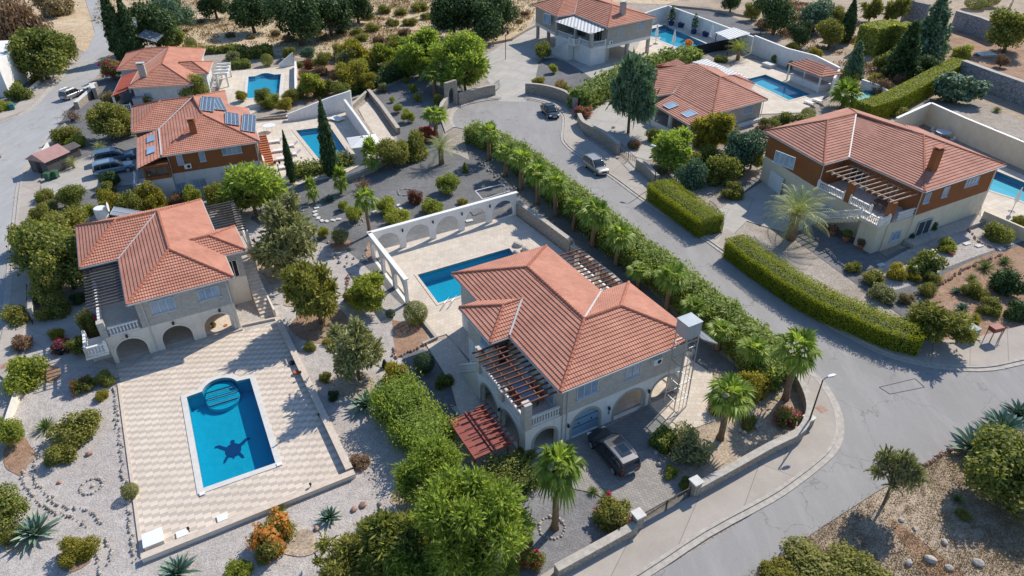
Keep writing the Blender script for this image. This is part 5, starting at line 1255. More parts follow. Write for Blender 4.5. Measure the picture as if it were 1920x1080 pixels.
def hedge(path, w, h, label, leaf='hedge', dens=75, size=.17, rough=.04, name='hedge', px=True, core='dark', aspect=1.5, group=None, bumpy=0.0):
    P = smooth(pix(path) if px else path, 4)
    dd = [0]
    for a_, b_ in zip(P[:-1], P[1:]): dd.append(dd[-1]+(b_-a_).length)
    L = dd[-1]; Nn = side_normals(P); n = int(L*(w+2*h)*dens); pts = []; nr = []
    s = RNG.uniform(0, L, n); k = np.searchsorted(dd, s)-1; k = np.clip(k, 0, len(P)-2); f = (s-np.array(dd)[k])/np.maximum(1e-6, np.array(dd)[k+1]-np.array(dd)[k])
    A2 = np.array([tuple(p) for p in P]); B2 = np.array([tuple(p) for p in Nn]); c = A2[k]*(1-f[:, None])+A2[k+1]*f[:, None]; nn = B2[k]
    u = RNG.uniform(0, w+2*h, n); ends = RNG.random(n) < .03
    tmod = 1+bumpy*(np.sin(s*1.3)+.7*np.sin(s*2.9+1)+.5*np.sin(s*.6+2))
    hh, ww = h*tmod, w*(1+.5*bumpy*np.sin(s*1.9+.5))
    side = np.where(u < h, -1, np.where(u > h+w, 1, 0))
    off = np.where(side == 0, (u-h-w/2)*ww/w, side*ww/2); z = np.where(side == 0, hh, np.where(side < 0, u, u-h-w)*tmod)
    if bumpy: # rounded shoulders
        z = z*(1-.35*(np.abs(off)/(ww/2))**3*(side == 0))
    nv = np.stack([nn[:, 0]*side, nn[:, 1]*side, (side == 0)*1.0], 1); p = np.stack([c[:, 0]+nn[:, 0]*off, c[:, 1]+nn[:, 1]*off, z], 1)
    p += RNG.normal(size=p.shape)*rough*(1 if not bumpy else 2.4); nv = unit(nv*1.2+RNG.normal(size=p.shape)*.5)
    o = thing(name, label, 'hedge', group=group); g0 = P[0]; mw = at((g0.x, g0.y, 0)); o.matrix_world = mw
    V = cards(p, nv, size, aspect); V[:, :, 0] -= g0.x; V[:, :, 1] -= g0.y
    # end faces
    for e, sg in ((0, -1), (len(P)-1, 1)):
        m = int(w*h*dens*1.3); t = unit(np.array([[-Nn[e].y*-1, Nn[e].x*-1, 0]]))[0]; dv = np.array([P[min(e+1,len(P)-1)].x-P[max(e-1,0)].x, P[min(e+1,len(P)-1)].y-P[max(e-1,0)].y, 0]); dv = unit(dv)*sg
        a1 = RNG.uniform(-w/2, w/2, m); z1 = RNG.uniform(0, h, m); q = np.stack([P[e].x-g0.x+Nn[e].x*a1, P[e].y-g0.y+Nn[e].y*a1, z1], 1)+RNG.normal(size=(m, 3))*rough
        V = np.concatenate([V, cards(q, unit(dv+RNG.normal(size=q.shape)*.5), size, aspect)])
    qmesh('foliage', V, LEAF[leaf], o)
    mb = MB(); strip(mb, [p_-g0 for p_ in P], -w/2*.86, w/2*.86, 0, h*.9 if not bumpy else h*.72); mb.build('inner_twigs', LEAF[core], o)
    return o
# ------------------------------------------------------------------ plants placed one by one
P_ = plant
# hedges
hedge([(1232,372),(1285,410),(1330,442)], 3.4, 2.5, 'clipped yellow green hedge between the two road gates, upper of the right pair', dens=260, size=.085, rough=.04, bumpy=.022)
hedge([(1372,478),(1440,528),(1520,580),(1600,617),(1670,646),(1712,655)], 2.6, 2.4, 'long clipped yellow green hedge curving round the bend below the ochre villa', dens=240, size=.085, rough=.04, bumpy=.02)
hedge([(1612,228),(1660,212),(1720,180),(1790,140)], 3.0, 3.0, 'long clipped yellow green hedge behind the ochre villa', px=True)
hedge([(1618,102),(1660,92),(1712,105)], 4.5, 5.5, 'tall block shaped hedge at the upper right among dark trees', leaf='bright', size=.3, dens=35)
_hn = side_normals(HL)
hedge([G(885,262).xy, G(925,278).xy]+[p-n_*1.25 for p, n_ in zip(HL, _hn)]+[p+n_*-1.25 if False else p+Vector((n_.x*1.25*(1 if n_.x<0 else 1), n_.y*1.25))*(-1 if (n_.x>0) else 1) for p, n_ in zip(HL, _hn)]+[G(1425,700).xy,G(1462,722).xy], 2.7, 2.2, 'long loose oleander hedge with palms between the road and the central villa', leaf='oleander', size=.14, dens=110, aspect=2.4, rough=.12, bumpy=.13, px=False)
hedge([(1085,205),(1120,185),(1165,160),(1200,142),(1262,127),(1300,118)], 3.5, 2.8, 'loose hedge with pale flowers below the topmost villa', leaf='oleander', size=.3, dens=28, aspect=2, rough=.15, bumpy=.12)
hedge([(640,180),(700,165),(760,142),(795,128)], 2.4, 2.0, 'dark low hedge on the bank above the solar panel villa pool', leaf='dark', size=.26, dens=30, rough=.15, bumpy=.15)
hedge([(345,98),(375,100),(410,99),(440,96)], 1.6, 1.3, 'low hedge behind the upper left villa', leaf='green', size=.26, dens=30, bumpy=.1)
hedge([(440,108),(475,108),(512,106)], 2.6, 2.2, 'dark hedge along the field above the upper left pool', leaf='green', size=.28, dens=30, bumpy=.1)
hedge([(428,129),(470,126)], 1.6, 1.2, 'pair of clipped low box hedges beside the upper left pool', leaf='green', size=.22, dens=35)
hedge([(550,333),(590,325),(635,312),(655,305)], 2.0, 1.5, 'green hedge at the foot of the tall cypress', leaf='green', size=.22, dens=40, rough=.12, bumpy=.15)
hedge([(738,765),(765,795),(792,828),(820,860)], 3.2, 2.6, 'dense green shrub hedge running down to the red pergola', leaf='acacia', size=.10, dens=170, aspect=2.6, rough=.14, bumpy=.14)
hedge([(915,912),(955,915),(990,895)], 2.4, 1.8, 'bougainvillea hedge with red tips below the red pergola', leaf='green', size=.11, dens=150, rough=.12, bumpy=.12)
hedge([(1232,845),(1254,822)], 1.5, 1.1, 'small clipped green hedge beside the black car', leaf='bright', size=.12, dens=110)

# palms along the road hedge
row = [(915,250,22,(916,300)),(945,285,20,(947,330)),(976,300,24,(976,355)),(1008,325,22,(1008,382)),(1042,345,24,(1042,405)),(1073,388,22,(1074,432)),(1110,398,26,(1111,462)),(1153,440,26,(1155,497)),(1196,506,20,(1196,540)),(1250,520,28,(1250,580)),(1296,575,26,(1297,612)),(1345,620,26,(1345,655)),(1403,655,28,(1404,700))]
ordn = ['first','second','third','fourth','fifth','sixth','seventh','eighth','ninth','tenth','eleventh','twelfth','thirteenth']
for i, (x, y, r_, b_) in enumerate(row): P_('fan', x, y, r_*(1.15, 1.4, 1.25, 1.45, 1.3)[i % 5], f'{ordn[i]} fan palm from the cul-de-sac in the row along the road hedge', base=b_, group='fan palms in a row along the road hedge')
P_('fan', 1042, 880, 52, 'tall fan palm standing in a stone ring in front of the central villa', base=(1040,990))
P_('fan', 1368, 745, 50, 'bushy fan palm beside the steel water tank tower', base=(1350,822))
P_('fan', 1480, 660, 47, 'fan palm at the road corner behind the street lamp', base=(1472,748))
P_('fan', 686, 374, 25, 'tall fan palm at the corner of the white arcade', base=(693,440))
P_('shortfan', 637, 338, 17, 'young fan palm by the foot of the tall cypress', base=(640,363)); P_('shortfan', 589, 357, 14, 'smallest fan palm, beside the stepping stone loop', base=(590,380))
P_('shortfan', 692, 293, 20, 'fan palm in front of the white garden parasol', base=(699,322)); P_('fan', 820, 215, 34, 'fan palm beside the cul-de-sac wall and pink bougainvillea', base=(818,258))
P_('fan', 828, 140, 36, 'large fan palm under the bright green tree by the arched gate', base=(815,178)); P_('shortfan', 1585, 178, 34, 'bushy fan palm at the corner of the clipped hedge, upper right')
P_('date', 826, 280, 32, 'dark date palm beside the cul-de-sac garden', base=(828,308)); P_('date', 1482, 403, 62, 'big spreading date palm in front of the ochre villa', base=(1482,448), rot=.3)
P_('date', 1385, 92, 26, 'bright date palm between the white wall and the thatched shade', 'bright', base=(1383,112)); P_('date', 187, 278, 16, 'small dark date palm behind the blue cars'); P_('date', 135, 305, 14, 'small palm beside the wooden garden shed')
P_('yucca', 1395, 650, 10, 'low spiky plant under the hedge palms')

# front trees and shrubs
P_('bigfeather', 812, 895, 66, 'large feathery green tree left of the red pergola, in the foreground'); P_('bigfeather', 885, 985, 98, 'largest feathery tree at the bottom centre', hs=1.15)
P_('feather', 742, 1015, 62, 'darker feathery tree at the bottom beside the gravel', 'green'); P_('feather', 765, 1080, 50, 'feathery tree cut off by the bottom edge, centre')
P_('loose', 702, 985, 36, 'pale flowering shrub left of the foreground trees', 'olive'); P_('grey', 640, 1050, 58, 'olive yellow shrub tree at the bottom edge', 'olive', hs=.8)
P_('loose', 512, 1012, 44, 'shrub covered in orange flowers below the turtle pool terrace', 'olive', flowers=('orange', 520)); 
P_('yucca', 522, 958, 24, 'aloe with tall orange flower stalks at the terrace wall', 'olive'); P_('agave', 617, 966, 28, 'blue agave in the gravel between terrace and foreground trees')
P_('agave', 330, 1068, 46, 'blue agave cut off by the bottom edge below the terrace'); P_('bush', 447, 1070, 27, 'round green bush at the bottom edge below the terrace', 'bright'); P_('agave', 62, 992, 52, 'big blue agave in the lower left gravel garden')
P_('bush', 143, 1035, 34, 'yellow green bush in the lower left corner', 'yellow'); P_('tree', 2, 950, 44, 'dark green tree cut off by the left edge above the big agave', 'green'); P_('tree', 10, 808, 32, 'light green small tree at the left edge above the gravel', 'bright')
P_('bush', 147, 798, 42, 'wide olive dome bush beside the terrace', hs=.8); P_('bush', 112, 850, 27, 'small olive dome bush below the wide one'); P_('ball', 243, 920, 16, 'small clipped ball bush at the lower left terrace edge', 'olive')
P_('yucca', 84, 796, 28, 'pale spiky yucca in the left gravel garden'); P_('bush', 38, 700, 42, 'bright green round bush at the left edge by the pavement', 'bright'); P_('bush', 20, 1005, 22, 'low rusty green bush at the left edge', 'olive')
P_('loose', 153, 722, 22, 'pink hibiscus beside the villa corner', 'green', flowers=('crimson', 120)); P_('bush', 115, 648, 18, 'magenta bougainvillea in a dark pot', 'green', flowers=('pink', 620)); P_('loose', 104, 628, 17, 'yellow leaved croton above the magenta bougainvillea', 'yellow')
P_('loose', 42, 642, 22, 'coppery shrub beside the left gate post', 'brown'); P_('bush', 193, 712, 19, 'dark green bush at the left terrace corner', 'green'); P_('bush', 190, 742, 13, 'small yellow green bush at the left terrace wall', 'yellow')
P_('loose', 165, 612, 19, 'pink flowering creeper on the balcony corner of the left villa', 'green', hs=2.6, flowers=('pink', 170)); P_('tree', 147, 645, 20, 'creeper climbing under the left villa balcony', 'green', hs=1.0)
# big trees left
P_('tree', 78, 455, 62, 'large green tree left of the left villa'); P_('tree', 120, 492, 54, 'large green tree touching the left villa roof', 'green'); P_('tree', 120, 425, 46, 'yellowish tree top behind the left villa roof', 'olive'); P_('loose', 55, 440, 34, 'loose pale tree over the left pavement', 'olive', hs=1.6)
P_('bush', 100, 575, 30, 'olive bush in the shade left of the balcony pergola', 'olive')
for i, (x, y, r_, lf, lb) in enumerate([(208,382,24,'yellow','first'),(248,386,26,'olive','second'),(283,372,28,'yellow','third'),(360,365,18,'bright','fourth'),(405,366,24,'olive','fifth')]): P_('bush', x, y, r_, f'{lb} bush from the left in the border between the two left villas', lf, hs=1.5)
P_('loose', 330, 372, 16, 'brown pink shrub in the border between the two left villas', 'brown'); P_('feather', 470, 352, 52, 'bright feathery tree at the corner of the left villa pergola', 'acacia'); P_('feather', 440, 375, 34, 'feathery shrub behind the left villa pergola', 'green')
P_('tree', 130, 365, 26, 'small round tree in the yard beside the concrete drive'); P_('bush', 198, 354, 17, 'clipped dark bush by the concrete drive', 'green'); P_('bush', 210, 334, 20, 'dark rounded bush beside the parked blue cars', 'dark'); P_('bush', 83, 368, 18, 'rusty bush by the gate of the concrete drive', 'olive'); P_('bush', 75, 400, 20, 'olive bush along the left pavement', 'olive', hs=1.4)
P_('bush', 145, 265, 17, 'green bush beside the left road', 'bright'); P_('bush', 120, 254, 24, 'olive bush beside the left road bend', 'olive'); P_('tree', 200, 225, 34, 'olive tree left of the solar panel roof', 'olive'); P_('loose', 234, 232, 26, 'loose yellowish shrub against the solar panel roof', 'olive', hs=1.5); P_('bare', 133, 218, 20, 'dark spiky shrub beside the silver car'); P_('loose', 205, 188, 22, 'dry grey shrub below the upper left villa', 'dry')
P_('tree', 362, 162, 27, 'dark round tree between the two upper left roofs', 'green'); P_('bush', 275, 188, 20, 'yellow green bush in front of the upper left veranda', 'yellow'); P_('loose', 300, 180, 16, 'pale green shrub under the upper left villa eave', 'yellow'); P_('tree', 208, 125, 22, 'pink bougainvillea tree at the upper left villa corner', 'olive', flowers=('pink', 260))
# upper left
P_('tree', 72, 98, 48, 'large bushy tree beside the upper left road'); P_('tree', 112, 88, 34, 'second bushy tree beside the upper left road', 'green'); P_('loose', 28, 50, 52, 'dull purple leafless thicket in the top left corner', 'brown', hs=1.5); P_('bush', 105, 8, 36, 'golden dry bush at the top left', 'dry')
P_('cypress', 212, 50, 18, 'left of two dark cypresses behind the upper left villa', hs=.75); P_('cypress', 240, 55, 17, 'right of two dark cypresses behind the upper left villa', hs=.7); P_('tree', 285, 40, 50, 'dense dark tree behind the water tank, upper left', 'dark'); P_('broad', 318, 66, 28, 'glossy banana like tree beside the panel at the upper left', 'green'); P_('tree', 325, 22, 34, 'grey green tree at the top left beside the field', 'blue')
P_('ball', 357, 81, 12, 'round clipped bush at the field edge, upper left', 'green'); P_('tree', 400, 3, 28, 'dark tree at the top edge above the field', 'dark'); P_('tree', 468, 14, 42, 'broad dark tree throwing a long shadow on the field', 'dark'); P_('tree', 555, 28, 52, 'dense dark tree at the top, left of the middle', 'dark'); P_('tree', 615, 22, 42, 'second dense dark tree at the top', 'dark'); P_('tree', 668, 5, 34, 'dark tree cut off by the top edge', 'dark')
P_('tree', 850, 22, 44, 'dark tree at the left of the top middle grove', 'dark'); P_('tree', 905, 22, 48, 'broad dark tree in the top middle grove', 'dark'); P_('tree', 878, -4, 40, 'rear dark tree in the top middle grove', 'dark'); P_('tree', 940, 16, 34, 'right hand dark tree in the top middle grove', 'dark')
for x, y, r_, lf, lb in [(32,132,22,'green','dark green bush in the far left yard'),(20,160,20,'bright','bright bush beside the white house at the left'),(33,175,22,'green','bush beside the green bin, far left'),(80,125,16,'yellow','yellow bush behind the kerb, far left'),(68,148,12,'olive','small round bush behind the kerb, far left'),(5,200,16,'bright','low bush at the left edge by the bin')]: P_('bush', x, y, r_, lb, lf)
for x, y, r_, lf, k, lb in [(500,112,12,'green','ball','flat topped round bush by the upper left pool'),(541,98,13,'green','tree','small round tree on the field edge above the upper pool'),(577,98,15,'blue','tree','bluish small tree on the field edge'),(604,112,17,'olive','tree','thin olive tree above the soil bed'),(648,112,22,'greyg','grey','grey green tree above the soil bed'),(662,100,26,'yellow','feather','yellow green tree above the soil bed'),(700,102,20,'olive','loose','dry olive tree on the bank'),(722,106,22,'bright','feather','light green tree on the bank'),(748,92,24,'olive','feather','olive green tree left of the bright grove'),
  (785,98,40,'acacia','feather','bright green tree beside the cul-de-sac gate, left'),(850,104,50,'acacia','bigfeather','largest bright green tree beside the cul-de-sac gate'),(872,132,40,'acacia','feather','bright green tree right beside the arched gate'),
  (578,120,14,'red','loose','reddish bare shrub in the upper soil bed'),(603,132,15,'brown','loose','brown shrub in the upper soil bed'),(560,122,8,'green','bush','small green bush by the white ramp'),(655,140,30,'yellow','tree','yellow green umbrella shaped tree in the upper soil bed'),(585,158,22,'bright','feather','bright tree below the upper soil bed'),(560,172,18,'green','bush','dark green bush beside the upper left pool wall'),(618,160,16,'green','bush','green bush at the foot of the yellow green tree'),
  (452,178,12,'yellow','tree','small yellow tree beside the white pool terrace'),(490,180,16,'green','tree','leafy tree in front of the upper left pool'),(510,187,14,'bright','tree','leafy tree in front of the upper left pool, middle'),(534,194,15,'yellow','tree','yellowish tree in front of the upper left pool, right'),(436,108,13,'greyg','tree','small grey tree beside the upper white pergola'),
  (718,162,9,'greyg','tree','small grey shrub at the head of the blue gravel')]: P_(k, x, y, r_, lb, lf)
for i, (x, y, r_) in enumerate([(761,149,6),(774,165,8),(782,182,8),(735,186,6),(746,202,9),(764,216,13)]): P_('tree', x, y, r_, f'{ordn[i]} small citrus tree from the top in the shaded gravel triangle', 'bright', group='small citrus trees in the shaded gravel')
P_('tree', 822, 184, 12, 'small round tree beside the arched stone gate', 'olive'); P_('bush', 797, 252, 22, 'bright magenta bougainvillea beside the cul-de-sac', 'green', flowers=('crimson', 1500), hs=.7); P_('tree', 737, 284, 30, 'rounded olive green tree beside the white parasol', 'olive'); P_('bush', 772, 275, 28, 'wide bush left of the date palm', 'olive', hs=1.5)
# middle garden
P_('cypress', 612, 262, 15, 'tall dark cypress in front of the blue pool', base=(622,330), hs=1); P_('cypress', 541, 298, 8.5, 'slim dark cypress beside the pool terrace', base=(549,343), hs=1)
P_('agave', 618, 371, 17, 'blue agave beside the stepping stone loop'); P_('bare', 680, 348, 20, 'thin grey shrub above the tall palm'); P_('tree', 643, 384, 10, 'small citrus tree inside the stepping stone loop', 'bright'); P_('tree', 663, 398, 18, 'round citrus tree in an earth ring by the stepping stones', 'bright'); P_('bush', 722, 388, 20, 'rounded bush behind the white arcade, left', 'bright', hs=1.3); P_('bush', 748, 407, 22, 'bright bush directly behind the white arcade, left', 'bright'); P_('bush', 810, 388, 22, 'bright bush directly behind the white arcade, middle', 'bright')
P_('loose', 780, 370, 16, 'rust red shrub in the grey gravel', 'red', hs=1.3); P_('tree', 838, 344, 22, 'round orange tree in the grey gravel', 'bright', hs=.8); P_('conifer', 872, 315, 7, 'tiny conifer in a stone ring', 'bright'); P_('bush', 868, 378, 10, 'small yellow green bush by the empty frame', 'yellow'); P_('tree', 606, 434, 11, 'tiny tree in an orange earth ring', 'bright'); P_('tree', 637, 440, 18, 'grey olive tree left of the arcade corner', 'greyg')
P_('grey', 537, 440, 66, 'big grey green feathery tree between the villas', 'greyg', hs=1.1); P_('grey', 590, 548, 56, 'green conifer like tree between the two terraces', 'olive', hs=1.25); P_('grey', 663, 655, 56, 'grey green tree left of the yellow bush', 'greyg', hs=1.3); P_('feather', 692, 545, 36, 'many headed dracaena tree beside the arcade', 'bright', hs=.9); P_('bush', 672, 556, 24, 'dark bush under the dracaena tree', 'green')
P_('agave', 688, 752, 44, 'large agave in the shade between terrace and hedge', 'agave'); P_('ball', 779, 586, 24, 'big clipped ball bush beside the pool deck', 'green'); P_('ball', 732, 588, 9.5, 'small clipped ball bush left of the big one', 'dark'); P_('ball', 795, 680, 21, 'dark clipped ball bush by the stairs of the central villa', 'dark'); P_('bush', 832, 713, 18, 'small broadleaf bush beside the tiled path', 'green')
P_('bush', 735, 702, 27, 'yellow green bush beside the small dark cypress', 'yellow', hs=1.3); P_('conifer', 721, 682, 7, 'small dark pointed conifer behind the yellow bush', 'dark', hs=.9); P_('feather', 745, 745, 26, 'feathery juniper below the yellow bush', 'bright', hs=.7); P_('loose', 672, 866, 22, 'dry brownish shrub beside the terrace corner', 'brown', hs=.7); P_('bush', 583, 650, 12, 'small low shrub beside the terrace side wall', 'green'); P_('loose', 622, 640, 16, 'sparse shrub in the soil under the trees', 'yellow', hs=.5)
P_('bush', 610, 706, 13, 'low green shrub in the gravel under the grey tree', 'olive'); P_('bush', 622, 742, 12, 'low dark shrub near the large agave', 'dark')
P_('loose', 532, 392, 9, 'small pink flowering shrub beside the grey tree', 'green', flowers=('pink', 160)); P_('bush', 640, 640, 10, 'little green shrub at the soil bed', 'green')
# front of villa A
P_('bush', 1150, 962, 38, 'round bougainvillea bush at the driveway gate', 'olive', flowers=('pink', 60)); P_('yucca', 1112, 920, 17, 'pale spiky aloe, left of two beside the drive'); P_('yucca', 1137, 926, 14, 'pale spiky aloe, right of two beside the drive'); P_('loose', 1300, 838, 46, 'large brownish shrub beside the drive', 'greyg'); P_('bush', 1256, 884, 15, 'small yellow green bush at the inner gate post', 'bright'); P_('bush', 1285, 905, 14, 'dark bush behind the gate post', 'green')
P_('loose', 1000, 1048, 26, 'shrub with red flowers at the lower wall', 'green', flowers=('crimson', 200)); P_('bush', 955, 1062, 24, 'bright green bush at the bottom edge by the wall', 'bright'); P_('bush', 1415, 728, 34, 'yellow green juniper behind the steel tower palm', 'yellow', hs=1.3); P_('bush', 1472, 782, 24, 'bougainvillea with magenta flowers at the road corner', 'green', flowers=('pink', 220)); P_('loose', 1345, 765, 22, 'sparse brown shrub beside the patio', 'brown'); P_('bush', 1418, 690, 20, 'green bush at the end of the road hedge', 'oleander', hs=1.4); P_('bush', 1400, 790, 18, 'low brown green bush behind the front wall', 'olive')
P_('bush', 985, 850, 18, 'small bush at the corner arch of the central villa', 'green')
# right side
P_('feather', 1182, 168, 36, 'tall blue green tree beside the single storey villa', 'blue', base=(1178,250), hs=1, name='conifer_tree', cat='conifer tree'); P_('feather', 1342, 245, 36, 'yellow green tree in front of the single storey villa', 'yellow'); P_('feather', 1265, 276, 38, 'bright feathery tree by the upper gate', 'acacia'); P_('bush', 1325, 255, 24, 'yellow green shrub mass beside the single storey villa', 'yellow', hs=1.4); P_('tree', 1392, 278, 38, 'blue green oleander tree beside the ochre villa', 'blue'); P_('bush', 1300, 325, 30, 'blue green shrub above the clipped hedge', 'blue', hs=1.4); P_('bush', 1350, 320, 32, 'dark green shrub above the clipped hedge', 'green', hs=1.4); P_('tree', 1412, 292, 24, 'bright topped dark tree beside the garage', 'green'); P_('bush', 1376, 358, 22, 'rounded grey bush on the drive corner', 'olive')
P_('bush', 1440, 255, 24, 'brownish creeper at the corner of the ochre villa', 'brown', hs=1.2); P_('bush', 1240, 318, 13, 'pale flowering bush beside the upper gate post', 'greyg', flowers=('cream', 50)); P_('loose', 1092, 210, 17, 'magenta bougainvillea by the parked sedan', 'olive', flowers=('pink', 420)); P_('loose', 1050, 165, 20, 'pink flowering shrub on the cul-de-sac wall', 'olive', flowers=('pink', 160)); P_('bush', 1010, 152, 14, 'pale bush on the cul-de-sac wall', 'yellow', hs=.8)
P_('tree', 1018, 92, 18, 'thin young tree in front of the topmost villa', 'green'); P_('tree', 1038, 128, 9, 'small bright shrub in the shaded pocket garden', 'bright'); P_('broad', 1110, 185, 24, 'bright bush at the end of the pale flowered hedge', 'bright', hs=.7); P_('loose', 1190, 270, 14, 'dry rusty shrub behind the stone wall', 'brown')
P_('bush', 1732, 491, 33, 'large round bush with pale tips in front of the ochre villa', 'green', flowers=('cream', 120)); P_('bush', 1680, 508, 19, 'yellow green round bush near the long hedge', 'yellow', hs=1.2); P_('loose', 1637, 522, 21, 'loose grey green bush near the long hedge', 'olive'); P_('bush', 1656, 549, 24, 'pale green bush touching the long hedge', 'greyg'); P_('loose', 1700, 560, 16, 'whitish dry shrub in the right garden', 'dry')
P_('grey', 1762, 604, 60, 'big loose shrub tree at the road bend', 'olive', hs=.7); P_('yucca', 1850, 497, 25, 'dark green yucca, left of two in the right garden'); P_('yucca', 1885, 488, 20, 'dark green yucca, right of two in the right garden'); P_('yucca', 1823, 520, 17, 'small yucca in front of the pair in the right garden'); P_('agave', 1795, 545, 16, 'blue agave in the right garden'); P_('bush', 1895, 530, 34, 'dark bush at the right edge', 'dark'); P_('agave', 1805, 575, 18, 'blue agave behind the big loose shrub'); P_('bush', 1870, 436, 25, 'dark green rounded bush by the pale wall', 'green'); P_('bush', 1776, 460, 18, 'bright small bush in the right garden', 'bright'); P_('bush', 1825, 545, 22, 'olive bush in the right garden', 'olive'); P_('tree', 1912, 415, 14, 'little tree at the pool terrace, right edge', 'olive')
P_('loose', 1740, 545, 18, 'spiny bush with bare stems, right garden', 'olive'); P_('bush', 1716, 520, 13, 'small green shrub beside the big round bush', 'yellow')
# upper right
for x, y, r_, lf, k, hs_, lb in [(1372,0,20,'dark','tree',1,'dark tree at the top above the white wall'),(1457,22,38,'dark','tree',1,'broad dark tree above the white wall'),(1412,20,16,'olive','tree',1,'small olive tree above the white wall'),(1533,24,32,'blue','tree',1,'grey olive tree at the top right'),(1572,30,20,'olive','tree',1,'olive tree beside the dark cypress'),(1593,40,14,'dark','cypress',.6,'single dark cypress at the upper right'),(1603,120,22,'blue','conifer',1.1,'bluish conifer above the poolside palm'),(1750,60,42,'blue','conifer',.9,'tall dark conifer at the upper right'),(1635,18,22,'olive','grey',1,'olive feathery tree behind the block hedge'),(1680,18,24,'olive','grey',1,'second feathery tree behind the block hedge'),
  (1900,52,42,'green','tree',1,'large tree near the top right corner'),(1800,163,50,'blue','broad',.7,'large leaved rounded tree under the stone terrace wall'),(1806,96,18,'bright','bush',1,'bright bush at the end of the long hedge'),(1662,118,24,'green','bush',1.1,'dark bush below the block hedge'),(1488,88,12,'yellow','bush',1,'yellow bush on the white wall, left'),(1528,98,14,'yellow','bush',1,'yellow bush on the white wall, right'),(1640,146,15,'yellow','bush',.8,'yellow dry bush beside the long hedge'),(1690,148,16,'brown','bush',1,'brown bush beside the long hedge'),(1483,122,8,'bright','bush',1.4,'small green plant beside the outdoor bar'),(1458,110,12,'green','bush',1,'dark plant against the white wall'),(1347,110,9,'green','bush',1,'green tuft beside the dark fence, left'),(1358,112,8,'green','bush',1,'green tuft beside the dark fence, right'),
  (1830,5,20,'green','ball',.6,'clipped bush at the top right'),(1855,-2,20,'green','ball',.7,'second clipped bush at the top right'),(1690,210,20,'olive','bush',.6,'low green shrub behind the ochre villa pergola'),(1870,205,14,'yucca','yucca',1,'spiky plant below the stone terrace wall'),(1836,238,10,'green','bush',1,'small round plant beyond the sand wall'),(1864,245,13,'agave','agave',1,'small agave beyond the sand wall'),(1888,256,12,'yucca','yucca',1,'spiky tuft beyond the sand wall'),(1913,265,12,'agave','agave',1,'last small agave beyond the sand wall'),(1915,185,12,'yellow','bush',1,'yellow bush at the right edge'),(1516,212,14,'olive','ball',.8,'clipped bush beside the single storey villa'),(1470,222,22,'green','bush',.8,'low bush between the two right villas'),(1440,232,18,'green','bush',.9,'green bush behind the ochre villa roof'),(1510,232,30,'green','bush',.7,'wide dark bush behind the ochre villa roof'),(1880,112,13,'brown','tree',1,'nearly bare small tree on the terrace')]: P_(k, x, y, r_, lb, lf, hs=hs_)
# lower right verge
P_('sparse', 1672, 885, 44, 'slender grey green tree on the verge by the road', 'greyg', base=(1657,945)); P_('tree', 1896, 888, 80, 'big bright green bush tree at the lower right edge', 'green', hs=.8); P_('agave', 1832, 832, 60, 'large dark agave beside the big green bush'); P_('agave', 1885, 795, 54, 'large agave at the right edge by the road'); P_('agave', 1855, 848, 40, 'agave half under the big green bush')
P_('bush', 1540, 1062, 62, 'wide low olive bush at the bottom right', 'olive', hs=.35); P_('bush', 1620, 1072, 56, 'wide low olive bush at the bottom, right of the first', 'olive', hs=.5); P_('bush', 1460, 1075, 36, 'low olive bush at the bottom by the road', 'yellow', hs=.5); P_('yucca', 1797, 935, 18, 'small spiky plant on the verge'); P_('loose', 1808, 965, 16, 'small dry green plant on the verge', 'olive', hs=.6); P_('loose', 1875, 790, 14, 'yellow green sprig behind the agaves', 'yellow')

# scattered small growth nobody could count
def scatter(name, label, poly, n, size, leaf, zmax=.3, aspect=3, blades=7, avoid=(), clump=0):
    lp = pix(poly); xs = [p[0] for p in lp]; ys = [p[1] for p in lp]; out = []; g = np.random.default_rng(len(poly)*n)
    cs = [(g.uniform(min(xs), max(xs)), g.uniform(min(ys), max(ys))) for _ in range(clump)] if clump else None
    while len(out) < n:
        if cs: c = cs[g.integers(len(cs))]; s = max(1.5, (max(xs)-min(xs))/40); x, y = g.normal(c[0], s), g.normal(c[1], s)
        else: x, y = g.uniform(min(xs), max(xs)), g.uniform(min(ys), max(ys))
        if inside((x, y), lp) and not any(inside((x, y), a_) for a_ in avoid): out.append((x, y, LEVEL[0]))
    p = np.repeat(np.array(out), blades, 0)+g.normal(size=(n*blades, 3))*[size*.8, size*.8, 0]; d = unit(g.normal(size=p.shape)*[.7,.7,0]+[0,0,1.])
    L = size*g.uniform(.6, 1.3, (len(p), 1))*aspect*.5; w = unit(np.cross(d, unit(g.normal(size=p.shape))))*size*.2
    V = np.stack([p-w, p+d*L*.55+w*.6, p+d*L, p+d*L*.5-w*1.2], 1)
    tag(qmesh(name, V, LEAF[leaf]), label, kind='stuff')
FIELD = [(250,75),(345,95),(560,106),(700,126),(745,80),(830,70),(905,83),(985,55),(1005,20),(1100,2),(1300,0),(1300,-30),(200,-30),(170,40)]
scatter('dry_grass', 'straw coloured dry grass over the upper field', FIELD, 5200, .55, 'dry', blades=7, aspect=1.6, clump=260)
scatter('field_scrub', 'low brown scrub in the upper field', FIELD, 500, .7, 'brown', blades=12, aspect=1.4, clump=45)
scatter('verge_grass', 'dry weeds on the lower right verge', [(1400,1080),(1485,1030),(1565,975),(1645,922),(1717,885),(1800,835),(1920,765),(1960,1120),(1390,1120)], 3600, .17, 'dry', blades=5, aspect=1.5, clump=240)
scatter('verge_weeds', 'brown weeds on the lower right verge', [(1400,1080),(1485,1030),(1565,975),(1645,922),(1717,885),(1800,835),(1920,765),(1960,1120),(1390,1120)], 1500, .15, 'brown', blades=6, aspect=1.5, clump=120)
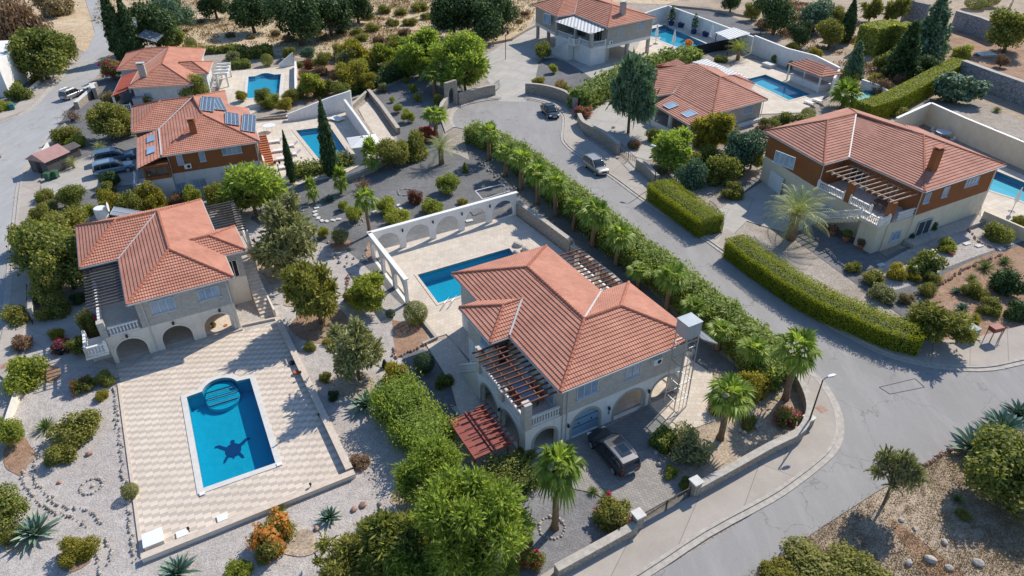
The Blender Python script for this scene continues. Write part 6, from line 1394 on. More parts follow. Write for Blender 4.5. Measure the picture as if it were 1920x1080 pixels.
scatter('slope_scrub', 'dark scrub on the upper right slope', [(1440,60),(1560,100),(1600,190),(1700,185),(1720,120),(1600,30),(1440,-10)], 1300, .7, 'brown', blades=10, aspect=1.5, clump=60)
for i, (x, y, r_, lf) in enumerate([(690,30,14,'olive'),(722,18,16,'olive'),(735,42,14,'olive'),(700,52,16,'olive'),(668,58,14,'green'),(752,22,14,'olive'),(770,40,16,'olive'),(785,14,18,'olive'),(800,30,14,'olive'),(760,60,14,'brown'),(790,62,12,'brown'),(640,58,12,'brown'),(612,70,12,'dry'),(590,60,14,'dry'),(540,72,14,'dry'),(515,62,12,'dry'),(470,68,10,'dry'),(430,66,10,'dry'),(660,80,14,'olive'),(680,70,14,'green'),(712,74,14,'brown'),(735,72,12,'olive'),(985,25,10,'brown'),(975,40,8,'dry'),(440,28,10,'dry'),(375,40,8,'dry')]):
    P_('loose', x, y, r_, 'low dry shrub scattered over the upper field', lf, hs=.7, group='dry shrubs in the upper field')

# extra growth where the photograph is crowded
for x, y, r_, lf, k, lb in [(640,95,16,'olive','tree','olive tree above the upper soil bed, behind the yellow green tree'),(672,128,18,'bright','feather','light tree leaning over the dry stone wall'),(700,128,16,'green','bush','green bush under the bank wall'),(730,128,18,'green','tree','dark tree under the bank wall'),(752,120,18,'bright','feather','fresh green tree left of the grove'),(625,140,13,'brown','loose','brown dry shrub in the upper soil bed, right'),(570,140,12,'brown','loose','brown dry shrub in the upper soil bed, left'),
 (600,172,14,'olive','bush','olive shrub on the rough stone edging'),(640,168,18,'green','tree','leafy tree on the rough stone edging'),(685,150,20,'yellow','tree','yellow tree on the rough stone edging'),(500,196,14,'olive','loose','brownish shrub behind the solar panel roof'),(545,178,16,'olive','tree','thin tree at the pool terrace end wall'),
 (455,118,12,'green','bush','box bush by the upper white pergola'),(800,128,22,'acacia','feather','bright tree overhanging the gravel triangle'),(880,90,26,'acacia','feather','bright tree at the back of the cul-de-sac grove'),
 (1230,255,18,'green','bush','dark shrub behind the upper gate'),(1290,298,26,'olive','bush','olive shrub between the bright feathery tree and the hedge'),(1372,318,24,'blue','bush','blue green shrub under the bright topped tree'),(1330,290,24,'green','bush','deep green shrub behind the wooden pallet'),
 (1560,60,26,'olive','tree','olive tree on the upper right slope'),(1500,60,24,'dark','tree','dark tree on the upper right slope'),(1700,100,34,'dark','conifer','dark conifer leaning over the long hedge'),(1650,165,24,'brown','loose','purple brown scrub mound behind the long hedge'),(1590,150,22,'green','bush','dark bush under the bluish conifer'),(1740,120,24,'dark','tree','dark tree beside the long hedge'),(1430,45,16,'brown','loose','brush pile above the white wall'),
 (1858,575,22,'olive','bush','olive shrub behind the letter boxes'),(1905,580,26,'dark','bush','dark shrub at the right edge above the letter boxes'),(1830,600,14,'yellow','loose','thin yellow shrub beside the utility cabinet'),(1745,520,16,'olive','bush','olive shrub right of the round bush'),(1600,500,16,'olive','loose','loose shrub in the shade of the long hedge'),
 (30,590,26,'olive','bush','olive bush by the lower left road'),(85,530,34,'olive','tree','olive tree over the side drive'),(150,560,16,'dark','bush','dark bush at the side drive'),(95,385,16,'greyg','loose','thin grey shrub near the water heater'),(160,395,16,'bright','bush','bright bush near the water heater'),(300,400,16,'yellow','bush','yellow bush touching the left villa roof'),
 (980,1010,24,'green','bush','dark green bush beside the lower wall'),(935,900,30,'green','tree','dark tree below the bougainvillea hedge'),(850,1060,60,'acacia','feather','feathery tree at the bottom edge, right of centre'),(690,1060,34,'olive','loose','pale brownish shrub at the bottom edge'),(500,1040,18,'green','bush','green bush under the orange flowering shrub')]: P_(k, x, y, r_, lb, lf)

scatter('gravel_weeds', 'tiny weeds and leaf litter over the lower left gravel', [(0,700),(200,740),(240,1000),(260,1060),(600,960),(690,900),(600,560),(700,560),(760,720),(760,900),(640,1000),(600,1080),(0,1080)], 1500, .07, 'brown', blades=4, aspect=1.6, clump=160)
scatter('bank_weeds', 'sparse weeds on the stony slopes', [(480,200),(700,120),(800,110),(790,140),(690,170),(560,215)], 700, .22, 'olive', blades=5, aspect=1.6, clump=60)
scatter('garden_weeds', 'ground cover and litter in the right garden', [(1620,500),(1700,470),(1900,430),(1920,620),(1800,640),(1700,600)], 900, .10, 'olive', blades=5, aspect=1.6, clump=70)
P_('agave', 1915, 770, 40, 'topmost agave at the right edge by the road'); P_('agave', 1862, 812, 44, 'middle agave between the two big ones at the lower right')
# ------------------------------------------------------------------ walls, fences, gates
def wall(path, th, h, mat, label, name='wall', sm=0, cap=None, cat='wall', z0=0.0, px=True, capw=.06, caph=.07):
    P = pix(path) if px else [Vector(p) for p in path]
    hs = list(h) if hasattr(h, '__len__') else [h]*len(P)
    if sm:
        Q = smooth([(p[0], p[1], k) for p, k in zip(P, hs)], sm); hs = [q.z for q in Q]; P = [q.xy for q in Q]
    o0 = P[0]; mw = at((o0.x, o0.y, 0)); Q = [p-o0 for p in P]
    mb = MB(); strip(mb, Q, -th/2, th/2, z0, hs)
    o = mb.build(name, M[mat], mw=mw); tag(o, label, cat, kind='thing')
    if cap:
        c = MB(); N_ = side_normals(Q); vs = []
        for p, nn, k in zip(Q, N_, hs):
            l, r_ = p+nn*(th/2+capw), p-nn*(th/2+capw); vs += [(r_.x,r_.y,k+.003),(l.x,l.y,k+.003),(l.x,l.y,k+caph),(r_.x,r_.y,k+caph)]
        fs = []
        for i in range(len(Q)-1): k = i*4; m = k+4; fs += [(k+3,m+3,m+2,k+2),(k,m,m+3,k+3),(k+1,k+2,m+2,m+1),(k,k+1,m+1,m)]
        fs += [(0,3,2,1), tuple(len(vs)-4+i for i in range(4))]; c.add(vs, fs); c.build('coping', M[cap], o)
    return o
A2 = lambda pts: L2W('A', pts)
wall(L2W('B', [(2.85,-.1),(2.85,-21.7)]), .42, .5, 'greyrender', 'long low wall along the right side of the turtle pool terrace', 'terrace_wall', cap='copingwarm', px=False)
wall(L2W('B', [(3.1,-22.1),(-11.3,-22.1)]), .4, .42, 'cream', 'low wall along the lower edge of the turtle pool terrace', 'terrace_wall', cap='copingwarm', px=False)
wall(L2W('B', [(-11.3,-21.8),(-11.3,-2.4)]), .22, .12, 'copingwarm', 'thin kerb along the left edge of the turtle pool terrace', 'terrace_kerb', cat='kerb', px=False)
wall(L2W('B', [(-.3,.8),(2.9,.35)]), .2, .25, 'copingwarm', 'short step edge between the left villa and its terrace wall', 'terrace_kerb', cat='kerb', px=False)
wall([(1042,1082),(1100,1050),(1190,1000)], .5, .95, 'rubble', 'stone wall along the pavement left of the driveway gate', 'stone_wall', cap='kerb', capw=.04)
wall([(1300,931),(1380,887),(1440,853),(1490,828),(1507,806),(1513,778),(1504,745),(1486,712),(1470,700)], .5, 1.05, 'rubble', 'stone wall curving round the corner behind the street lamp', 'stone_wall', sm=3, cap='kerb', capw=.04)
for p, lb in (((1193,990),'stone pillar at the left of the driveway gate'), ((1300,928),'stone pillar at the right of the driveway gate'), ((1512,800),'broad stone pier behind the street lamp')):
    g = G(*p); mb = MB(); mb.obox((0,0), .5, .62, .62, 0, 1.45 if p[0] < 1500 else 1.0); q = mb.build('gate_pillar', M['rubble'], mw=at((g.x,g.y,0))); tag(q, lb, 'pillar'); mb = MB(); mb.obox((0,0), .5, .78, .78, 1.453 if p[0] < 1500 else 1.003, 1.56 if p[0] < 1500 else 1.1); mb.build('coping', M['coping'], q)
def gate(a, b, h, label, bars=26, leaves=2, z0=.1, arch=0.0):
    A_, B_ = G(*a), G(*b); d = B_-A_; L = d.length; o = thing('gate', label, 'gate', at((A_.x, A_.y, 0), math.atan2(d.y, d.x)))
    for k in range(leaves):
        mb = MB(); x0, x1 = L*k/leaves+.04, L*(k+1)/leaves-.04; f = lambda x: h+arch*math.sin(math.pi*x/L)
        mb.bar((x0,0,z0+.05),(x1,0,z0+.05),.05); n = max(4, bars//leaves)
        for i in range(n+1): x = x0+(x1-x0)*i/n; mb.bar((x,0,z0),(x,0,z0+f(x)),.05 if i in (0,n) else .028)
        for i in range(6): xa, xb = x0+(x1-x0)*i/6, x0+(x1-x0)*(i+1)/6; mb.bar((xa,0,z0+f(xa)),(xb,0,z0+f(xb)),.05); 
        mb.build('gate_leaf', M['iron'], o)
    return o
gate((1201,986),(1292,935), 1.15, 'black iron double gate across the cobbled driveway', 40)
gate((1163,288),(1192,318), 1.5, 'open barred iron gate above the silver car', 8); gate((1327,398),(1353,440), 1.5, 'arched iron gate between the two clipped hedges', 14, arch=.5)
gate((60,555),(62,610), 1.4, 'iron gate in the left pavement wall', 16); gate((925,176),(936,166), 1.5, 'small gate beside the arched stone doorway', 6, 1)
wall([(1085,232),(1092,246),(1108,256),(1135,270),(1158,290)], .55, 1.7, 'rubble', 'curved stone planter wall beside the parked sedan', 'stone_wall', sm=3, cap='kerb')
wall([(985,176),(1010,178),(1035,183),(1060,192),(1080,207)], .5, 1.9, 'rubble', 'curved stone wall above the cul-de-sac', 'stone_wall', sm=3, cap='kerb')
wall([(1193,318),(1208,328),(1230,350)], .5, 1.6, 'rubble', 'stone wall beside the upper clipped hedge', 'stone_wall', cap='kerb')
wall([(860,198),(885,190),(910,183),(928,180)], .5, 2.0, 'rubble', 'stone wall right of the arched doorway by the cul-de-sac', 'stone_wall', sm=3, cap='kerb')
wall([(826,232),(830,216),(838,205)], .5, 2.0, 'rubble', 'stone wall left of the arched doorway by the cul-de-sac', 'stone_wall', cap='kerb')
g1, g2 = G(839,205).xy, G(859,198).xy; d = g2-g1; L = d.length
mb = MB(); mb.panel((0,0), (L,0), 0, 4.4, .6, [arch_loop(L*.2, L*.8, 3.4, 2.1)])
tag(mb.build('stone_arch', M['rubble'], mw=at((g1.x,g1.y,0), math.atan2(d.y,d.x))), 'round headed stone gateway beside the cul-de-sac', 'arch')
wall(A2([(16.6,35.2),(16.9,30),(17.1,24.0)]), .45, 1.7, 'rubble', 'stone retaining wall between pool deck and palm hedge', 'stone_wall', cap='kerb', px=False)
wall(A2([(17.1,23.8),(17.3,17),(16.8,9.5)]), .4, 1.2, 'rubble', 'low stone wall behind the long pergola', 'stone_wall', cap='kerb', px=False)
wall(A2([(-2.5,23.6),(-2.4,17.2),(-3.9,17.0)]), .3, .3, 'greyrender', 'low kerb wall beside the clipped ball bushes', 'deck_kerb', cat='kerb', px=False)
# arcade around pool A
def arcade(p0, p1, n, h, label, zt, pil=.62, th=.32):
    a_, b_ = L2W('A', [p0, p1]); d = b_-a_; L = d.length; o = thing('arcade', label, 'arcade wall', at((a_.x, a_.y, 0), math.atan2(d.y, d.x)))
    w = L/n; ops = [arch_loop(w*i+pil/2+.05, w*(i+1)-pil/2-.05, zt, zt-(w-pil)/2*.95, .03) for i in range(n)]
    mb = MB(); mb.panel((0,-th/2), (L,-th/2), 0, h, th, ops); mb.build('wall', M['whitetrim'], o)
    mb = MB(); mb.box(-.2, L+.2, -th/2-.08, th/2+.08, h+.002, h+.12); mb.build('coping', M['whitetrim'], o)
    for i in range(1, n): m = MB(); m.lathe((w*i, -th/2-.12, h-.85), [(.05,0),(.1,.1),(.1,.32),(.03,.4)], 6); m.build('wall_lamp', M['iron'], o)
    return o
arcade((-2.5,34.3), (16.3,35.0), 5, 3.0, 'white arcade wall of five arches behind the central pool', 2.5); arcade((-2.55,23.8), (-2.5,34.1), 3, 3.0, 'white arcade of three narrow arches at the left of the central pool', 2.5, .5)
o = thing('pergola_frame', 'empty white metal frame standing behind the arcade', 'frame', at(G(925,390))); iv = G(925,390)
mb = MB(); q = [G(891,358,1.6)-iv, G(942,345,1.6)-iv, G(957,358,1.6)-iv, G(905,374,1.6)-iv]
for i in range(4): mb.bar(q[i], q[(i+1)%4], .09); mb.bar(q[i], (q[i].x,q[i].y,0), .07)
mb.build('frame', M['whitetrim'], o)
# C pool walls
wall([(541,228),(580,222),(620,214),(655,208),(661,206)], .3, [1.2,2.0,2.7,3.2,3.3], 'white', 'white wall with a curved top behind the blue pool with the cypress', 'garden_wall', sm=3, cap='whitetrim', capw=.03)
wall([(650,216),(672,246),(697,282)], .3, [2.6,2.5,2.4], 'white', 'white wall shading the right side of the pool with the cypress', 'garden_wall', cap='whitetrim', capw=.03)
wall([(662,214),(690,248),(712,288)], .5, 1.0, 'rubble', 'narrow stone planter wall beside the white pool wall', 'stone_wall'); wall([(692,178),(716,207),(748,252)], .5, 1.0, 'rubble', 'stone wall between the upper terrace and the gravel triangle', 'stone_wall', cap='kerb'); wall([(660,206),(690,178)], .4, .8, 'rubble', 'short stone wall closing the upper terrace', 'stone_wall', cap='kerb')
wall([(556,128),(556,155),(557,186)], .3, 1.3, 'white', 'white parapet at the right of the upper left pool', 'garden_wall', cap='whitetrim', capw=.03); wall([(524,128),(553,123)], .3, [.8,2.6], 'white', 'sloping white ramp wall near the upper left pool', 'garden_wall')
wall([(470,205),(520,196),(556,186)], .3, .6, 'white', 'low wall at the near end of the upper left pool terrace', 'garden_wall'); wall([(480,226),(540,222)], .25, .3, 'rubble', 'low border above the round white table', 'stone_wall')
wall([(640,345),(700,322),(745,292)], .4, .7, 'rubble', 'low stone wall below the white parasol terrace', 'stone_wall', cap='kerb')
wall([(585,118),(660,108),(740,112),(800,106)], .5, .7, 'rubble', 'low dry stone wall on the bank below the field', 'stone_wall'); wall([(480,225),(560,212),(640,195),(720,165),(760,148)], .6, .35, 'rubble', 'rough stone edging climbing past the upper pool', 'stone_wall', sm=3)
# left road walls
wall([(50,180),(62,168),(95,140),(128,112)], .35, .6, 'cream', 'long pale kerb wall beside the upper left pavement', 'garden_wall'); wall([(146,205),(163,190),(177,178)], .7, 1.2, 'rubble', 'thick stone wall beside the silver car at the upper left', 'stone_wall', cap='coping', capw=.02)
wall([(163,180),(183,168)], .6, 1.3, 'rubble', 'short stone wall above the silver car', 'stone_wall', cap='coping', capw=.02); wall([(178,176),(182,186)], .6, 1.9, 'rubble', 'stone gate pier beside the upper left villa', 'stone_wall', cap='coping')
wall([(64,600),(66,560),(74,520)], .4, 1.3, 'cream', 'pale wall with gate posts along the left pavement', 'garden_wall', cap='kerb'); wall([(74,322),(82,306),(96,285)], .15, 1.5, 'whitetrim', 'thin white fence along the left pavement', 'fence', cat='fence')
wall([(38,735),(20,790),(8,830)], .35, .6, 'cream', 'low pale wall at the left edge below the round bush', 'garden_wall'); wall([(128,112),(136,108)], .7, 1.4, 'cream', 'pale gate pier at the end of the upper left pavement', 'garden_wall')
# upper walls
wall([(1180,62),(1210,50),(1249,40)], .35, [2.6,3.2,3.6], 'white', 'white wall at the far end of the topmost pool', 'garden_wall', cap='whitetrim', capw=.05); wall([(1250,40),(1345,76),(1408,99)], .35, [3.6,3.4,3.2], 'white', 'long white wall with blue pots behind the topmost pool', 'garden_wall', cap='whitetrim', capw=.05)
wall([(1409,100),(1470,124),(1520,140),(1566,160)], .35, [3.6,3.4,3.6,3.2], 'white', 'white wall with a stepped top behind the outdoor bar', 'garden_wall', cap='whitetrim', capw=.05); wall([(1566,160),(1556,178)], .35, 3.0, 'white', 'white return wall beside the outdoor bar', 'garden_wall')
wall([(1272,112),(1340,98),(1408,84)], .12, 2.2, 'dark', 'dark netted fence between the two upper pools', 'fence', cat='fence')
wall([(1250,12),(1330,20),(1420,36)], .5, .5, 'rubble', 'low stone edging above the white wall', 'stone_wall'); wall([(960,75),(985,60),(1005,50)], .4, .5, 'rubble', 'low kerb wall between field and upper yard, right', 'stone_wall'); wall([(880,92),(920,84),(960,76)], .4, .5, 'rubble', 'low kerb wall between field and upper yard, left', 'stone_wall')
wall([(1672,252),(1732,232)], .35, [2.6,3.4], 'sandwall', 'sand coloured end wall behind the ochre villa', 'garden_wall', cap='whitetrim', capw=.05); wall([(1733,232),(1795,262),(1920,318),(2060,378)], .35, 3.4, 'sandwall', 'long sand coloured wall behind the ochre villa', 'garden_wall', cap='whitetrim', capw=.05)
wall([(1838,416),(1920,452),(2000,490)], .3, 1.5, 'sandwall', 'sand coloured retaining wall below the right hand pool', 'garden_wall')
wall([(1795,150),(1850,172),(1925,200),(2010,235)], 1.0, 3.6, 'rubblegrey', 'long grey stone terrace wall at the upper right', 'terrace_wall', cap='kerb'); wall([(1785,52),(1830,66),(1862,80)], 1.0, 3.8, 'rubblegrey', 'second grey stone terrace wall near the top right corner', 'terrace_wall', cap='kerb'); wall([(1690,40),(1730,50)], 1.0, 5, 'rubblegrey', 'tall stone wall behind the block shaped hedge', 'terrace_wall'); wall([(1545,75),(1572,80)], 1.0, 2.4, 'rubblegrey', 'short stone wall left of the block shaped hedge', 'terrace_wall')
wall([(1612,168),(1640,178),(1660,190)], .3, 1.8, 'white', 'white wall with a teal cover behind the long hedge', 'garden_wall', cap='whitetrim')
mb = MB(); q = [G(*p)-G(1620,190) for p in ((1600,185),(1622,172),(1640,182),(1612,197))]; mb.prism([(p.x,p.y) for p in q], 0, .35); tag(mb.build('pool_cover', m_plain("teal_cover", (.02,.30,.28), .5), mw=at(G(1620,190))), 'teal pool cover behind the long hedge', 'pool cover')

# ------------------------------------------------------------------ lamps, tanks, small buildings
def street_lamp(px, py, h, arm_deg, label, s=1.0):
    o = thing('street_lamp', label, 'street lamp', at(G(px, py))); mb = MB(); mb.tube([(0,0,0),(0,0,.5),(0,0,h)], [.085,.07,.05], 8); mb.build('pole', M['iron'], o)
    a = math.radians(arm_deg); d = Vector((math.cos(a), math.sin(a), 0)); mb = MB(); mb.tube([(0,0,h-.05), d*.25+Vector((0,0,h+.12)), d*.55+Vector((0,0,h+.15))], .035, 6); mb.build('arm', M['iron'], o)
    mb = MB(); n_ = Vector((-d.y, d.x, 0)); vs = []
    for k, (t, w, z) in enumerate([(.4,.07,.0),(.6,.14,.03),(.95,.14,.03),(1.1,.06,.0)]): c = d*t+Vector((0,0,h+.12)); vs += [c-n_*w+Vector((0,0,-.03)), c+n_*w+Vector((0,0,-.03)), c+n_*w*.7+Vector((0,0,.09+z)), c-n_*w*.7+Vector((0,0,.09+z))]
    fs = [(0,1,2,3),(12,15,14,13)]
    for k in range(3):
        b = k*4
        for j in range(4): fs.append((b+j, b+4+j, b+4+(j+1)%4, b+(j+1)%4))
    mb.add(vs, fs); mb.build('lamp_head', M['plasticw'], o)
street_lamp(1512, 805, 5.25, 20, 'tall street lamp on the pavement at the road corner'); street_lamp(1226, 352, 5.6, 150, 'street lamp between the upper gate and the clipped hedge'); street_lamp(1437, 45, 7, 130, 'distant lamp arching over the brush above the white wall')
def garden_lamp(px, py, h, label, heads=2, k=1.0):
    o = thing('garden_lamp', label, 'garden lamp', at(G(px, py))); mb = MB(); mb.tube([(0,0,0),(0,0,h)], .05*k, 6)
    for s in ((-1,1) if heads == 2 else (0,)): mb.tube([(0,0,h-.3),(s*.3*k,0,h)], .025*k, 5)
    mb.build('pole', M['iron'], o)
    for s in ((-1,1) if heads == 2 else (0,)): m = MB(); m.lathe((s*.3*k,0,h), [(.06*k,0),(.14*k,.1*k),(.16*k,.35*k),(.03*k,.5*k)], 6); m.build('lamp_head', M['iron'], o)
garden_lamp(527, 341, 2.6, 'black garden lamp with two heads beside the slim cypress'); garden_lamp(948, 112, 5.0, 'black lamp post on the pale upper yard', 2, 1.5); garden_lamp(1250, 60, 2.6, 'thin lamp on the white pool wall', 1)
for p, lb in (((358,1004),'small dark lamp at the lower terrace wall, left'), ((585,921),'small dark lamp at the lower terrace wall, right'), ((566,710),'small dark lamp on the long terrace wall, upper'), ((600,790),'small dark lamp on the long terrace wall, lower')):
    g = G(*p); mb = MB(); mb.lathe((0,0,.42), [(.04,0),(.03,.25),(.09,.28),(.09,.42),(.02,.5)], 8); tag(mb.build('terrace_lamp', M['iron'], mw=at((g.x,g.y,0))), lb, 'lamp')
# water tanks with solar collectors
def collector(parent, quad, name='solar_collector'):
    q = [Vector(p) for p in quad]; X = q[1]-q[0]; Y = q[3]-q[0]; Xn, Yn = X.normalized(), Y.normalized(); Z = Xn.cross(Yn).normalized(); Yn = Z.cross(Xn)
    mw = Matrix(((Xn.x,Yn.x,Z.x,q[0].x),(Xn.y,Yn.y,Z.y,q[0].y),(Xn.z,Yn.z,Z.z,q[0].z),(0,0,0,1))); l, w = X.length, Y.length
    mb = MB(); mb.box(.05, l-.05, .05, w-.05, 0, .06); p = mb.build(name, M['tubepanel'], parent); p.matrix_local = mw
    fr = MB()
    for s in ((0,l,0,.07),(0,l,w-.07,w),(0,.07,.07,w-.07),(l-.07,l,.07,w-.07),(.07,l-.07,w/2-.06,w/2+.06)): fr.box(s[0],s[1],s[2],s[3],-.02,.10)
    fr.build('collector_frame', M['steel'], p)
c = FR['A'] @ Vector((11.15,-.6,0)); o = thing('water_tank_tower', 'grey box tank on a tall white steel tower at the villa corner', 'water tank', at((c.x,c.y,0), math.radians(29.5)))
mb = MB()
for i, j in ((-1,-1),(1,-1),(1,1),(-1,1)): mb.bar((i*.66,j*.62,0),(i*.62,j*.6,7.5), .07)
for z in (1.2, 3.0, 4.8, 6.6):
    k = [(-.65,-.62,z),(.65,-.62,z),(.65,.62,z),(-.65,.62,z)]
    for i in range(4): mb.bar(k[i], k[(i+1)%4], .055)
for z in range(12): mb.bar((-.2,-.68,.4+z*.5),(.2,-.68,.4+z*.5), .03)
mb.bar((-.2,-.68,0),(-.2,-.68,6.8),.035); mb.bar((.2,-.68,0),(.2,-.68,6.8),.035); mb.build('tower', M['steel'], o)
mb = MB(); mb.box(-.68,.0-.01,-.64,.64,7.5,8.8); mb.box(.01,.68,-.64,.64,7.5,8.8); mb.box(-.72,.72,-.68,.68,8.803,8.86); mb.build('tank', M['greysteel'], o)
collector(o, [(.8,1.0,7.2),(.8,-.9,7.2),(2.5,-.9,6.1),(2.5,1.0,6.1)])
mb = MB(); mb.bar((-1.3,-.5,3),(-1.3,-.5,6.4),.04); [mb.bar((-1.3-.35*k,-.5,6.3-.0*k),(-1.3+.35*k,-.5,6.3),.02) for k in (1,)]; [mb.bar((-1.5+.1*k,-.8,6.3),(-1.5+.1*k,-.2,6.3),.018) for k in range(5)]; mb.build('antenna', M['steel'], o)
g = G(190,410,0); c = FR['B'] @ Vector((-9.6,21.6,0)); o = thing('water_heater', 'white drum water tank with satellite dish and solar collector behind the left villa', 'water heater', at((c.x,c.y,0), math.radians(20)))
mb = MB(); [mb.bar((i*.5,j*.45,0),(i*.45,j*.4,4.6), .07) for i, j in ((-1,-1),(1,-1),(1,1),(-1,1))]; [mb.bar((-.5,j*.42,z),(.5,j*.42,z),.05) for j in (-1,1) for z in (1.5,3,4.5)]; mb.build('stand', M['dark'], o)
mb = MB(); mb.lathe((-.2,0,4.6), [(.62,0),(.64,.05),(.64,1.15),(.58,1.2)], 20); mb.build('tank', M['plasticw'], o)
mb = MB(); vs = [(.62+.10*math.cos(a)*0, .50*math.cos(a), 5.75+.55*math.sin(a)) for a in [k*math.pi/10 for k in range(20)]]; mb.add(vs+[(.50,0,5.75)], [(k,(k+1)%20,20) for k in range(20)]+[tuple(range(20))]); mb.bar((.5,0,5.75),(.3,0,5.0),.05); mb.build('satellite_dish', M['plasticw'], o)
collector(o, [(.7,-.85,5.2),(3.6,-1.2,4.2),(3.6,1.0,4.2),(.7,1.1,5.2)])
g = G(272,100); o = thing('water_heater', 'white box water tank on a stand with tilted collector above the upper left villa', 'water heater', at((G(263,108).x, G(263,108).y, 0), .1))
mb = MB(); [mb.bar((i*.7,j*.5,0),(i*.6,j*.45,6.0), .14) for i, j in ((-1,-1),(1,-1),(1,1),(-1,1))]; mb.box(-.7,.7,-.5,.5,3.6,5.4); mb.build('stand', M['steel'], o); mb = MB(); mb.box(-1.0,1.0,-.8,.8,6.0,7.6); mb.box(-1.05,1.05,-.85,.85,7.603,7.7); mb.build('tank', M['plasticw'], o)
collector(o, [(1.3,-1.6,4.6),(4.9,-2.6,3.6),(5.3,.4,3.9),(1.7,1.2,5.4)])
# red timber canopy
cz = [L2W('A', [p])[0] for p in ((-6.95,4.7),(-3.95,4.7),(-3.9,.35),(-7.0,.2))]; o = thing('canopy', 'red brown timber canopy at the corner of the central villa', 'canopy', FR['A'])
mb = MB(); mb.box(-6.95,-3.95,.3,4.7,2.5,2.56); mb.build('roof_boards', M['woodred'], o)
for i in range(3): m = MB(); m.bar((-6.9+i*1.45,.15,2.62),(-6.9+i*1.45,4.85,2.62),.09,.12); m.build('beam', M['woodred'], o)
for i in range(9): m = MB(); m.bar((-4.6,.3+i*.54,2.75),(-3.5,.3+i*.54,2.75),.08,.12); m.build('rafter', M['woodred'], o)
for i in range(6): m = MB(); m.bar((-6.9,.6+i*.8,2.585),(-4.6,.6+i*.8,2.585),.05,.05); m.build('batten', M['wood'], o)
for x in (-6.8,-4.1):
    for y in (.5,4.5): m = MB(); m.bar((x,y,0),(x,y,2.5),.12); m.build('post', M['woodred'], o)
# shed, bins, pavilion, white house at the left edge
def shed(px, py, w, d, h, rot, mat, roofm, label, rise=.8):
    o = thing('garden_shed', label, 'shed', at(G(px,py), math.radians(rot))); mb = MB(); mb.box(-w/2,w/2,-d/2,d/2,0,h); mb.add([(-w/2,-d/2,h),(w/2,-d/2,h),(0,-d/2,h+rise),(-w/2,d/2,h),(w/2,d/2,h),(0,d/2,h+rise)], [(0,1,2),(5,4,3)]); mb.build('wall', M[mat], o)
    mb = MB(); v = .25; mb.add([(-w/2-v,-d/2-v,h-.1),(0,-d/2-v,h+rise+.08),(w/2+v,-d/2-v,h-.1),(-w/2-v,d/2+v,h-.1),(0,d/2+v,h+rise+.08),(w/2+v,d/2+v,h-.1)], [(0,1,4,3),(1,2,5,4),(0,2,1),(3,4,5),(0,3,5,2)]); mb.build('roof', M[roofm], o)
    mb = MB(); mb.box(-.4,.4,-d/2-.04,-d/2-.003,0,1.8); mb.build('door', M['dark'], o)
M['felt'] = m_plain("pink_felt", (.40,.24,.22), .9)
shed(100, 318, 3.2, 3.6, 2.2, -20, 'woodgrey', 'felt', 'small wooden garden shed with a dusty pink roof'); shed(133, 296, 1.8, 2.2, 1.6, -20, 'woodgrey', 'woodgrey', 'low dark shed behind the pink roofed one', .3)
def bin_(px, py, mat, label, rot=0):
    o = thing('wheeled_bin', label, 'bin', at(G(px,py), rot)); mb = MB(); mb.obox((0,0),0,.62,.62,.08,1.0,1.18); mb.build('body', mat, o); mb = MB(); mb.obox((0,.02),0,.82,.84,1.003,1.09,.9); mb.build('lid', mat, o); mb = MB(); mb.tube([(-.3,.33,.1),(.3,.33,.1)],.1,8); mb.build('wheels', M['dark'], o)
gb = m_plain("green_plastic", (.05,.13,.07), .5); tb = m_plain("teal_plastic", (.02,.17,.17), .5)
bin_(92, 338, gb, 'green wheeled bin in front of the garden shed, left'); bin_(106, 334, gb, 'green wheeled bin in front of the garden shed, right'); bin_(25, 207, tb, 'teal wheeled bin on the pavement at the far left', .4)
o = thing('white_house', 'white house wall cut off by the left edge', 'house', at((G(20,190).x-6.5, G(20,190).y+1, 0), math.radians(14))); mb = MB(); mb.box(-8,5.3,0,16,0,6); mb.build('wall', M['white'], o); r = Roof(.45,.06); r.face([(-8.5,-.5,6),(5.8,-.5,6),(0,6,8),(-8,6,8)]); r.face([(5.8,-.5,6),(5.8,16.5,6),(0,10,8),(0,6,8)]); r.ridge((5.8,-.5,6),(0,6,8),(0,10,8)); 
def pav(label, quad, z, mat, n=4, name='pavilion', th=.15, pr=.08, rise=.0, pm='woodgrey'):
    Q = [G(*p, z) for p in quad]; c = sum(Q, Vector())/4; o = thing(name, label, 'shelter', at((c.x,c.y,0))); T = [p-Vector((c.x,c.y,0)) for p in Q]
    mb = MB()
    if rise: mb.add([tuple(p) for p in T]+[(0,0,z+rise)], [(0,1,4),(1,2,4),(2,3,4),(3,0,4),(3,2,1,0)])
    else: mb.prism([(p.x,p.y) for p in (T if area([(p.x,p.y) for p in T]) > 0 else T[::-1])], z-th, z)
    mb.build('roof', M[mat], o)
    for p in T: m = MB(); m.bar((p.x*.92,p.y*.92,0),(p.x*.92,p.y*.92,z-th*.9),pr*2); m.build('post', M[pm], o)
    return o
pav('grey flat topped pavilion in the far left yard', [(-30,96),(22,82),(62,92),(10,102)], 3.0, 'kerb', rise=.6)
pav('woven shade on posts at the end of the topmost pool', [(1341,61),(1375,51),(1408,62),(1368,74)], 3.4, 'shade'); pav('woven shade beyond the single storey villa roof', [(1298,116),(1324,110),(1405,146),(1366,147)], 3.3, 'shade')
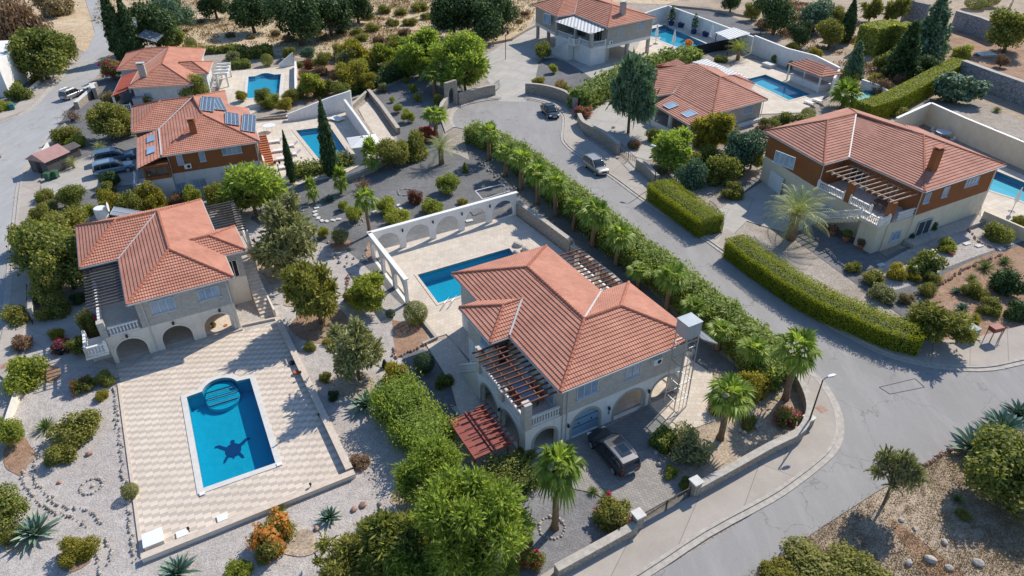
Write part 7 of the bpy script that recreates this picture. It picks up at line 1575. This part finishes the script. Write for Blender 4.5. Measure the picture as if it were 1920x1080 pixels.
# outdoor bar
o = thing('outdoor_bar', 'outdoor bar with a small hipped tile roof against the white wall', 'bar', at(G(1522,160), math.radians(-68)))
r = Roof(.5,.08); r.face([(5,-3.3,3.2),(5,2.2,3.2),(3.2,.2,4.6),(-2.6,.2,4.6)] and [(-4.6,-2.6,3.0),(4.2,-2.6,3.0),(2.2,-.2,4.2),(-2.4,-.2,4.2)]); r.face([(4.2,-2.6,3.0),(4.2,2.3,3.0),(2.2,-.2,4.2)]); r.face([(4.2,2.3,3.0),(-4.6,2.3,3.0),(-2.4,-.2,4.2),(2.2,-.2,4.2)]); r.face([(-4.6,2.3,3.0),(-4.6,-2.6,3.0),(-2.4,-.2,4.2)]); r.finish(o, 'tile', gutter=False)
mb = MB(); mb.box(-3.8,3.6,-1.9,-1.4,0,1.2); mb.box(3.1,3.6,-1.4,1.6,0,1.2); mb.box(-3.95,3.75,-2.05,-1.3,1.203,1.3); mb.build('counter', M['white'], o)
for x, y in ((-4.2,-2.2),(3.8,-2.2),(3.8,1.9),(-4.2,1.9)): m = MB(); m.bar((x,y,0),(x,y,3.0),.22); m.build('post', M['white'], o)

# ------------------------------------------------------------------ cars
def car(px, py, rear, front, L, W, H, paint, label, kind='suv', sc=1.0, trim='darkglass', sunroof=False, roofp=None):
    a, b = G(*rear), G(*front); ang = math.atan2(b.y-a.y, b.x-a.x); o = thing('parked_car', label, 'car', at(G(px, py)+Vector((0,0,.07)), ang, sc))
    hw = W/2; hb = H*.58 if kind == 'suv' else H*.60; hood = H*.56 if kind == 'suv' else H*.52; deck = hb if kind == 'suv' else H*.60
    # body: stations from rear to front (x, half width factor, bottom, belt)
    st = [(-.50,.80,.42,deck*.80),(-.485,.92,.30,deck*.97),(-.42,.985,.24,deck),(-.2,1,.22,hb),(.05,1,.22,hb),(.24,.99,.22,hood*1.02),(.38,.96,.24,hood*.97),(.46,.88,.28,hood*.86),(.495,.74,.36,hood*.66)]
    vs = []; R = 10
    for x, wf, zb, zt in st:
        w = hw*wf; mid = (zb+zt)/2
        vs += [(x*L,-w*.86,zb),(x*L,-w*.98,zb+.10),(x*L,-w,mid),(x*L,-w*.97,zt-.07),(x*L,-w*.84,zt),(x*L,w*.84,zt),(x*L,w*.97,zt-.07),(x*L,w,mid),(x*L,w*.98,zb+.10),(x*L,w*.86,zb)]
    fs = [tuple(range(R)), tuple(len(vs)-1-i for i in range(R))]
    for i in range(len(st)-1):
        for k in range(R): fs.append((i*R+k, i*R+(k+1)%R, (i+1)*R+(k+1)%R, (i+1)*R+k))
    def sub(vs_, fs_, name, mat, parent, lv=2, cr=0.0):
        m = MB(); m.add(vs_, fs_); ob = m.build(name, mat, parent, smooth=True); md = ob.modifiers.new('s', 'SUBSURF'); md.levels = lv; md.render_levels = lv; return ob
    vs = [(x, y, z*1.0) for x, y, z in vs]; body = sub(vs, fs, 'body', paint, o)
    # cabin: glass house with a painted roof
    if kind == 'suv': cs = [(-.485,.62,hb*.93,hb+.03),(-.455,.80,hb*.9,H*.93),(-.36,.82,hb*.9,H*.985),(-.1,.83,hb*.9,H),(.06,.82,hb*.9,H*.975),(.155,.80,hb*.9,hb+(H-hb)*.55),(.25,.80,hb*.85,hb+.02)]
    else: cs = [(-.38,.70,hb*.9,hb+.03),(-.27,.78,hb*.9,H*.93),(-.12,.79,hb*.9,H),(.04,.79,hb*.9,H*.97),(.14,.78,hb*.9,hb+(H-hb)*.5),(.23,.78,hb*.85,hb+.01)]
    vs = []
    for x, wf, zb, zt in cs: w = hw; vs += [(x*L,-w*.93,zb),(x*L,-w*.92,zb+.1),(x*L,-w*(wf+.02),zt-.05),(x*L,-w*(wf-.12),zt),(x*L,w*(wf-.12),zt),(x*L,w*(wf+.02),zt-.05),(x*L,w*.92,zb+.1),(x*L,w*.93,zb)]
    R = 8; fs = [tuple(range(R)), tuple(len(vs)-1-i for i in range(R))]
    for i in range(len(cs)-1):
        for k in range(R): fs.append((i*R+k, i*R+(k+1)%R, (i+1)*R+(k+1)%R, (i+1)*R+k))
    sub(vs, fs, 'windows', M[trim], o)
    rs = cs[1:-2]; vs = []
    for x, wf, zb, zt in rs: w = hw*(wf-.02); vs += [(x*L,-w,zt-.045),(x*L,-w*.9,zt+.012),(x*L,w*.9,zt+.012),(x*L,w,zt-.045)]
    vs += [(p[0],p[1],p[2]-.04) for p in vs]; n = len(rs)*4; fs = []
    for i in range(len(rs)-1):
        for k in range(3): fs += [(i*4+k,i*4+k+1,(i+1)*4+k+1,(i+1)*4+k), (n+(i+1)*4+k,n+(i+1)*4+k+1,n+i*4+k+1,n+i*4+k)]
        for k in (0,3): fs.append((i*4+k,(i+1)*4+k,n+(i+1)*4+k,n+i*4+k))
    fs += [(0,1,n+1,n),(1,2,n+2,n+1),(2,3,n+3,n+2)]; b0 = (len(rs)-1)*4; fs += [(b0+k,b0+k+1,n+b0+k+1,n+b0+k) for k in range(3)]
    m = MB(); m.add(vs, fs); m.build('roof', roofp or paint, o, smooth=False)
    m = MB()
    for s in (-1,1):   # pillars
        for (x0,z0,x1,z1,wf) in ((.235*L,hb,.05*L,H*.965,.84),(-.06*L,hb,-.06*L,H*.97,.85),(-.30*L,hb,-.30*L,H*.96,.85),((-.46 if kind=='suv' else -.36)*L,hb,(-.44 if kind=='suv' else -.26)*L,H*.93,.83)): m = MB(); m.bar((x0,s*hw*.925,z0),(x1,s*hw*wf,z1),.07,.05); m.build('window_pillar', paint, o)
    if kind == 'suv':
        for s in (-1,1): m = MB(); m.tube([(-.40*L,s*hw*.74,H+.02),(-.36*L,s*hw*.74,H+.07),(.0,s*hw*.74,H+.07),(.03*L,s*hw*.74,H+.02)],.02,5); m.build('roof_rail', M['steel'], o)
        
        if sunroof: m = MB(); m.box(-.36*L,-.13*L,-hw*.45,hw*.45,H*.985,H+.022); m.build('sunroof', M['darkglass'], o)
    for x in (-.30,.31):
        for s in (-1,1):
            m = MB(); r_ = .345; cx = x*L; m2 = MB()
            vs = []
            for rr, yy in ((r_*.7,s*(hw-.24)),(r_,s*(hw-.22)),(r_,s*(hw-.03)),(r_*.72,s*(hw+.0))):
                for k in range(18): vs.append((cx+rr*math.cos(k*math.pi/9), yy, r_-.07+rr*math.sin(k*math.pi/9)))
            fs = [(i*18+k,i*18+(k+1)%18,(i+1)*18+(k+1)%18,(i+1)*18+k) for i in range(3) for k in range(18)]+[tuple(range(18))]
            m.add(vs, fs); t = m.build('wheel', M['dark'], o)
            for k in range(18): pass
            m2.add([(cx+r_*.7*math.cos(k*math.pi/9), s*(hw+.003), r_-.07+r_*.7*math.sin(k*math.pi/9)) for k in range(18)]+[(cx, s*(hw-.03), r_-.07)], [(k,(k+1)%18,18) for k in range(18)]); m2.build('rim', M['steel'], t)
    for s in (-1,1):
        m = MB(); m.obox((.455*L,s*hw*.66),s*-.35,.22,.34,hood*.66,hood*.82); m.build('headlight', M['plasticw'], o)
        m = MB(); m.obox((-.482*L,s*hw*.78),0,.12,.2,deck*.62,deck*.92); m.build('taillight', M['tailred'], o)
        m = MB(); m.obox((.15*L,s*(hw+.1)),0,.14,.2,hb-.02,hb+.12); m.build('side_mirror', paint, o)
    m = MB(); m.box(-.507*L,-.49*L,-.26,.26,.52,.64); m.build('number_plate', M['plasticw'], o); m = MB(); m.box(.488*L,.503*L,-.26,.26,.38,.5); m.build('number_plate', M['plasticw'], o)
    m = MB(); m.box(.47*L,.497*L,-.36,.36,.46,hood*.74); m.build('grille', M['dark'], o)
    return o
M['tailred'] = m_plain("tail_lamp_red", (.35,.02,.02), .3)
def paint(n, c, r=.25, met=.5): x = N(n); x.col(c, r, met, .5); x.b.inputs['Coat Weight'].default_value = .6; x.b.inputs['Coat Roughness'].default_value = .06; return x.m
pb = paint("black_paint", (.045,.042,.05), .3); ps = paint("silver_paint", (.42,.41,.40), .35); pbe = paint("beige_silver_paint", (.36,.34,.31), .35); pd = paint("dark_green_paint", (.035,.045,.045)); pbl = paint("blue_grey_paint", (.12,.22,.30), .35); pw = paint("pale_blue_paint", (.30,.40,.46), .35)
car(1147,856,(1182,893),(1112,812), 4.75, 1.95, 1.72, pb, 'black estate car parked on the cobbles before the garage', sunroof=True, roofp=paint('roof_paint_sky_reflection', (.17,.165,.17), .3, .7))  # roof colour lightened to stand in for sky reflected on the black paint
car(1117,320,(1094,298),(1143,335), 4.7, 1.9, 1.75, pbe, 'beige silver off-roader parked beside the upper gate'); car(1031,216,(1016,200),(1042,226), 4.4, 1.8, 1.5, pd, 'dark saloon parked in the cul-de-sac', 'saloon', 1.12)
car(138,183,(124,186),(154,174), 4.3, 1.8, 1.7, ps, 'silver car with a dark rear window on the upper left road'); car(218,302,(190,308),(248,298), 4.6, 1.85, 1.6, pbl, 'blue grey car in the shade, farther of the two', 'suv', 1.12); car(216,323,(186,330),(246,318), 4.6, 1.85, 1.6, pw, 'pale blue car in the shade, nearer of the two', 'suv', 1.12)
car(-14,292,(-20,270),(-12,315), 4.3, 1.8, 1.5, pw, 'car almost hidden by the left edge', 'saloon', 1.1)

# ------------------------------------------------------------------ furniture, pots, stones
def table(px, py, d, h, mat, label, s=1, round_=True, rot=0, chairs=0, z=0, name='table', parent_mat=None, cl=None, cg=None, cmat='plasticw'):
    p = G(px, py, z); o = thing(name, label, 'table', at(p, rot)); mb = MB()
    if round_: mb.lathe((0,0,h), [(d/2,0),(d/2,.06)], 24)
    else: mb.box(-d/2,d/2,-d/3,d/3,h,h+.06)
    mb.build('table_top', M[mat], o)
    for i in range(4): a = math.pi/4+i*math.pi/2; m = MB(); m.tube([(d*.3*math.cos(a), d*.25*math.sin(a), 0), (d*.28*math.cos(a), d*.23*math.sin(a), h)], .03*s, 5); m.build('leg', M[mat], o)
    for i in range(chairs):
        a = rot+i*2*math.pi/chairs+.3; c = at((p.x+math.cos(a)*d*.85, p.y+math.sin(a)*d*.85, z), a+math.pi); chair(c, cmat, cl, cg)
    return o
CH = {}
def chair(mw, mat, label, group):
    if mat in CH: return clone(CH[mat], mw, label, group=group)
    o = thing('chair', label, 'chair', mw, group); CH[mat] = o
    mb = MB(); mb.box(-.22,.24,-.24,.24,.43,.48); mb.build('seat', M[mat], o); mb = MB(); mb.box(-.27,-.22,-.24,.24,.48,.98); mb.build('backrest', M[mat], o)
    for x, y in ((-.2,-.2),(.2,-.2),(.2,.2),(-.2,.2)): m = MB(); m.box(x-.02,x+.02,y-.02,y+.02,0,.43); m.build('leg', M[mat], o)
    return o
p_ = FR['A'] @ Vector((-.9,3.4,3.03))
def table_at(P, rot, w, l, mat, label, cl, cg, cmat, nch):
    o = thing('dining_table', label, 'table', at(P, rot)); mb = MB(); mb.box(-l/2,l/2,-w/2,w/2,.72,.78); mb.build('table_top', M[mat], o)
    for i, j in ((-1,-1),(1,-1),(1,1),(-1,1)): m = MB(); m.box(i*l*.45-.04,i*l*.45+.04,j*w*.42-.04,j*w*.42+.04,0,.72); m.build('leg', M['wood'], o)
    R = Matrix.Rotation(rot, 4, 'Z')
    for k in range(nch):
        s = 1 if k % 2 else -1; x = -l/2+l*(k//2+.5)/(nch//2); q = Vector(P)+R @ Vector((x, s*(w/2+.3), 0)); chair(at(q, rot-s*math.pi/2), cmat, cl, cg)
table_at(p_, math.radians(29.5+90), 1.0, 2.4, 'glass', 'long dining table under the balcony pergola of the central villa', 'red brown chair at the dining table under the balcony pergola', 'chairs round the balcony dining table', 'woodred', 6)
q_ = FR['G'] @ Vector((-1.6,3.2,3.64)); table_at(q_, math.radians(27+90), 1.0, 2.0, 'wood', 'dark table under the pergola of the ochre villa', 'dark chair on the balcony of the ochre villa', 'chairs on the ochre villa balcony', 'woodgrey', 4)
table(1766, 258, 2.2, .9, 'frame', 'pale blue garden table beside the sand coloured wall', 1.4, chairs=4, cl='pale blue garden chair beside the sand coloured wall', cg='garden chairs by the sand coloured wall', cmat='frame')
table(507, 247, 1.9, 1.0, 'plasticw', 'round white table on the pool terrace behind the slim cypress', 1.2); table(546, 226, 1.3, .8, 'plasticw', 'small white table against the curved white wall', 1, False); table(632, 226, 2.4, .35, 'plasticw', 'low white slatted table near the pool corner', 1, False, -.6)
table(1115, 112, 3.2, .8, 'fabric', 'white covered table under the topmost villa', 1.2, chairs=4, cl='pale chair under the topmost villa', cg='chairs under the topmost villa')
LG = {}
def lounger(px, py, deg, label, s=1.1, mat='plasticw', grp=None):
    mw = at(G(px, py), math.radians(deg), s)
    if mat in LG: return clone(LG[mat], mw, label, group=grp)
    o = thing('sun_lounger', label, 'sun lounger', mw, grp); LG[mat] = o
    mb = MB(); mb.box(-.95,.35,-.32,.32,.28,.36); mb.build('seat', M[mat], o); mb = MB(); mb.add([(.35,-.32,.3),(.95,-.32,.72),(.95,.32,.72),(.35,.32,.3),(.35,-.32,.37),(.93,-.32,.79),(.93,.32,.79),(.35,.32,.37)], [(3,2,1,0),(4,5,6,7),(0,1,5,4),(2,3,7,6),(1,2,6,5),(3,0,4,7)]); mb.build('backrest', M[mat], o)
    for x in (-.85,.3):
        for y in (-.28,.28): m = MB(); m.box(x-.03,x+.03,y-.03,y+.03,0,.28); m.build('leg', M[mat], o)
    return o
for i, (x, y) in enumerate([(520,268),(528,285),(535,300),(541,316)]): lounger(x, y, 20, f'{ordn[i]} white sun lounger from the top on the left of the cypress pool', 1.2, grp='white sun loungers on the left of the cypress pool')
for i, (x, y) in enumerate([(547,276),(552,292)]): lounger(x, y, 20, f'{["upper","lower"][i]} white sun lounger touching the cypress pool', 1.1, grp='white sun loungers on the left of the cypress pool')
lounger(1520, 197, -60, 'white lounger at the corner of the upper right pool, left', 1.3); lounger(1536, 193, -60, 'white lounger at the corner of the upper right pool, right', 1.3)
def parasol(px, py, h, open_, r, label, sq=False, s=1.0):
    o = thing('parasol', label, 'parasol', at(G(px, py), .35)); mb = MB(); mb.tube([(0,0,0),(0,0,h)], .045*s, 6); mb.build('pole', M['steel'], o); mb = MB(); mb.lathe((0,0,0), [(.35*s,0),(.35*s,.1),(.1,.14)], 12); mb.build('base', M['dark'], o)
    mb = MB()
    if open_:
        n = 4 if sq else 8; k = [(r*math.cos(math.pi/4+i*2*math.pi/n), r*math.sin(math.pi/4+i*2*math.pi/n), h-.75) for i in range(n)]; mb.add(k+[(0,0,h)]+[(x,y,z-.12) for x,y,z in k], [(i,(i+1)%n,n) for i in range(n)]+[(i,n+1+i,n+1+(i+1)%n,(i+1)%n) for i in range(n)])
        mb.lathe((0,0,h-.05), [(.38,0),(.1,.16)], 4)
    else: mb.lathe((0,0,h*.42), [(.16*s,0),(.22*s,.3),(.12*s,h*.4),(.03*s,h*.58)], 10)
    mb.build('canopy', M['fabric'], o)
parasol(685, 292, 3.0, True, 3.0, 'large square white parasol beside the cypress pool', True); parasol(1229, 83, 4.4, False, 0, 'closed white parasol by the topmost pool, left', s=1.7); parasol(1261, 95, 4.4, False, 0, 'closed white parasol by the topmost pool, middle', s=1.7); parasol(1331, 86, 4.6, False, 0, 'closed white parasol by the topmost pool, right', s=1.9); parasol(1896, 398, 3.4, False, 0, 'closed parasol at the edge of the right hand pool', s=1.2); parasol(655, 308, 2.6, False, 0, 'closed brown parasol beside the large square one', s=1.0)
def pot(px, py, r_, mat, label, plant_=None, hs=1.0, z=0):
    o = thing('plant_pot', label, 'plant pot', at(G(px, py, z))); mb = MB(); mb.lathe((0,0,0), [(r_*.6,0),(r_*.9,r_*.6),(r_,r_*1.3),(r_*.85,r_*1.4),(r_*.75,r_*1.25)], 12); mb.build('pot', M[mat], o)
    if plant_: L = [(0,0,r_*1.3+r_*hs*(1+k*.7),r_*(1.1-.3*k if hs > 1 else 1.1),r_*(1.1-.3*k if hs > 1 else 1.1),r_*.9*hs) for k in range(2 if hs > 1 else 1)]; qmesh('plant', cloud(L, 320, r_*.32, 1.6), LEAF[plant_], o)
pot(402,616,.22,'terracotta','terracotta pot inside the right arch of the left villa, left','green'); pot(424,614,.2,'terracotta','terracotta pot inside the right arch of the left villa, right'); pot(548,684,.24,'dark','dark pot on the turtle pool terrace, upper'); pot(556,702,.26,'terracotta','terracotta pot on the turtle pool terrace, lower'); pot(115,664,.4,'dark','dark tub under the magenta bougainvillea')
pot(1258,48,.7,'bluepot','blue pot with a pointed plant on the topmost pool wall, left','dark',2); pot(1276,52,.8,'bluepot','blue pot at the white wall, left'); pot(1300,64,.7,'bluepot','blue pot with a pointed plant on the topmost pool wall, right','dark',2); pot(1322,69,.8,'bluepot','blue pot at the white wall, right'); pot(1290,95,.7,'terracotta','tall orange vase at the topmost pool','orange')
pot(1706,452,.3,'dark','dark planter on the plinth of the ochre villa','dark'); pot(1748,438,.28,'terracotta','pot with a spiky plant at the ochre villa door','dark',1.6); pot(1560,440,.4,'terracotta','large terracotta pot under the ochre villa stairs, left','brown'); pot(1585,452,.45,'terracotta','large terracotta pot under the ochre villa stairs, middle','green'); pot(1612,466,.4,'terracotta','large terracotta pot under the ochre villa stairs, right','brown'); pot(1783,478,.3,'terracotta','red pot on the gravel path of the right garden')
def boxy(px, py, w, d, h, mat, label, cat, name, rot=0, z=0, lid=None):
    o = thing(name, label, cat, at(G(px,py,z), math.radians(rot))); mb = MB(); mb.box(-w/2,w/2,-d/2,d/2,0,h); mb.build('body', M[mat], o); mb = MB(); mb.box(-w/2-.04,w/2+.04,-d/2-.04,d/2+.04,h+.002,h+.07); mb.build('lid', M[lid or mat], o)
boxy(290,1016,1.2,1.15,.42,'coping','white lidded box at the lower left terrace corner','pool equipment box','equipment_box',29.5,lid='plasticw')
for p, lb in (((342,1003),'flat white hatch beside the white box on the terrace'), ((418,973),'flat white hatch below the turtle pool'), ((380,928),'tiny white lid at the near pool corner, left'), ((524,873),'tiny white lid at the near pool corner, right')):
    w = .62 if 'hatch' in lb else .28; boxy(p[0],p[1],w,w*.8,.12,'plasticw',lb,'hatch','skimmer_hatch',29.5)
M['cabinet'] = m_plain('cabinet_green_grey', (.26,.31,.29), .6)
boxy(1812,637,1.5,.9,1.3,'cabinet','grey green utility cabinet beside the road bend','utility cabinet','utility_cabinet',25); boxy(1441,126,2.2,1.6,.7,'coping','white block beside the upper right pool','bench','bench_block',-60); boxy(265,205,1.5,1.5,2.0,'greysteel','grey metal box beside the upper left veranda','box','metal_box',14)
o = thing('letter_boxes', 'brown letter boxes on thin legs beside the pavement at the right', 'letter box', at(G(1856,640), .3)); mb = MB(); mb.box(-.55,.55,-.35,.35,1.3,1.75); mb.build('boxes', M['woodred'], o)
for x, y in ((-.5,-.3),(.5,-.3),(.5,.3),(-.5,.3)): m = MB(); m.bar((x,y,0),(x,y,1.3),.05); m.build('leg', M['wood'], o)
o = thing('sign_post', 'short rusty post beside the letter boxes', 'post', at(G(1872,640))); mb = MB(); mb.tube([(0,0,0),(.15,.1,1.7)],.035,6); mb.build('post', M['wood'], o); mb = MB(); mb.bar((-.1,.05,1.4),(.5,.3,1.5),.04); mb.build('arm', M['wood'], o)
o = thing('wooden_pallet', 'grey wooden pallet leaning on the bushes by the hedge', 'pallet', at(G(1328,345), 1.2)); mb = MB()
for i in range(5): mb.bar((-.6+.3*i,0,0),(-.6+.3*i,.6,1.3),.14,.04)
mb.bar((-.65,.05,.15),(.65,.05,.15),.08); mb.bar((-.65,.55,1.1),(.65,.55,1.1),.08); mb.build('boards', M['woodpale'], o)
o = thing('timber_stack', 'stack of pale planks on the stone terrace at the upper right', 'timber', at(G(1846,105), .2)); 
for i in range(5): m = MB(); m.bar((-1.6+.8*i,-1.2,.5),(-1.2+.8*i,1.4,.5),.45,.12); m.build('plank', M['plasticw'], o)
mb = MB(); mb.box(-2,2,-.9,-.6,0,.43); mb.box(-2,2,.6,.9,0,.43); mb.build('bearer', M['woodpale'], o)
o = thing('balustrade_fence', 'pale wooden handrail steps at the top right corner', 'fence', at(G(1885,30), .9)); mb = MB(); mb.bar((-6,0,2),(6,0,4.5),.3); mb.bar((-6,0,1),(6,0,3.5),.3)
for i in range(6): mb.bar((-6+2.4*i,0,0),(-6+2.4*i,0,2.2+i*.5),.25)
mb.build('rails', M['woodpale'], o)

# rocks
def rock_mesh(seed):
    bm = bmesh.new(); bmesh.ops.create_icosphere(bm, subdivisions=2, radius=1); g = random.Random(seed)
    ax = [Vector((g.uniform(-1,1),g.uniform(-1,1),g.uniform(-1,1))).normalized() for _ in range(9)]
    for v in bm.verts:
        for a in ax:
            t = v.co.dot(a)
            if t > .72: v.co -= a*(t-.72)*.8
        v.co *= 1+g.uniform(-.05,.05)
    me = bpy.data.meshes.new('rock'); bm.to_mesh(me); bm.free(); me.materials.append(M['rock']); return me
RM = [rock_mesh(s) for s in range(4)]
def rock(px, py, r_, label, group=None, mat=None, z=0):
    i = int(RNG.integers(4)); o = bpy.data.objects.new('rock', RM[i]); COL.objects.link(o); g = G(px, py); r_ = r_*mpp(px, py)
    o.matrix_world = at((g.x,g.y,r_*.3+z), RNG.uniform(0,6), (r_, r_*RNG.uniform(.65,1), r_*RNG.uniform(.5,.8))); tag(o, label, 'rock', group)
    if mat: o.material_slots[0].link = 'OBJECT'; o.material_slots[0].material = M[mat]
    return o
for x, y, r_, lb in [(1743,1052,13,'largest pale boulder on the lower right verge'),(1778,1066,9,'small pale boulder right of the largest one on the verge'),(1833,1057,11,'tall pale boulder at the bottom right'),(1770,1018,8,'pale stone beside the verge track'),(1690,976,6,'small white stone below the slender verge tree'),(1714,992,6,'dark streaked stone on the verge track'),(1703,1058,10,'flat stone at the bottom of the verge'),(1620,1018,4,'small stone in the shrub shade on the verge'),(1892,1044,4,'little white stone at the lower right edge'),(1799,1007,5,'little stone near the spiky verge plant'),
  (713,945,6,'white stone beside the foreground trees, upper'),(714,956,6,'white stone beside the foreground trees, lower'),(661,842,5,'pale stone by the terrace corner shrub'),(1866,535,12,'large white rock in the right garden'),(1812,538,8,'white rock beside the yuccas'),(175,912,5,'grey stone in the oval rock ring'),(793,703,5,'pale stone in the dark gravel bed, upper'),(794,726,5,'pale stone in the dark gravel bed, middle'),(835,762,6,'pale stone in the dark gravel bed, lower'),(970,462,11,'white rock outcrop at the far pool corner'),(985,470,9,'second white rock at the far pool corner'),(968,475,7,'third white rock at the far pool corner'),(1140,255,4,'pale stone in the shaded yard, upper'),(1150,240,4,'pale stone in the shaded yard, lower')]: rock(x, y, r_, lb)
for x, y, r_, lb in [(665,956,8,'broken terracotta jar lying on the gravel, left'),(681,948,8,'broken terracotta jar lying on the gravel, right'),(594,992,7,'terracotta stone beside the blue agave'),(112,905,6,'rusty stone in the left gravel garden'),(168,852,7,'reddish stones at the dome bushes')]: rock(x, y, r_, lb, mat='rockred')
def rings(name, label, centres, mat='rock', size=.16):
    mb = MB(); g = random.Random(5)
    for cx, cy, r_ in centres:
        c = G(cx, cy); R = r_*mpp(cx, cy); n = max(9, int(R*2*math.pi/(size*1.5)))
        for k in range(n): a = 2*math.pi*k/n; s = size*g.uniform(.6,1.1)*(1 if cy > 250 else 1.4); mb.lathe((c.x+R*math.cos(a)+g.uniform(-.04,.04), c.y+R*math.sin(a)+g.uniform(-.04,.04), .0), [(s,.0),(s*.9,s*.7),(s*.4,s*1.1)], 5)
    tag(mb.build(name, M[mat]), label, kind='stuff')
rings('ring_stones', 'rings of small stones round plants and beds', [(667,417,14),(760,361,14),(872,322,14),(571,392,9),(837,355,13),(172,912,19),(1035,990,24),(1258,242,12)])
def row_stones(name, label, paths, mat='rock', size=.09, gap=.2, jit=.08):
    mb = MB(); g = random.Random(9)
    for P in paths:
        Q = smooth(pix(P), 6)
        for a_, b_ in zip(Q[:-1], Q[1:]):
            L = (b_-a_).length; n = max(1, int(L/gap))
            for k in range(n): c = a_.lerp(b_, k/n); s = size*g.uniform(.6,1.6); mb.lathe((c.x+g.gauss(0,jit), c.y+g.gauss(0,jit), LEVEL[0]), [(s,0),(s*.8,s*.6),(s*.3,s)], 5)
    tag(mb.build(name, M[mat]), label, kind='stuff')
row_stones('edging_stones', 'rows of small edging stones in the left gravel garden', [[(43,885),(45,905),(55,925),(75,945),(100,960),(135,970),(168,988)],[(62,880),(66,895),(72,910),(90,930),(112,948),(150,955),(175,965),(192,985)],[(198,1012),(208,1035),(205,1060)],[(183,1020),(187,1050),(186,1080)],[(215,725),(222,800),(230,880),(240,950),(248,1010),(256,1060)],[(62,880),(75,850),(80,830)]])
row_stones('bed_stones', 'reddish edging stones round the garden beds', [[(738,655),(742,672),(770,660),(803,645)],[(1720,882),(1760,857),(1797,834)],[(1717,555),(1770,530),(1820,500),(1880,478)],[(1815,430),(1835,455),(1870,468)],[(655,515),(650,540),(645,570)]], 'rockred', .12, .22)
row_stones('rockery_stones', 'scattered rockery stones along the hedge bank', [[(985,400),(1030,430),(1070,470)],[(1075,470),(1120,510),(1160,545)],[(900,300),(950,350),(985,385)],[(1420,800),(1390,810)],[(480,408),(520,385),(560,362)],[(600,455),(650,500),(700,470)],[(1240,860),(1270,880)],[(1760,250),(1830,230)]], 'rock', .15, .3, .5)
mb = MB()   # stepping stones
def slab_(px, py, w, d, rot, label, group, mat='coping'):
    g = G(px, py); m = MB(); m.obox((0,0), rot, w, d, 0, LEVEL[0]+.05); o = m.build('stepping_stone', M[mat], mw=at((g.x,g.y,0))); tag(o, label, 'stepping stone', group)
loop = [(597,386),(594,391),(591,398),(592,404),(597,410),(604,415),(613,416),(625,414),(635,412),(676,402),(702,398),(735,388),(747,386),(752,392)]
for i, (x, y) in enumerate(loop): slab_(x, y, .62, .4, math.atan2(loop[min(i+1,13)][1]-loop[max(i-1,0)][1], 1)*0+.4*i, 'pale stepping stone in the curved line through the grey gravel', 'stepping stones through the grey gravel')
for x, y, lb in [(1812,458,'stepping stone on the right gravel path, upper'),(1835,462,'stepping stone on the right gravel path, middle'),(1876,468,'stepping stone on the right gravel path, right'),(1652,498,'stepping stone in the shade beside the round bush'),(1708,519,'stepping stone in front of the round bush'),(780,372,'pale slab behind the second arch'),(880,415,'pink slab seen through the fourth arch')]: slab_(x, y, .9, .5, .4, lb, None)
for p_r in (PR[k][0] for k in PR):
    for o in p_r:
        if id(o) not in USED:
            for c_ in list(o.children): bpy.data.objects.remove(c_)
            bpy.data.objects.remove(o)
